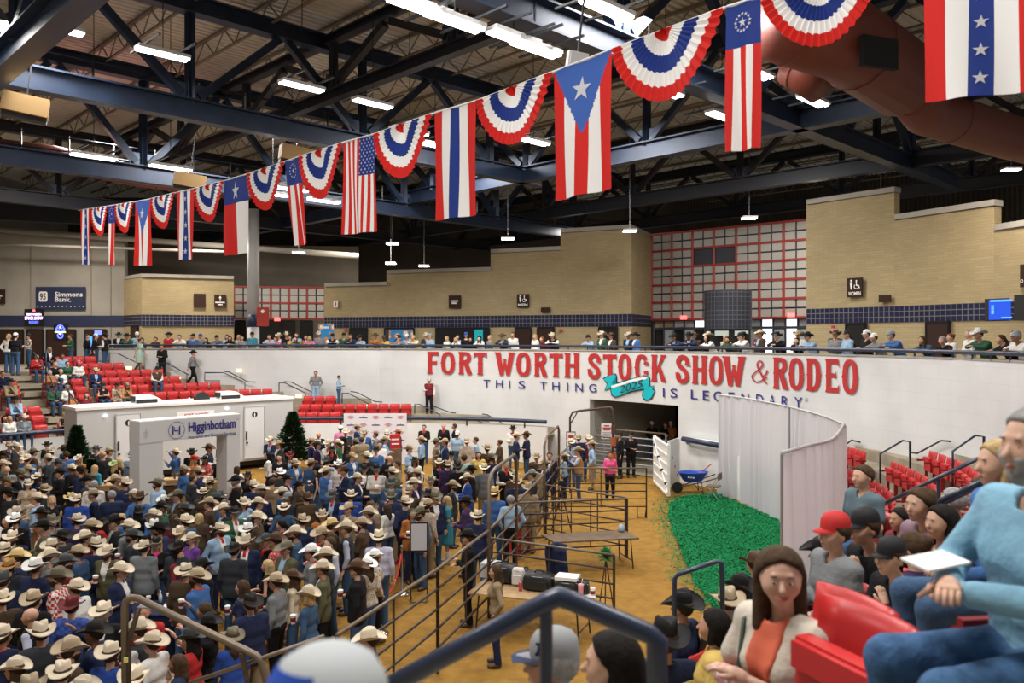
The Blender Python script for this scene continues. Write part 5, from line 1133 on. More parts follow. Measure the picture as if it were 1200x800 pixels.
def glyph(c):
    if c == 'F': return stem(.06, .40)+qd((.3, 1), (.92, 1.0), (1.0, .74), (.86, .84), (.3, .85))+qd((.3, .55), (.74, .57), (.8, .62), (.8, .36), (.74, .43), (.3, .44))
    if c == 'E': return stem(.06, .40)+qd((.3, 1), (.92, 1.0), (1.0, .74), (.86, .84), (.3, .85))+qd((.3, .57), (.7, .57), (.78, .64), (.78, .38), (.7, .45), (.3, .45))+qd((.3, .15), (.86, .16), (1.0, .26), (.94, 0), (.3, 0))
    if c == 'O': return ringp(.5, .5, .5, .5, .19, .36)+SPL+SPR
    if c == 'D': return stem(.04, .36)+ringp(.42, .5, .54, .5, .22, .36, -90, 90, 16)+SPR+qd((.2, 1), (.45, 1), (.45, .86), (.2, .86))+qd((.2, .14), (.45, .14), (.45, 0), (.2, 0))
    if c == 'R': return stem(.04, .36)+ringp(.42, .75, .52, .25, .20, .12, -90, 90, 14)+qd((.2, 1), (.45, 1), (.45, .87), (.2, .87))+qd((.2, .63), (.45, .63), (.45, .5), (.2, .5))+qd((.36, .52), (.70, .54), (1.04, .0), (.66, .0))
    if c == 'T': return stem(.33, .67, top=False, y1=.98)+qd((.0, 1), (.1, .97), (.9, .97), (1, 1), (1, .72), (.9, .82), (.1, .82), (0, .72))
    if c == 'W': return qd((-.04, 1), (.26, 1), (.44, .05), (.22, 0))+qd((.74, 1), (1.04, 1), (.78, 0), (.56, .05))+qd((.22, 0), (.42, 0), (.55, .62), (.45, .62))+qd((.58, 0), (.78, 0), (.55, .62), (.45, .62))+qd((-.1, 1.0), (.32, 1.0), (.28, .93), (-.04, .93))+qd((.68, 1.0), (1.1, 1.0), (1.04, .93), (.72, .93))+qd((.4, .72), (.6, .72), (.55, .6), (.45, .6))
    if c == 'H': return stem(.02, .34)+stem(.66, .98)+qd((.3, .57), (.7, .57), (.7, .44), (.3, .44))
    if c == 'S':
        P_ = [(.86, .68), (.86, .80), (.74, .90), (.5, .94), (.26, .90), (.15, .78), (.20, .66), (.38, .57), (.62, .47), (.80, .36), (.85, .22), (.74, .10), (.5, .06), (.26, .10), (.14, .20), (.14, .32)]; out = []
        for i, ((x0, y0), (x1, y1)) in enumerate(zip(P_, P_[1:])):
            dx, dy = x1-x0, (y1-y0)*1.9; l = math.hypot(dx, dy); ox, oy = -dy/l*.155, dx/l*.155/1.9; out.append([(x0-ox, y0-oy), (x1-ox, y1-oy), (x1+ox, y1+oy), (x0+ox, y0+oy)])
            out.append([(x1+.155*math.cos(t), y1+.155/1.9*math.sin(t)) for t in [k*math.pi/4 for k in range(8)]])
        return out+qd((.66, .66), (1.06, .62), (1.0, .74), (.72, .76))+qd((-.06, .38), (.34, .34), (.28, .24), (0, .26))
    if c == 'C': return ringp(.5, .5, .5, .5, .19, .36, 38, 322, 24)+SPL+qd((.66, .62), (1.02, .6), (1.02, .72), (.70, .76))+qd((.66, .38), (1.02, .4), (1.0, .28), (.70, .26))
    if c == 'K': return stem(.02, .34)+qd((.3, .38), (.68, .97), (1.0, 1), (.34, .30))+qd((.38, .55), (.58, .66), (1.04, 0), (.70, 0))+qd((.62, 1), (1.06, 1), (1.0, .94), (.66, .94))
def big(c, pa, pb):
    fn = wall_fn(pa, pb); mb = MB()
    for i_, p in enumerate(glyph(c)): mb.add([fn(x, 3.77+y*1.07)*(1-i_*3e-5)+Vector((0, 0, EYE*0)) for x, y in p], [tuple(range(len(p)))])
    mb.build('letter', M['letter_red'], letters)
M['letter_red'] = mat('letter_red', (.44, .022, .022), .5)
for c, a, b in zip('FORTWORTHSTOCKSHOWRODEO', (500.5, 517, 537.5, 555, 581, 605, 626, 643.5, 662, 689, 706.5, 724.5, 744, 763.5, 792, 811.5, 831, 848, 906, 924.5, 945, 967, 987), (515, 533, 553, 570.5, 602, 621.5, 641, 659.5, 678.5, 703.5, 722.5, 739.5, 759.5, 780, 807.5, 828, 847, 872, 923, 941.5, 962, 983.5, 1005)): big(c, a, b)
fn = wall_fn(880, 899); mb = MB()
amp = [(1.0, .28), (.82, .22), (.62, .12), (.35, .06), (.12, .16), (.06, .32), (.25, .46), (.55, .62), (.72, .78), (.68, .92), (.52, .95), (.38, .84), (.42, .68), (.62, .42), (.82, .14), (.98, .02)]
for (x0, y0), (x1, y1) in list(zip(amp, amp[1:]))+[((.72, .30), (.95, .42)), ((.95, .42), (1.0, .58))]:
    dx, dy = x1-x0, (y1-y0)*2; l = math.hypot(dx, dy); ox, oy = -dy/l*.05, dx/l*.026
    mb.add([fn(a, 3.9+b*.85) for a, b in ((x0-ox, y0-oy), (x1-ox, y1-oy), (x1+ox, y1+oy), (x0+ox, y0+oy))], [(0, 1, 2, 3)])
mb.build('letter', M['letter_red'], letters)
sub = thing('wall_slogan', 'navy THIS THING IS LEGENDARY slogan under the big red wall lettering', 'lettering')
for c, a, b in zip('THISTHINGISLEGENDARY', (566.5, 581, 596.5, 607.5, 632.5, 647, 664, 674, 690, 776.7, 785.5, 809.5, 823.5, 836, 853.5, 868.5, 886, 901, 915.5, 930.5), (574.5, 589.5, 597.8, 615.5, 641, 655.8, 665.8, 683, 699, 778.7, 793.8, 817.5, 831, 845.5, 861, 877.5, 894.5, 908.5, 924, 940.5)):
    text_on(c, wall_fn(a, b), 0, 1, 3.18, 3.54, 'letter', M['blue'], sub, .005)
g = MB(); f0 = wall_fn(943, 947); disc(g, lambda x, y: f0(x, y), .5, 3.47, .08, 14); g2 = None
mbr = MB(); 
for i in range(16): t0, t1 = 2*math.pi*i/16, 2*math.pi*(i+1)/16; mbr.add([f0(.5+.5*math.cos(t)*r, 3.47+.07*math.sin(t)*r) for t, r in ((t0, 1), (t1, 1), (t1, .86), (t0, .86))], [(0, 1, 2, 3)])
mbr.build('registered_ring', M['blue'], sub); text_on('R', f0, .3, .7, 3.44, 3.5, 'letter', M['blue'], sub)
# teal ribbon 2025
rib = thing('painted_ribbon', 'teal 2025 ribbon painted over the wall lettering above the gate', 'emblem')
def wpx(px, py, k=.998): Y = tall_Y(px)*k; return P(px, py, Y)
def ribpoly(pts, m, k, name='ribbon'):
    MB().add([wpx(x, y, k) for x, y in pts], [tuple(range(len(pts)))]).build(name, M[m] if isinstance(m, str) else m, rib)
outl = mat('ribbon_outline', (.03, .015, .03), .6)
main_r = [(715, 451), (728, 448), (742, 443.5), (755, 441), (760.5, 442), (761, 448), (759, 455), (751, 456), (740, 458), (730, 462), (721, 465), (717, 462)]
tailL = [(707, 444), (713, 441), (720, 438), (722, 441), (722, 449), (716, 451), (714, 455), (709, 457), (712, 449)]
tailR = [(755, 456), (760, 452), (763, 453), (766, 452), (764, 456), (767, 458), (763, 466), (758, 469), (754, 466), (753, 461)]
def grow(pts, g_): cx = sum(p[0] for p in pts)/len(pts); cy = sum(p[1] for p in pts)/len(pts); return [(x+(1 if x > cx else -1)*g_, y+(1 if y > cy else -1)*g_) for x, y in pts]
for p in (tailL, tailR, main_r): ribpoly(grow(p, .9), outl, .9984, 'outline')
ribpoly(tailL, 'teal', .9979); ribpoly(tailR, 'teal', .9979); ribpoly(main_r, 'teal', .9974)
ribpoly([(716, 452), (728, 448.5), (742, 444), (755, 441.5), (759, 442.5), (756, 444.5), (742, 447), (728, 451.5), (717, 455)], 'white', .9969, 'ribbon_light')
ribpoly([(716, 449), (722, 441), (722, 449)], mat('ribbon_dark', (.01, .2, .24), .6), .9972, 'ribbon_shade')
A_ = wpx(726, 461, .9945); B_ = wpx(752, 453.5, .9945); dz = (P(740, 446, tall_Y(740)*.986)-P(740, 457, tall_Y(740)*.986)).z
text_on('2025', lambda x, y: A_.lerp(B_, x)+Vector((.05*y, 0, y*dz*.85)), 0, 1, 0, 1, 'figures', outl, rib)

# ------------------------------------------------------------------ bunting and flags on a line
L0 = Vector((-12.2, 23.4, 0)); L1 = Vector((.81, 9.14, 0)); Ld = (L1-L0)
def line_at(px):
    k = (px-600)/F; t = (k*L0.y-L0.x)/(Ld.x-k*Ld.y); return L0+Ld*t
STR = [(90, 247), (95, 246), (130, 241), (155, 237), (177, 233), (205, 226), (228, 221), (263, 212), (290, 204), (333, 190), (350, 184), (403, 167), (440, 157), (508, 133), (560, 118), (650, 84), (718, 58), (850, 9), (893, -4), (1040, -38), (1085, -46), (1290, -92)]
def sp(px): q = line_at(px); y = interp(STR, px); return Vector((q.x, q.y, EYE-(y-HZ)/F*q.y))
FRED = mat('flag_red', (.58, .022, .018), .7); FWH = mat('flag_white', (.78, .77, .76), .7); FBL = mat('flag_blue', (.018, .04, .22), .7); FPR = mat('flag_mid_blue', (.05, .12, .42), .7)
for m_ in (FRED, FWH, FBL, FPR):                       # thin cloth lets a little light through
    nt = m_.node_tree; b = nt.nodes['Principled BSDF']; tr = nt.nodes.new('ShaderNodeBsdfTranslucent'); tr.inputs[0].default_value = b.inputs['Base Color'].default_value; mx = nt.nodes.new('ShaderNodeMixShader'); mx.inputs[0].default_value = .35
    nt.links.new(b.outputs[0], mx.inputs[1]); nt.links.new(tr.outputs[0], mx.inputs[2]); nt.links.new(mx.outputs[0], nt.nodes['Material Output'].inputs[0])
lt = thing('bunting_line', 'long slanting cord that carries the flags and bunting', 'cord'); MB().tube([sp(x) for x in np.linspace(92, 1290, 60)], .012, 5).build('cord', M['white_trim'], lt)
def star(mb, fn, cx, cy, r, asp=1.0, rot=0):
    pts = [(cx+(r if k % 2 == 0 else r*.39)*math.sin(rot+k*math.pi/5)*asp, cy+(r if k % 2 == 0 else r*.39)*math.cos(rot+k*math.pi/5)) for k in range(10)]
    c = fn(cx, cy); vs = [c]+[fn(x, y) for x, y in pts]; mb.add(vs, [(0, 1+k, 1+(k+1) % 10) for k in range(10)])
def hang(px0, px1, pyb, kind, name, label, skew=0):
    A, B = sp(px0), sp(px1); u = (B-A); n = Vector((u.y, -u.x, 0)).normalized()
    if n.y > 0: n = -n
    H = (pyb-(interp(STR, px0)+interp(STR, px1))/2)/F*((A.y+B.y)/2); ph = random.uniform(0, 6)
    fn0 = lambda x, y, o=0: A+u*(x+skew*(1-y)*.3)+Vector((0, 0, -(1-y)*H))+n*(.035*math.sin(x*9+ph+y*2)*(1.1-y)+.012+o)
    cols = {}
    if kind == 'us': nx, ny = 26, 20; cf = lambda x, y: (2 if (x > .538 and y > .6) else (0 if int(x*13) % 2 == 0 else 1))
    if kind == 'tri': nx, ny = 20, 16; cf = lambda x, y: (0 if x < .2 or x > .8 else (2 if .4 < x < .6 else 1))
    if kind == 'pr': nx, ny = 50, 60; cf = lambda x, y: (3 if y > 1-.55*(1-abs(x-.5)*2) and True else (0 if int(x*5) % 2 == 0 else 1))
    if kind == 'tx': nx, ny = 16, 18; cf = lambda x, y: (2 if y > .64 else (0 if x < .5 else 1))
    if kind == 'betsy': nx, ny = 20, 20; cf = lambda x, y: (2 if y > .72 else (0 if int(x*5) % 2 == 0 else 1))
    me = grid_mesh(nx, ny, fn0, cf); o = link(name, me, [FRED, FWH, FBL, FPR], smooth=True); tag(o, label, 'flag')
    ln = u.length; asp = H/ln
    fo = lambda x, y: fn0(x, y, .01); g = MB()
    if kind == 'us':
        for r_ in range(11):
            for c_ in range(9):
                if (r_+c_) % 2 == 0: star(g, fo, .565+c_*.05, .625+r_*.034, .0145, asp)
    if kind == 'tri' and 'star' in label:
        for i in range(5): g_ = MB(); star(g_, fo, .5, .12+.19*i, .05, asp); g_.build('star', FWH, o)
    if kind == 'pr': star(g, fo, .5, .79, .095, asp, .1)
    if kind == 'tx': star(g, fo, .5, .82, .125, asp)
    if kind == 'betsy':
        for i in range(13): star(g, fo, .5+.22*math.sin(i*2*math.pi/13), .86+.22/asp*math.cos(i*2*math.pi/13), .014, asp)
        star(g, fo, .5, .86, .035, asp)
    if g.v: g.build('star', FWH, o)
    MB().tube([A, B], .018, 6).build('sleeve', FWH, o)
    return o
def fan(px0, px1, pyb, label):
    A, B = sp(px0), sp(px1); C_ = (A+B)/2; u = (B-A)/2; n = Vector((u.y, -u.x, 0)).normalized()
    if n.y > 0: n = -n
    pm_ = (interp(STR, px0)+interp(STR, px1))/2; H = (pyb-pm_)/F*C_.y; N = 90
    rings = [0, .16, .36, .60, .80, 1.0]; cm = [0, 1, 2, 1, 0]; sub_ = 2; rr_ = []
    for i in range(5):
        for k in range(sub_): rr_.append((rings[i]+(rings[i+1]-rings[i])*k/sub_, i))
    rr_.append((1.0, 4)); vs = []; fs_ = []; mi = []
    for r, i in rr_:
        for j in range(N+1):
            a = math.pi*j/N; jit = 1+.018*math.sin(j*1.3)*(1 if 0 < r < 1 else .5*(r > .9)); rr2 = r*jit; x = -math.cos(a); y = -math.sin(a)
            drop = abs(math.sin(a))**1.15; xx = x*(1-.12*abs(math.sin(a))*r)
            p = C_+u*(xx*rr2)+Vector((0, 0, y*0))+Vector((0, 0, -H*drop*rr2)); p += n*(.03+.012*math.sin(j*1.57)*(.3+r)+.03*math.sin(a*3))
            vs.append(p)
    for i in range(len(rr_)-1):
        for j in range(N): fs_.append((i*(N+1)+j, i*(N+1)+j+1, (i+1)*(N+1)+j+1, (i+1)*(N+1)+j)); mi.append(cm[rr_[i][1]])
    me = bpy.data.meshes.new('fan'); me.from_pydata([tuple(v) for v in vs], [], fs_); me.polygons.foreach_set('material_index', mi); me.update()
    o = link('bunting_fan', me, [FRED, FWH, FBL]); tag(o, label, 'bunting', 'pleated bunting fans on the flag line'); MB().tube([A, B], .018, 6).build('sleeve', FWH, o)
hang(95, 107, 310, 'tri', 'striped_banner', 'farthest red white and blue star-stripe banner on the flag line')
fan(108, 128, 277, 'farthest, smallest pleated bunting fan beside the first star-stripe banner'); hang(127, 136, 310, 'betsy', 'circle_star_flag', 'farthest narrow circle-of-stars flag hung edge-on between two small bunting fans')
fan(136, 158, 273, 'small bunting fan just left of the small single-star triangle flag'); hang(159, 177, 311, 'pr', 'single_star_flag', 'smaller far flag with blue triangle and single white star')
fan(178, 206, 268, 'bunting fan between the far triangle flag and the far tricolour banner'); hang(208, 228, 304, 'tri', 'striped_banner', 'plain tricolour banner directly left of the fan beside the lone star flag')
fan(229, 264, 260, 'bunting fan just left of the lone star state flag'); hang(264, 291, 298, 'tx', 'lone_star_flag', 'lone star flag with blue top and red and white halves')
fan(291, 335, 246, 'bunting fan just right of the lone star state flag'); hang(335, 352, 289, 'betsy', 'circle_star_flag', 'narrow circle-of-stars flag slanting beside the stars and stripes', skew=1.9)
fan(352, 403, 233, 'bunting fan directly left of the stars and stripes'); hang(403, 440, 273, 'us', 'stars_and_stripes', 'United States stars and stripes flag hung vertically')
fan(440, 508, 208, 'bunting fan directly right of the stars and stripes'); hang(510, 559, 255, 'tri', 'striped_banner', 'large plain red white and blue tricolour banner in the middle of the line')
fan(560, 650, 168, 'bunting fan directly left of the large blue-triangle flag'); hang(650, 718, 228, 'pr', 'single_star_flag', 'large Puerto Rico flag with blue triangle and white star')
fan(719, 850, 116, 'largest fully visible bunting fan, right of the large triangle flag'); hang(852, 892, 176, 'betsy', 'circle_star_flag', 'near circle-of-stars flag with red and white stripes, upper right')
fan(893, 1040, 53, 'bunting fan cut off by the top edge of the picture'); hang(1083, 1225, 112, 'tri', 'striped_banner', 'nearest huge banner with white stars on its blue stripe')

# ------------------------------------------------------------------ stadium seats
def seat_proto():
    t = thing('stadium_seat', 'empty red plastic stadium seat, folded up', 'seat', group='empty red folding seats in the stands')
    me = grid_mesh(6, 5, lambda u, v: ((u-.5)*.46, .10+.07*v+.05*(2*u-1)**2*-1, .42+.42*v)); bk = link('backrest', me, M['seat'], t, smooth=True); so = bk.modifiers.new('s', 'SOLIDIFY'); so.thickness = .03
    dg = bpy.context.evaluated_depsgraph_get(); me2 = bpy.data.meshes.new_from_object(bk.evaluated_get(dg)); bk.modifiers.clear(); bk.data = me2
    MB().box((0, .02, .53), (.44, .07, .34)).box((0, -.02, .64), (.42, .05, .1)).build('seat', M['seat'], t)
    for s in (-1, 1):
        MB().box((s*.25, -.02, .60), (.035, .30, .05)).box((s*.25, .05, .3), (.035, .06, .6)).box((s*.25, -.02, .02), (.04, .22, .04)).build('armrest', M['seat_dk'], t)
    return t
proto = seat_proto()
def seat_down():
    t = copy_tree(proto); t['label'] = 'occupied red stadium seat with its seat folded down'; t['group'] = 'red seats with people sitting on them'
    for c in list(t.children):
        if c.name.startswith('seat'):
            c.data = MB().box((0, -.10, .41), (.44, .38, .05)).mesh('seat'); c.data.materials.append(M['seat'])
    t.location = (0, -40, -3); return t
proto_down = seat_down(); used = [False]
SEATS = 0; LASTSEAT = [None]
def put_seat(x, y, z, ang, label=None, down=False):
    global SEATS
    o = copy_tree(proto_down if down else proto)
    o.location = (x, y, z); o.rotation_euler = (0, 0, ang); SEATS += 1; LASTSEAT[0] = o
    if label:
        o['label'] = label
        if 'group' in o: del o['group']
    return o
def arc_walk(pts, step):
    out = []; acc = 0
    for i in range(1, len(pts)):
        a, b = np.array(pts[i-1]), np.array(pts[i]); l = np.linalg.norm(b-a)
        while acc <= l and l > 1e-6:
            out.append((tuple(a+(b-a)*acc/l), i)); acc += step
        acc -= l
    return out
def seats(pts, nor, tm, side, krange, ok):
    for k in krange:
        d = k*ROW+.5; o_ = [(p[0]+n[0]*d, p[1]+n[1]*d) for p, n in zip(pts, nor)]
        for (q, i) in arc_walk(o_, .53):
            if tm[i] < d+1.35 and tm[i] < 8.9: continue
            px = 600+F*q[0]/q[1]; py = HZ+(EYE-tread_z(d)-.6)*F/q[1]
            if not ok(px, py, k, q): continue
            if any(math.hypot(r_['x']-q[0], r_['y']-q[1]) < .5 and r_['group'] == 'left_stand' for r_ in people): continue
            n = nor[i]; s_ = put_seat(q[0], q[1], tread_z(d), math.atan2(-n[1], -n[0])+math.pi/2)
            s_['label'], s_['group'] = (('empty folded red seat in the right stand beyond the white curtain', 'empty red seats in the right stand') if side == 'R' else ('empty folded red seat in the short rows beside the press backdrop', 'empty red seats beside the backdrop') if px > 345 else ('empty folded red seat left of the left stand aisle stair', 'empty red seats left of the aisle') if px < 80-(400-py)*0 and q[0] < -20 else ('empty folded red seat in the left stand behind the restroom trailer', 'empty red seats behind the trailer'))
def aisle(q):   # the left stand's concrete stair
    a = np.array((-17.0, 33.0)); b = np.array((-23.2, 38.0)); p = np.array(q); t = np.clip(np.dot(p-a, b-a)/np.dot(b-a, b-a), 0, 1); return np.linalg.norm(p-(a+(b-a)*t)) < 1.0
def build_seats():
    seats(FLd, NL, TL, 'L', range(0, 9), lambda px, py, k, q: -15 < px < 486 and not aisle(q) and not (92 < px < 343 and py > 474+0*k) and (px < 345 or 350 < px) and not (px > 405 and px < 476 and py > 484))
    seats(FRd, NR, TR, 'R', range(0, 5), lambda px, py, k, q: 985 < px < 1190 and q[1] > 11 and not (1010 < px < 1042 and py < 560))
# half steps in the left aisle
g = MB()
for k in range(0, 10):
    d = k*ROW; a = np.array((-17.0, 33.0)); b = np.array((-23.2, 38.0)); u = (b-a)/np.linalg.norm(b-a); 
    for j in range(len(FLd)): pass
    t = d+.1; c = a+u*t*1.02; MB().box((c[0], c[1], tread_z(d)+RISE*-.5+.0+.06), (.42, 1.3, .2), math.atan2(u[1], u[0])).build('aisle_step', M['concrete'], kind='structure')

# ------------------------------------------------------------------ handrails on the stairs
def rails(label, lines, posts=(), k=.982, r=.024, Yf=None, m='navy', name='handrail'):
    t = thing(name, label, 'handrail')
    pt = (lambda x, y: P(x, y, tall_Y(x)*k)) if Yf is None else (lambda x, y: P(x, y, Yf(x)))
    for i, ln in enumerate(lines): MB().tube([pt(*p) for p in ln], r, 8).build('rail' if i == 0 else 'lower_rail', M[m], t, smooth=True)
    for (a, b) in posts: MB().tube([pt(*a), pt(*b)], r, 8).build('post', M[m], t)
    return t
rails('navy stair rail at the top left end of the white wall', [[(112, 424), (113, 413.5), (137, 413.5), (163, 426), (165, 440)], [(114, 423), (128, 423)]], [((128, 413.5), (128, 434))])
rails('navy stair rail in front of the man in black on the wall stair', [[(184, 434), (184, 425.5), (196, 425.5), (219, 438), (219, 448)]]); rails('wall-fixed dark rail behind the man in black', [[(196, 425), (222, 439.5)]], k=.993, m='black')
rails('navy stair rail right of the walking man in black hat', [[(240, 446), (240, 436.5), (262, 436.5), (287, 448), (287, 461)], [(240, 446), (258, 446)]]); rails('wall-fixed dark rail above the left restroom trailer', [[(262, 435), (268, 435.5), (290, 447), (300, 447.5)]], k=.993, m='black')
rails('navy stair rail behind the man with hands on hips', [[(327, 459), (327, 448.5), (334, 448.5), (358, 460.5), (358, 474)]]); rails('wall-fixed dark rail beside the man with hands on hips', [[(333, 447), (341, 447.5), (366, 459.5)]], k=.993, m='black')
rails('navy stair rail beside the boy in blue on the stair', [[(401, 473), (401, 460.5), (408, 460.5), (432, 473), (432, 482)]]); rails('wall-fixed dark rail right of the boy in blue', [[(411, 458.5), (418, 459.5), (440, 470.5), (448, 471)]], k=.993, m='black')
rails('navy stair rail beside the man in red vest on the stair', [[(486, 485), (486, 473.5), (492, 473.5), (516, 486), (516, 492)]]); rails('wall-fixed dark rail right of the man in red vest', [[(506, 475), (529, 483.5), (534, 483.7)]], k=.993, m='black')
rails('lowest navy stair rail near the end of the pipe rail', [[(547, 494), (547, 489.5), (551, 488.5), (568, 497)]]); rails('lowest wall-fixed dark rail near the end of the pipe rail', [[(565, 485), (571, 485.7), (590, 496.5)]], k=.993, m='black')
rails('short dark wall rail just right of the white curtain', [[(985, 525), (998, 515.5), (1008, 518)]], k=.992, m='black')
rails('navy stair rail frame over the right seats, nearer the curtain', [[(1031.5, 572), (1031.5, 531.5), (1058, 516), (1066.5, 517.5), (1066.5, 560)]], Yf=lambda x: 20.5); rails('dark zigzag wall rail between the two right stair frames', [[(1067, 530), (1075, 531), (1103, 516), (1114, 517)]], k=.99, m='black')
rails('navy stair rail frame at the right, beside the folded seats', [[(1116.5, 572), (1116.5, 528.5), (1143, 510), (1153, 511.5), (1153, 558)]], Yf=lambda x: 18.2)
rails('slanting navy rail over the man in grey-blue shirt', [[(1036, 590), (1151, 535)]], [((1100, 559), (1100, 592))], Yf=lambda x: 9.5-(x-1036)*.006, r=.022)
rails('thick slanting navy rail with double bar left of the bearded man', [[(1098, 588), (1166, 556)], [(1100, 592), (1168, 560)]], [((1100, 588), (1100, 625))], Yf=lambda x: 6.2, r=.02)
rails('navy stair rails climbing the left stand aisle', [[(39, 412), (59, 442), (69, 470), (69, 480)], [(54, 440), (54, 410)]], [((54, 440), (54, 458)), ((69, 465), (69, 485))], Yf=lambda x: 35, r=.03)
rails('lower navy stair rails in the left stand aisle', [[(80, 458), (110, 500), (110, 512)], [(83, 512), (83, 494), (86, 492), (132, 491)]], [((81, 460), (81, 482)), ((95, 480), (95, 500)), ((110, 500), (110, 512))], Yf=lambda x: 32.5, r=.03)
for px, py in ((151, 431), (208, 443), (280, 434), (350, 464), (428, 476), (1085, 543), (511, 489)):
    q = P(px, py, tall_Y(px)*.992); o = MB().box(q, (.28, .05, .16)).build('step_light', mat('step_lamp', (1, .72, .4), .5, emit=1.6)); tag(o, 'small warm step light set low in the white wall, %s' % {151: 'below the first stair rail', 208: 'below the man in black', 280: 'above the restroom trailer', 350: 'above the larger potted conifer', 428: 'above the press backdrop', 1085: 'behind the right folded seats', 511: 'beside the man in red vest'}[px], 'light')

# ------------------------------------------------------------------ restroom trailer
ta = PS(90, 32.2, 0); tb = PS(343, 27.0, 0); tu = (tb-ta); TLn = tu.length; tu.normalize(); tn = Vector((-tu.y, tu.x, 0)); ang = math.atan2(tu.y, tu.x); TH = 2.95
tr = thing('restroom_trailer', 'long white restroom trailer with flat roof and two grey doors', 'trailer', ta, ang)
MB().box((TLn/2, .85, TH/2+.15), (TLn, 1.7, TH-.45)).build('body', M['white_trim'], tr); MB().box((TLn/2, .85, TH-.04), (TLn+.12, 1.84, .1)).build('roof', M['white'], tr); MB().box((TLn/2, .85, .3), (TLn*.9, 1.4, .25)).build('chassis', M['black'], tr)
for i in (.3, .7): MB().lathe([(.02, -.1), (.32, -.1), (.32, .1), (.02, .1)], n=14).build('wheel', M['black'], tr); w_ = tr.children[-1]; w_.location = (TLn*i, .2, .33); w_.rotation_euler = (math.pi/2, 0, 0)
for x0, px in ((1.35, 144), (6.05, 297)):
    x0 = (px-90)/253*TLn*.97; d = MB().box((x0, -.03, 1.55), (.82, .05, 2.15)).build('door', M['grey_door'] if 'grey_door' in M else mat('trailer_door', (.66, .655, .66), .4), tr)
    MB().box((x0-.44, -.045, 1.55), (.03, .05, 2.2)).box((x0+.44, -.045, 1.55), (.03, .05, 2.2)).box((x0, -.045, 2.64), (.9, .05, .03)).build('frame', mat('trailer_trim', (.5, .5, .5), .4), d)
    MB().box((x0-.36, -.08, 1.45), (.05, .05, .34)).box((x0-.34, -.08, 1.15), (.08, .05, .06)).build('handle', M['black'], d)
    s_ = MB(); disc(s_, lambda x, y: Vector((x0+x, -.065, 2.3+y)), 0, 0, .12, 18); s_.build('round_sign', M['black'], tr); s_ = MB(); disc(s_, lambda x, y: Vector((x0+x, -.07, 2.3+y)), 0, .05, .022, 10); s_.add([(x0-.028, -.07, 2.33), (x0+.028, -.07, 2.33), (x0+.016, -.07, 2.2), (x0-.016, -.07, 2.2)], [(0, 1, 2, 3)]); s_.build('pictogram', M['white'], tr)
for x0 in (.95, 5.6): MB().ell((x0, -.04, 2.62), (.07, .05, .05)).build('marker_light', mat('cool_lamp', (.8, .8, 1), .4, emit=4), tr)
fnT = lambda x, y: Vector((x, -.02, y))
sx0 = (196-90)/253*TLn*1.0
MB().box((sx0+.75, -.005, 2.28), (1.5, .02, .62)).build('sign_plate', M['white'], tr)
text_on('FORT WORTH', fnT, sx0+.3, sx0+1.25, 2.36, 2.5, 'lettering', M['letter_red'], tr, .02, True); text_on('STOCK SHOW', fnT, sx0+.12, sx0+1.4, 2.14, 2.31, 'lettering', M['letter_red'], tr, .03, True)
for i, px in enumerate((171, 271)):          # roof air conditioners
    x0 = (px-90)/253*TLn; a = thing('roof_air_conditioner', '%s white air conditioner on the trailer roof' % ('left' if i == 0 else 'right'), 'air conditioner', ta+tu*x0+tn*.9+Vector((0, 0, TH+.01)), ang)
    MB().add([(-.5, -.35, 0), (.5, -.35, 0), (.5, .35, 0), (-.5, .35, 0), (-.5, -.3, .3), (.15, -.3, .3), (.5, -.25, .1), (.5, .25, .1), (.15, .3, .3), (-.5, .3, .3)], [(3, 2, 1, 0), (0, 1, 6, 5, 4), (1, 2, 7, 6), (2, 3, 9, 8, 7), (3, 0, 4, 9), (4, 5, 8, 9), (5, 6, 7, 8)]).build('shroud', M['white'], a)
    MB().box((-.1, -.36, .08), (.8, .04, .14)).build('grille', M['black'], a); MB().box((-.52, 0, .16), (.03, .5, .2)).build('vent_slots', M['black'], a)
for i, px in enumerate((112, 237)):
    x0 = (px-90)/253*TLn; MB().lathe([(.28, 0), (.26, .12), (.12, .22), (.02, .24)], (0, 0, 0), 14).build('roof_vent', M['white'], tr); v_ = tr.children[-1]; v_.location = (x0, 1.0, TH)
o = tag(MB().lathe([(.035, 0), (.04, .1), (.03, .16)], tuple(ta+tu*((214-90)/253*TLn)+tn*.3+Vector((0, 0, TH+.01))), 10).build('paper_cup', M['white']), 'dark-banded cup standing on the trailer roof edge', 'cup')
# ------------------------------------------------------------------ sponsor arch
aa = PS(163.5, 42, 0); ab = PS(281, 38, 0); au = ab-aa; AL = au.length; au.normalize(); an = Vector((-au.y, au.x, 0)); aang = math.atan2(au.y, au.x); AH = 3.14; PW = .68
arch = thing('sponsor_arch', 'white Higginbotham entrance arch rising out of the crowd', 'arch', aa, aang); pale = mat('arch_fabric', (.58, .575, .58), .6)
MB().box((PW/2, .3, (AH-.02)/2), (PW, .6, AH-.02)).build('pillar', pale, arch); MB().box((AL-PW*.32, .3, (AH-.02)/2), (PW*.64, .6, AH-.02)).build('pillar', pale, arch)
MB().box((AL/2, .295, AH-.29), (AL+.01, .62, .60)).build('header', pale, arch)
MB().box((AL/2, .3, AH+.02), (AL, .6, .03)).build('top_panel', M['white'], arch)
fnA = lambda x, y: Vector((x, -.03, y)); cx, cz = AL*.36-.0, AH-.30; cx = (205-163.5)/117.5*AL*.97
s_ = MB(); disc(s_, fnA, cx, cz, .25, 30, .235); s_.build('logo_ring', M['blue'], arch)
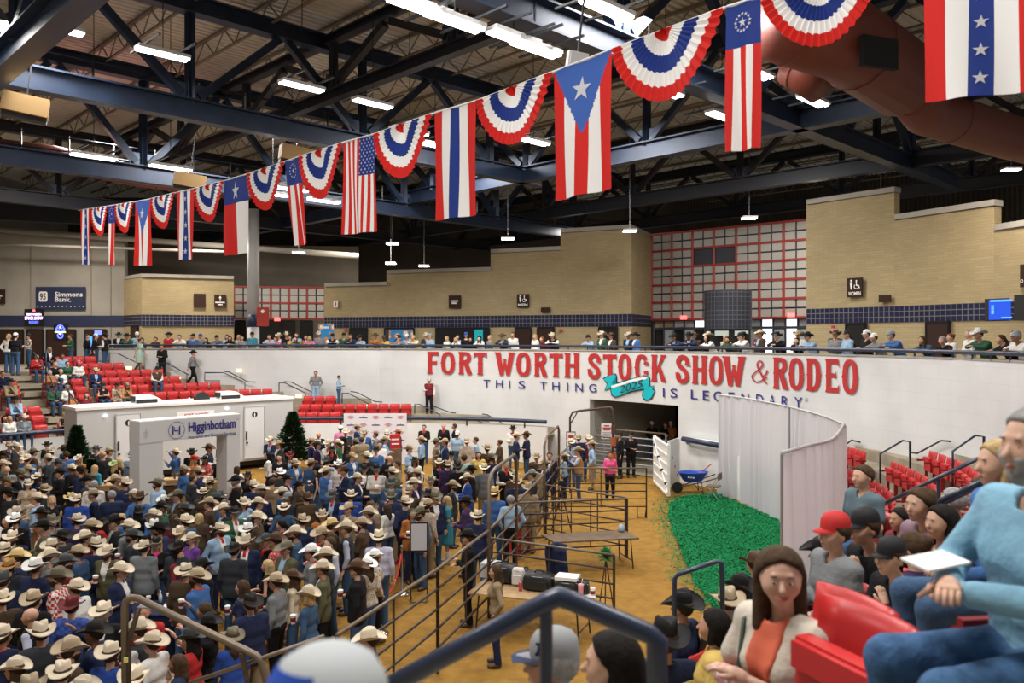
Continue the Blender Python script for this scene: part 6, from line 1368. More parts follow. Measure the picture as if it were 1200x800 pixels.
s_ = MB(); poly(s_, fnA, [(cx-.13, cz-.13), (cx-.09, cz-.11), (cx-.09, cz+.13), (cx-.13, cz+.13)]); poly(s_, fnA, [(cx+.07, cz-.13), (cx+.11, cz-.13), (cx+.11, cz+.13), (cx+.07, cz+.10)]); poly(s_, fnA, [(cx-.07, cz-.03), (cx+.05, cz-.03), (cx+.05, cz+.0), (cx-.07, cz+.0)]); poly(s_, fnA, [(cx-.07, cz+.0), (cx-.05, cz+.0), (cx-.05, cz+.1), (cx-.07, cz+.08)]); s_.build('logo_h', M['blue'], arch)
text_on('Higginbotham', fnA, AL*.46, AL*.95, AH-.47, AH-.10, 'lettering', M['blue'], arch, .03); text_on('Insurance and Financial Services', fnA, AL*.46, AL*.95, AH-.59, AH-.49, 'lettering', M['blue'], arch, .01)
text_on('TM', fnA, AL*.955, AL*.98, AH-.15, AH-.12, 'lettering', M['blue'], arch)
s_ = MB(); disc(s_, fnA, .16, AH-.32, .06, 12, .05); s_.build('faint_logo', mat('faint_print', (.35, .35, .38), .6), arch); text_on('RODEO', lambda x, y: Vector((.16-(y-AH+.3)*.4, -.03, AH-.3+(x-.16))), .02, .3, AH-.4, AH-.3, 'lettering', mat('faint_print', (.35, .35, .38), .6), arch)
# ------------------------------------------------------------------ potted conifers
def conifer(px, s, h, r, label):
    q = PS(px, s, 0); t = thing('potted_conifer', label, 'tree', q); rnd = random.Random(int(px))
    MB().lathe([(.18, 0), (.24, .35), (.25, .38), (.2, .38)], n=14).build('pot', M['black'], t); MB().tube([(0, 0, .3), (0, 0, h*.95)], [.04, .01], 7).build('trunk', BOOT, t)
    g = MB()
    for i in range(4200):
        z = .45+(h-.5)*rnd.random()**1.3; f = 1-(z-.4)/(h-.35); a = rnd.uniform(0, 6.283); rr = r*f*(.35+.65*rnd.random()**.5)*(1+.25*math.sin(a*5+z*7)); c = Vector((rr*math.cos(a), rr*math.sin(a), z))
        d = Vector((math.cos(a), math.sin(a), rnd.uniform(.2, .9))).normalized()*rnd.uniform(.10, .20); s1 = d.cross(Vector((rnd.uniform(-1, 1), rnd.uniform(-1, 1), 1))).normalized()*.022
        g.add([c-s1, c+s1, c+d*.6+s1*1.3, c+d, c+d*.6-s1*1.3], [(0, 1, 2, 3, 4)])
    g.build('foliage', mat('conifer_green', (.02, .055, .018), .7, var=.5, vscale=5), t, kind='stuff')
conifer(90, 34.2, 2.5, .62, 'dark green potted conifer at the left end of the trailer'); conifer(343, 28.3, 2.45, .80, 'full dark green potted conifer right of the restroom trailer'); conifer(107, 35.5, 1.5, .3, 'slimmer low potted conifer just right of the left one')
# ------------------------------------------------------------------ press backdrop
ba = PS(403, 26.9, 0); bb = PS(476.5, 26.9, 0); bw = (bb-ba).length
bd = thing('press_backdrop', 'white logo-printed press backdrop behind the crowd near the low wall', 'backdrop', ba); MB().box((bw/2, 0, 1.12), (bw, .05, 2.2)).build('fabric', mat('backdrop_fabric', (.70, .66, .70), .7), bd)
pr = mat('backdrop_print_red', (.55, .25, .25), .7); pk_ = mat('backdrop_print_dark', (.08, .07, .09), .7)
for r_ in range(5):
    for c_ in range(5):
        x0, z0 = .1+c_*.54, 2.05-r_*.33; mm = pr if (r_+c_) % 2 == 0 else pk_
        s_ = MB(); fb = lambda x, y: Vector((x, -.03, y))
        if mm is pr: 
            for k_, (w0, y0) in enumerate(((.13, .055), (.19, .0), (.10, -.05))): disc(s_, lambda x, y: Vector((x0+.21+(x)*w0/.03, -.03, z0+y0+y*.7)), 0, 0, .03, 10)
        else:
            s_.add([fb(x0+.02, z0-.03), fb(x0+.40, z0-.03), fb(x0+.36, z0+.02), fb(x0+.06, z0+.02)], [(0, 1, 2, 3)]); s_.add([fb(x0+.20, z0), fb(x0+.22, z0), fb(x0+.215, z0+.09), fb(x0+.205, z0+.09)], [(0, 1, 2, 3)])
        s_.build('logo_print', mm, bd)
# ------------------------------------------------------------------ white curtain on a pipe frame
CUR = [(843, 33.5), (870, 35.2), (900, 38), (925, 40.6), (950, 43.8), (972, 47.2), (989, 51), (975.5, 59.5), (947, 63.5), (916, 68)]
def cpt(i): px, s = CUR[i]; return ((px-600)/s, F/s)
cpl = densify([cpt(i) for i in range(7)], .1)+densify([cpt(i) for i in range(6, 10)], .1)[1:]
zc = 3.5; vs = []; fs_ = []; Lc = 0; cur_m = mat('curtain_cloth', (.66, .64, .68), .75)
cfine = []; 
for i in range(len(cpl)-1):
    for k in range(3): t = k/3; cfine.append((cpl[i][0]*(1-t)+cpl[i+1][0]*t, cpl[i][1]*(1-t)+cpl[i+1][1]*t))
cfine.append(cpl[-1]); nn = normals(cfine, (-4, 24)); nz = 8
for i, (x, y) in enumerate(cfine):
    if i: Lc += math.dist(cfine[i], cfine[i-1])
    for j in range(nz+1):
        f = j/nz; am = .075*(1-.5*f)*(1+.5*math.sin(Lc*1.3)); o_ = am*1.3*(2*abs(math.sin(Lc*6.5+math.sin(Lc*2.3)*1.4+.25*math.sin(f*3)))-1); vs.append((x+nn[i][0]*o_, y+nn[i][1]*o_, .03+(zc-.03)*f))
n_ = len(cfine); fs_ = [(i*(nz+1)+j, (i+1)*(nz+1)+j, (i+1)*(nz+1)+j+1, i*(nz+1)+j+1) for i in range(n_-1) for j in range(nz)]
ct = thing('white_curtain', 'tall white pipe-and-drape curtain curving round the green shavings', 'curtain'); me = bpy.data.meshes.new('drape'); me.from_pydata(vs, [], fs_); me.update()
nt = cur_m.node_tree; b = nt.nodes['Principled BSDF']; trn = nt.nodes.new('ShaderNodeBsdfTranslucent'); trn.inputs[0].default_value = (.7, .66, .7, 1); mx = nt.nodes.new('ShaderNodeMixShader'); mx.inputs[0].default_value = .3
nt.links.new(b.outputs[0], mx.inputs[1]); nt.links.new(trn.outputs[0], mx.inputs[2]); nt.links.new(mx.outputs[0], nt.nodes['Material Output'].inputs[0])
link('drape', me, cur_m, ct, smooth=True); MB().tube([(x, y, zc+.02) for x, y in cpl], .03, 6).build('top_pipe', M['white_trim'], ct)
for i in (0, 3, 6, 7, 9): x, y = cpt(i); MB().tube([(x, y, 0), (x, y, zc)], .025, 6).build('upright', M['grey_steel'], ct); MB().box((x, y, .02), (.4, .4, .02)).build('base_plate', M['black'], ct)
# ------------------------------------------------------------------ green shavings
gp = [PG(845, 578), PG(800, 583), PG(786, 590), PG(783, 605), PG(790, 625), PG(800, 650), PG(812, 680), PG(830, 705), PG(850, 735)]
right = [(4.9, 12.9), (5.6, 14.2), (7.2, 16.8), (7.8, 19), (8.05, 22), (8.0, 25), (7.3, 28.2)]
polyg = [(p.x, p.y) for p in gp]+right
def inside(x, y, pg):
    c = False; j = len(pg)-1
    for i in range(len(pg)):
        if (pg[i][1] > y) != (pg[j][1] > y) and x < (pg[j][0]-pg[i][0])*(y-pg[i][1])/(pg[j][1]-pg[i][1])+pg[i][0]: c = not c
        j = i
    return c
g = MB(); rnd = random.Random(3)
cols = []
nflake = 0; vs = []; fs_ = []
edge_pts = densify([(p.x, p.y) for p in gp], .12)
while nflake < 120000:
    x = rnd.uniform(2.0, 8.2); y = rnd.uniform(12.5, 29.5); ins = inside(x, y, polyg)
    de = min(math.hypot(x-a, y-b) for a, b in edge_pts)
    if not ins:
        if de > .85 or x > 6.5 or rnd.random() > .16*(1-de/.85)**2: nflake += 0; 
        if de > .85 or x > 6.5 or rnd.random() > .16*(1-de/.85)**2.5: continue
    a = rnd.uniform(0, 6.28); l = rnd.uniform(.014, .04); w_ = rnd.uniform(.006, .016); z = rnd.uniform(.03, .06); c, s = math.cos(a), math.sin(a); t1, t2 = rnd.uniform(-.018, .018), rnd.uniform(-.012, .012); n0 = len(vs)
    vs += [(x-c*l-s*w_, y-s*l+c*w_, z-t1), (x-c*l+s*w_, y-s*l-c*w_, z-t1+t2), (x+c*l+s*w_, y+s*l-c*w_, z+t1), (x+c*l-s*w_, y+s*l+c*w_, z+t1-t2)]; fs_.append((n0, n0+1, n0+2, n0+3)); nflake += 1
me = bpy.data.meshes.new('green_shavings'); me.from_pydata(vs, [], fs_); me.update()
o = link('green_shavings', me, mat('green_dyed_shavings', (.010, .27, .085), .95, var=.6, vscale=18), kind='stuff'); tag(o, 'patch of bright green dyed wood shavings spread on the dirt before the curtain', 'shavings')
g = MB(); inner = [(x*.995+.02, y) for x, y in polyg]; g.add([(x, y, .028) for x, y in inner], [tuple(range(len(inner)))]); g.build('shavings_bed', mat('green_dyed_shavings'), o)
# ------------------------------------------------------------------ pipe fence panels
def panel(A, B, z0, z1, nr, label, r=.022, name='pipe_fence_panel', mids=1, ends=True, loop=False, m='pipe', cat='fence panel'):
    """A,B plan points; horizontal rails each a part"""
    t = thing(name, label, cat); A = Vector((A[0], A[1], 0)); B = Vector((B[0], B[1], 0))
    for i in range(nr):
        z = z0+(z1-z0)*i/(nr-1); MB().tube([A+Vector((0, 0, z)), B+Vector((0, 0, z))], r*(1.25 if i == nr-1 else 1), 8).build('rail', M['pipe_lt' if i == nr-1 else m], t, smooth=True)
    zb = 0.0
    if ends:
        for e in (A, B): MB().tube([e+Vector((0, 0, zb)), e+Vector((0, 0, z1))], r*1.3, 8).build('post', M[m], t)
    for i in range(mids):
        c = A.lerp(B, (i+1)/(mids+1)); MB().tube([c+Vector((0, 0, z0)), c+Vector((0, 0, z1))], r*.9, 6).build('upright', M[m], t)
    if loop:
        d = (A-B).normalized(); MB().tube([B+d*.28+Vector((0, 0, z0)), B+d*.28+Vector((0, 0, .03)), B+d*.04+Vector((0, 0, .03)), B+Vector((0, 0, z0))], r, 6).build('foot_loop', M[m], t)
    return t
def xy(px, s): return ((px-600)/s, F/s)
FA0 = xy(395, 92); FA1 = xy(513, 71.5); FA2 = xy(573, 59.5); FA3 = xy(605, 51); FA4 = xy(638, 42); FA5 = xy(655, 36.5); FA6 = xy(668, 33)
panel(FA0, FA1, .42, 1.72, 5, 'nearest rusty pipe fence panel running along the crowd', mids=1); panel(FA1, FA2, .42, 1.72, 5, 'pipe fence panel between the nearest panel and the tall gate frame')
for pa, pb, la in ((FA2, FA3, 'pipe fence section inside the nearer tall gate frame'), (FA3, FA4, 'pipe fence section between the two tall gate frames'), (FA4, FA5, 'pipe fence section beside the farther tall gate frame'), (FA5, FA6, 'farthest pipe fence section leading to the wall gate')): panel(pa, pb, .35, 1.72, 5, la)
panel(xy(573, 58.5), xy(719.5, 63.5), .42, 1.5, 5, 'pipe panel behind the light wood table, plant stand at its end', mids=1, r=.02)
panel(xy(604, 48.3), xy(735, 47), .35, 1.5, 5, 'pipe panel just behind the dark wooden table', mids=2, r=.02); panel(xy(640, 43), xy(733, 46.7), .3, 1.5, 5, 'pipe panel slanting across behind the tripod', mids=2, r=.018)
panel(xy(651, 38.3), xy(757.5, 38.3), .35, 1.52, 6, 'farthest pipe panel standing free in front of the woman in pink', mids=1, r=.018, loop=True)
def gate_frame(A, B, za, zb, label, r=.035):
    t = thing('gate_frame', label, 'gate frame'); A = Vector((A[0], A[1], 0)); B = Vector((B[0], B[1], 0)); up = Vector((0, 0, 1))
    MB().tube([A, A+up*(za-.2), A.lerp(B, .08)+up*(za-.05), A.lerp(B, .2)+up*(za+(zb-za)*.2), A.lerp(B, .92)+up*(zb), B+up*(zb-.15), B], r, 10).build('frame_pipe', M['pipe_lt'], t, smooth=True)
    return t
gate_frame(FA2, FA3, 2.85, 2.85, 'nearer tall bent-pipe gate frame standing over the alley fence'); gate_frame(FA4, FA5, 2.7, 2.7, 'farther tall bent-pipe gate frame over the alley fence')
t = thing('gate_frame', 'tall brown pipe arch with corner braces before the wall gate', 'gate frame'); g0 = PG(668, 572, 0); 
Y1, Y2 = 31.8, 30.6; p_ = lambda x, y, Y: P(x, y, Y)
MB().tube([Vector((p_(668, 400, Y1).x, Y1, 0)), p_(668, 489, Y1), p_(671, 483, Y1), p_(680, 481, Y1), p_(716, 477, Y2), p_(718, 480, Y2), Vector((p_(718, 400, Y2).x, Y2, 0))], .04, 8).build('frame_pipe', M['pipe'], t, smooth=True)
MB().tube([p_(669, 496, Y1), p_(677, 482, Y1)], .025, 6).build('brace', M['pipe'], t); MB().tube([p_(710, 478, Y2), p_(717, 489, Y2)], .025, 6).build('brace', M['pipe'], t)
for i, (py, m_) in enumerate(((498, 'dark'), (512, 'orange'), (530, 'orange'))): MB().tube([p_(719, py, Y2), p_(719, py+10, Y2)], .09, 8).build('tape_wrap', mat('orange_wrap', (.4, .09, .03), .6) if m_ == 'orange' else BOOT, t)
s0 = P(711, 505, 33.2); sg = MB().box(s0, (.44, .03, .62)).build('notice_sign', M['white']); tag(sg, 'white notice with red print above grey lines hung in the wall gate', 'sign')
for k_, (w_, y_) in enumerate(((.22, .22), (.34, .13), (.28, .06))): MB().box(s0+Vector((0, -.02, y_)), (w_, .01, .045)).build('print_line', M['letter_red'], sg)
for i in range(4): MB().box(s0+Vector((0, -.02, -.05-.06*i)), (.32, .01, .02)).build('print_line', mat('print_grey', (.25, .25, .3), .6), sg)
s0 = P(669, 515, 31.4); sg = MB().box(s0, (.30, .03, .55)).build('notice_sign', M['white']); tag(sg, 'narrow white notice with dark frame on the pipe arch post', 'sign'); MB().box(s0+Vector((0, .02, 0)), (.36, .03, .62)).build('frame', M['black'], sg)
MB().box(s0+Vector((0, -.02, .12)), (.2, .01, .1)).build('print_block', M['letter_red'], sg)
gA = Vector((*tall_xy(722), 0)); panel((gA.x-.8, gA.y+.4), (tall_xy(790)[0]-.2, tall_xy(790)[1]+.6), .35, 1.7, 6, 'pipe gate across the dark wall opening behind the officers', mids=1, m='grey_steel', r=.03, name='pipe_gate', cat='gate')
t = panel(xy(719, 30.8), xy(697, 30.2), .3, 1.7, 6, 'side pipe gate in the wall opening left of the officers', mids=1, m='grey_steel', r=.025, name='pipe_gate', cat='gate')
# white panel chute gates
def chute(A, B, z0, z1, label):
    t = thing('chute_gate', label, 'gate'); A = Vector((A[0], A[1], 0)); B = Vector((B[0], B[1], 0)); up = Vector((0, 0, 1))
    MB().bar(A+up*(z0+z1)/2, B+up*(z0+z1)/2, .03, z1-z0).build('sheet', M['white_wall'], t)
    for e in (A, B): MB().bar(e+up*z0, e+up*z1, .09, .09).build('post', M['white'], t)
    for z in np.linspace(z0+.04, z1-.04, 6): MB().bar(A+up*z+Vector((-.03, -.03, 0)), B+up*z+Vector((-.03, -.03, 0)), .05, .06).build('rail', M['white'], t)
    MB().bar(A+up*(z1-.1)+Vector((-.05, -.05, 0)), B+up*(z0+.1)+Vector((-.05, -.05, 0)), .05, .1).build('brace', M['white'], t)
    for i in range(4): q = A.lerp(B, .12+.26*i)+up*(z1-.3-.35*i)+Vector((-.06, -.07, 0)); MB().box(q, (.1, .03, .1)).build('slot', M['black'], t)
chute(xy(767, 31.2), xy(783.5, 34.3), .1, 1.85, 'left white steel chute gate standing open by the wall opening'); chute(xy(784, 32.5), xy(795, 31.6), .1, 1.8, 'right white steel chute gate folded against the wall edge')
# ------------------------------------------------------------------ wheelbarrow and folding chair
q = PG(812, 577); wb = thing('wheelbarrow', 'blue-tub wheelbarrow with a red-handled shovel side, by the white wall', 'wheelbarrow', q, .15)
wb['label'] = 'blue-tub wheelbarrow standing before the lower white wall'
bm_ = mat('barrow_blue', (.015, .07, .42), .35); tb_ = MB(); pr_ = [(.02, .40), (.30, .41), (.36, .46), (.50, .70), (.55, .74), (.53, .75), (.47, .70), (.33, .48), (.28, .44), (.02, .43)]
tb_.lathe(pr_, (0, 0, 0), 24, 1.05, .68); tb_.build('tub', bm_, wb, smooth=True)
for i_ in range(3): MB().box((-.26+.09*i_, -.285-.006*i_, .60-.012*i_), (.07, .02, .05)).build('maker_mark', M['white'], wb)
for s in (-1, 1): MB().tube([(-.55, s*.06, .22), (.2, s*.2, .38), (.95, s*.3, .58)], .02, 6).build('handle', M['black'], wb); MB().tube([(.25, s*.2, .38), (.3, s*.22, .02), (.1, s*.18, .3)], .015, 6).build('leg', M['black'], wb)
w_ = MB().lathe([(.05, -.05), (.19, -.05), (.2, 0), (.19, .05), (.05, .05)], n=16).build('wheel', M['black'], wb); w_.location = (-.58, 0, .2); w_.rotation_euler = (math.pi/2, 0, 0)
sh = thing('shovel', 'shovel with a long red handle lying in the wheelbarrow', 'shovel', q+Vector((0, 0, .5)), .15); MB().tube([(.0, 0, 0), (.75, .1, .5)], .018, 6).build('handle', mat('red_wood', (.35, .05, .03), .6), sh); MB().box((-.1, 0, .0), (.26, .2, .02)).build('blade', M['grey_steel'], sh)
q = PG(836, 585); fc = thing('folding_chair', 'brown and grey folding chair at the left end of the curtain', 'chair', q, -.5); br = mat('chair_vinyl', (.16, .11, .08), .6)
MB().box((0, 0, .45), (.42, .40, .05)).build('seat', br, fc); MB().box((.22, 0, .80), (.05, .42, .22)).build('backrest', br, fc)
for s in (-1, 1): MB().tube([(.24, s*.2, .92), (-.2, s*.2, .0)], .014, 6).build('leg', M['grey_steel'], fc); MB().tube([(-.15, s*.19, .45), (.25, s*.19, .0)], .014, 6).build('leg', M['grey_steel'], fc)
# ------------------------------------------------------------------ tables in the pen
def table(corners, zt, m, label, legs=True, name='folding_table', th=.035):
    t = thing(name, label, 'table'); poly_ = [(c.x, c.y) for c in corners]; MB().prism(poly_, zt-th, zt).build('table_top', M[m], t)
    c = sum(corners, Vector((0, 0, 0)))/4; e0 = (corners[0]+corners[3])/2; e1 = (corners[1]+corners[2])/2
    for e, a, b in ((e0, corners[0], corners[3]), (e1, corners[1], corners[2])):
        for p in (a, b):
            q = p.lerp(c, .12); q2 = p.lerp(c, .17); MB().tube([(q2.x, q2.y, zt-th), (q.x, q.y, 0)], .016, 6).build('leg', M['black'], t)
        p, q = a.lerp(c, .13), b.lerp(c, .13); MB().tube([(p.x, p.y, .2), (q.x, q.y, .2)], .012, 6).build('crossbar', M['black'], t)
    return t
T1 = [PG(650, 635, .75), PG(749, 630, .75), PG(731, 620.5, .75), PG(634, 626, .75)]
table(T1, .75, 'wood_dk', 'long weathered dark wooden folding table in the pipe pen')
T2 = [PG(548, 694, .75), PG(686, 709, .75), PG(700.5, 694.5, .75), PG(576, 671, .75)]
table(T2, .75, 'wood', 'light plywood folding table loaded with black camera bags')
def on2(u, v, z=.75): a = T2[0].lerp(T2[1], u); b = T2[3].lerp(T2[2], u); p = a.lerp(b, v); return Vector((p.x, p.y, z+.005))
t2a = math.atan2(*(T2[1]-T2[0]).yx)
def bag(u, v, size, label, m='black', z=.75, yaw=0, handle=True):
    a, b, c = size; t = thing('camera_bag', label, 'bag', on2(u, v, z), t2a+yaw); g = MB()
    n = 10; prof = [(0, 1), (.08, 1.04), (.5, 1.04), (.85, .96), (1, .8)]
    vs = []; 
    for f, s in prof:
        for j in range(n*2): th = 2*math.pi*j/(n*2); cs, sn = math.cos(th), math.sin(th); vs.append((a/2*s*math.copysign(abs(cs)**.45, cs), b/2*s*math.copysign(abs(sn)**.45, sn), c*f))
    k = n*2; g.add(vs, [(i*k+j, i*k+(j+1) % k, (i+1)*k+(j+1) % k, (i+1)*k+j) for i in range(4) for j in range(k)]+[tuple(range(k))[::-1], tuple(4*k+j for j in range(k))]); g.build('shell', M[m] if isinstance(m, str) else m, t, smooth=True)
    MB().box((0, -b/2-.03, c*.38), (a*.7, .05, c*.5)).build('front_pocket', M[m] if isinstance(m, str) else m, t)
    if handle: MB().tube([(-a*.15, 0, c), (-a*.1, 0, c+.05), (a*.1, 0, c+.05), (a*.15, 0, c)], .012, 6).build('handle', M['black'], t)
    MB().tube([(-a/2*1.02, -b*.3, c*.86), (0, -b*.52, c*.88), (a/2*1.02, -b*.3, c*.86)], .006, 5).build('zip', M['grey_steel'], t)
bag(.19, .72, (.55, .32, .34), 'large rounded black camera bag at the left of the plywood table', yaw=-.1); bag(.53, .62, (.60, .34, .30), 'long black camera bag in the middle of the plywood table'); bag(.78, .62, (.42, .34, .26), 'black camera bag with a white box on it at the table right')
bag(.90, .78, (.2, .2, .22), 'small black pouch beside the white-topped camera bag', handle=False); bag(.38, .80, (.26, .2, .26), 'slim black bag between the white bag and the long camera bag')
bag(.33, .66, (.24, .16, .32), 'crumpled white cloth bag on the plywood table', m=mat('white_canvas', (.6, .56, .52), .8), handle=False)
def item(name, label, cat, loc, mb, m, extra=()):
    t = thing(name, label, cat, loc); mb.build('body', m, t, smooth=True)
    for nm, g_, m2 in extra: g_.build(nm, m2, t, smooth=True)
    return t
o = MB().box((0, 0, .03), (.42, .32, .06), t2a).build('white_box', M['white'], None); o.location = on2(.78, .62, 1.02); tag(o, 'flat white box lying on the right black camera bag', 'box')
o = MB().box((0, 0, .14), (.40, .30, .28), t2a).build('white_crate', mat('crate_white', (.6, .6, .58), .6), None); o.location = on2(.04, .85); tag(o, 'white box with cables at the far left end of the plywood table', 'box')
item('tumbler', 'tall pink tumbler on the plywood table', 'cup', on2(.93, .30), MB().lathe([(.032, 0), (.045, .12), (.05, .25), (.05, .29), (.01, .3)], n=14), mat('tumbler_pink', (.75, .35, .38), .4), [('straw', MB().tube([(.01, 0, .28), (.03, 0, .38)], .006, 6), M['white'])])
item('drink_can', 'red drink can standing by the long black bag', 'can', on2(.40, .36), MB().lathe([(.028, 0), (.033, .01), (.033, .15), (.027, .165)], n=14), mat('can_red', (.55, .05, .07), .3), [('lid', MB().lathe([(.026, .165), (.02, .168)], n=12), M['grey_steel'])])
item('drink_can', 'blue drink can in front of the right camera bag', 'can', on2(.77, .22), MB().lathe([(.028, 0), (.033, .01), (.033, .15), (.027, .165)], n=14), mat('can_blue', (.05, .25, .4), .3), [('lid', MB().lathe([(.026, .165), (.02, .168)], n=12), M['grey_steel'])])
def paper_cup(loc, label, group=None, sc_=1.0):
    t = thing('paper_cup', label, 'cup', loc, 0, group); t.scale = (sc_,)*3
    MB().lathe([(.03, 0), (.042, .11)], n=12).build('cup', mat('cup_white', (.78, .75, .72), .5), t, smooth=True); MB().lathe([(.035, .03), (.040, .085)], n=12, sx=1.04, sy=1.04).build('sleeve', mat('cup_maroon', (.22, .03, .03), .6), t, smooth=True); MB().lathe([(.044, .108), (.044, .118), (.038, .126), (.01, .127)], n=12).build('lid', M['white'], t, smooth=True); return t
paper_cup(on2(.985, .72), 'maroon-sleeved paper cup at the right end of the plywood table', None, 1.2); MB().box(on2(.95, .62)+Vector((0, 0, .005)), (.3, .22, .008)).build('paper_napkin', M['white']); tag(bpy.data.objects['paper_napkin'], 'white paper sheet under the cup on the plywood table', 'paper')
item('water_bottle', 'clear water bottle with white label at the table front edge', 'bottle', on2(.90, .08), MB().lathe([(.032, 0), (.033, .12), (.03, .15), (.012, .18), (.012, .2)], n=12), mat('bottle_clear', (.6, .65, .7), .1), [('label', MB().lathe([(.0335, .04), (.0335, .1)], n=12), M['blue'])])
q = PG(728, 622.5, .75); item('water_jug', 'small pale blue water jug on the dark table corner', 'bottle', q+Vector((0, 0, .005)), MB().lathe([(.07, 0), (.08, .04), (.08, .12), (.05, .15), (.03, .17)], n=14), mat('jug_blue', (.35, .5, .62), .2))
# denim jacket on the rail, plant stand, tripod, cooler
q = P(652, 663, 15.9); t = thing('denim_jacket', 'dark blue denim jacket draped over the pipe rail', 'jacket', (q.x, q.y, 0)); me = grid_mesh(14, 8, lambda u, v: ((u-.5)*.42+.02*math.sin(v*5), -.07-.03*math.sin(u*17)-.05*(1-v), .72+.72*v)); o = link('cloth', me, cmat('nv'), t, smooth=True); so = o.modifiers.new('s', 'SOLIDIFY'); so.thickness = .04
me = grid_mesh(14, 5, lambda u, v: ((u-.5)*.40, .05+.02*math.sin(u*13)+.02*(1-v), 1.1+.34*v)); o = link('collar', me, cmat('nv'), t, smooth=True); MB().tube([(-.2, -.06, 1.43), (0, 0, 1.5), (.2, .05, 1.43)], .05, 8).build('fold', cmat('nv'), t, smooth=True)
q = PG(710, 727); t = thing('plant_stand', 'bunch of green ferns on a thin three-legged stand', 'plant', q); rnd = random.Random(5); g = MB()
for i in range(110):
    a = rnd.uniform(0, 6.28); e = rnd.uniform(-.3, 1.4); d = Vector((math.cos(a)*math.cos(e), math.sin(a)*math.cos(e), math.sin(e))); p0 = Vector((0, 0, 1.22)); p1 = p0+d*rnd.uniform(.14, .27); s1 = d.cross(Vector((0, 0, 1))).normalized()*.028; g.add([p0, p0.lerp(p1, .55)-s1, p1, p0.lerp(p1, .55)+s1], [(0, 1, 2, 3)])
g.build('foliage', mat('fern_green', (.02, .22, .06), .6, var=.4), t, kind='stuff')
for i in range(3): MB().tube([(0, 0, 1.2), (.2*math.cos(i*2.1+.3), .2*math.sin(i*2.1+.3), 0)], .012, 6).build('leg', M['pipe'], t)
q = PG(658, 622); t = thing('camera_tripod', 'black camera tripod standing in the pipe pen', 'tripod', q); MB().tube([(0, 0, .75), (0, 0, 1.35)], .02, 8).build('column', M['black'], t); MB().box((0, 0, 1.38), (.14, .12, .12)).build('head', M['black'], t)
for i in range(3): a = i*2.094+.5; MB().tube([(0, 0, 1.15), (.32*math.cos(a), .32*math.sin(a), 0)], [.024, .014], 6).build('leg', M['black'], t)
q = PG(612, 648); t = thing('red_cooler', 'tall red steel drinks cooler behind the alley fence', 'cooler', q, .5); MB().box((0, .3, .5), (.5, .6, 1.0)).build('body', M['red'], t); MB().box((0, .3, 1.03), (.54, .64, .06)).build('lid', M['seat_dk'], t); MB().box((0, -.02, .7), (.3, .03, .05)).build('handle', M['grey_steel'], t)
q = PG(452, 566); t = thing('red_crate', 'bright red box standing among the crowd near the backdrop', 'box', PS(463, 29.0, 1.05), .2); MB().box((0, 0, .28), (.42, .36, .56)).build('body', M['red'], t); MB().box((0, -.19, .38), (.3, .01, .06)).box((0, -.19, .2), (.3, .01, .06)).build('slots', M['white'], t); MB().box((0, 0, -.52), (.5, .5, 1.04)).build('pedestal', M['wood_dk'], t)
# stanchions with rope
def stanchion(q, label): 
    t = thing('rope_stanchion', label, 'stanchion', q); MB().lathe([(.17, 0), (.17, .02), (.05, .05), (.025, .07), (.025, .93), (.035, .95), (.035, .98), (.045, 1.02), (.02, 1.06)], n=16).build('post', mat('chrome', (.55, .5, .45), .2, .9), t, smooth=True); return t
sq = [PG(471, 696), PG(445, 742)]; stanchion(sq[0], 'chrome rope stanchion at the edge of the open dirt'); stanchion(sq[1], 'chrome rope stanchion beside the pipe fence, nearer than the other')
q3 = sq[0]+Vector((-.75, 1.1, 0))
for a_, b_, la in ((sq[0], q3, 'red rope sagging back from the chrome stanchion into the crowd'), (sq[0], sq[1], 'red rope slung between the two chrome stanchions')):
    t = thing('barrier_rope', la, 'rope'); MB().tube([a_.lerp(b_, f)+Vector((0, 0, .9-.45*(1-(2*f-1)**2))) for f in np.linspace(0.02, .98, 14)], .022, 8).build('cord', mat('rope_red', (.45, .02, .03), .6), t, smooth=True)
# easel sign
q = PG(491, 703); t = thing('sign_easel', 'black-framed blank grey sign board on a metal stand', 'sign', q, .05)
MB().box((0, 0, 1.33), (.38, .03, .62)).build('frame', M['black'], t); MB().box((0, -.02, 1.33), (.32, .015, .55)).build('board', mat('sign_grey', (.50, .50, .52), .6), t)
for s in (-1, 1): MB().tube([(s*.17, 0, 1.02), (s*.17, 0, .02)], .012, 6).build('leg', M['black'], t); MB().tube([(s*.17, -.2, .02), (s*.17, .2, .02)], .012, 6).build('foot', M['black'], t)
MB().tube([(-.17, -.2, .02), (.17, -.2, .02)], .012, 6).build('crossbar', M['black'], t)
# bar tables inside / beside the arch
def bar_table(px, py, w_, label, ang_=0, items=()):
    q = PG(px, py, 1.05); t = thing('bar_table', label, 'table', (q.x, q.y, 0), ang_); MB().box((0, 0, 1.02), (w_, .55, .06)).build('table_top', M['wood'], t); MB().box((0, -.24, .93), (w_, .05, .10)).build('apron', M['wood'], t)
    for s in (-1, 1):
        for r_ in (-1, 1): MB().box((s*(w_/2-.06), r_*.2, .5), (.09, .09, 1.0)).build('leg', M['wood'], t)
    MB().box((0, .0, .45), (w_*.92, .4, .75)).build('cowhide_panel', flower_mat('cowhide', (.09, .045, .025), (.4, .36, .3), (.05, .03, .02), 3), t)
    return t
bt = [bar_table(147, 566, 1.5, 'rough wooden bar table left of the arch pillar', .25), bar_table(213, 560, 1.7, 'rough wooden bar table seen through the arch, left half', .25), bar_table(262, 563, 1.2, 'rough wooden bar table seen through the arch, right half', .25), bar_table(302, 572, 1.1, 'rough wooden bar table at the right pillar of the arch', .2), bar_table(405, 551, .7, 'small wooden bar table in the crowd left of the brown-coated woman', .1)]
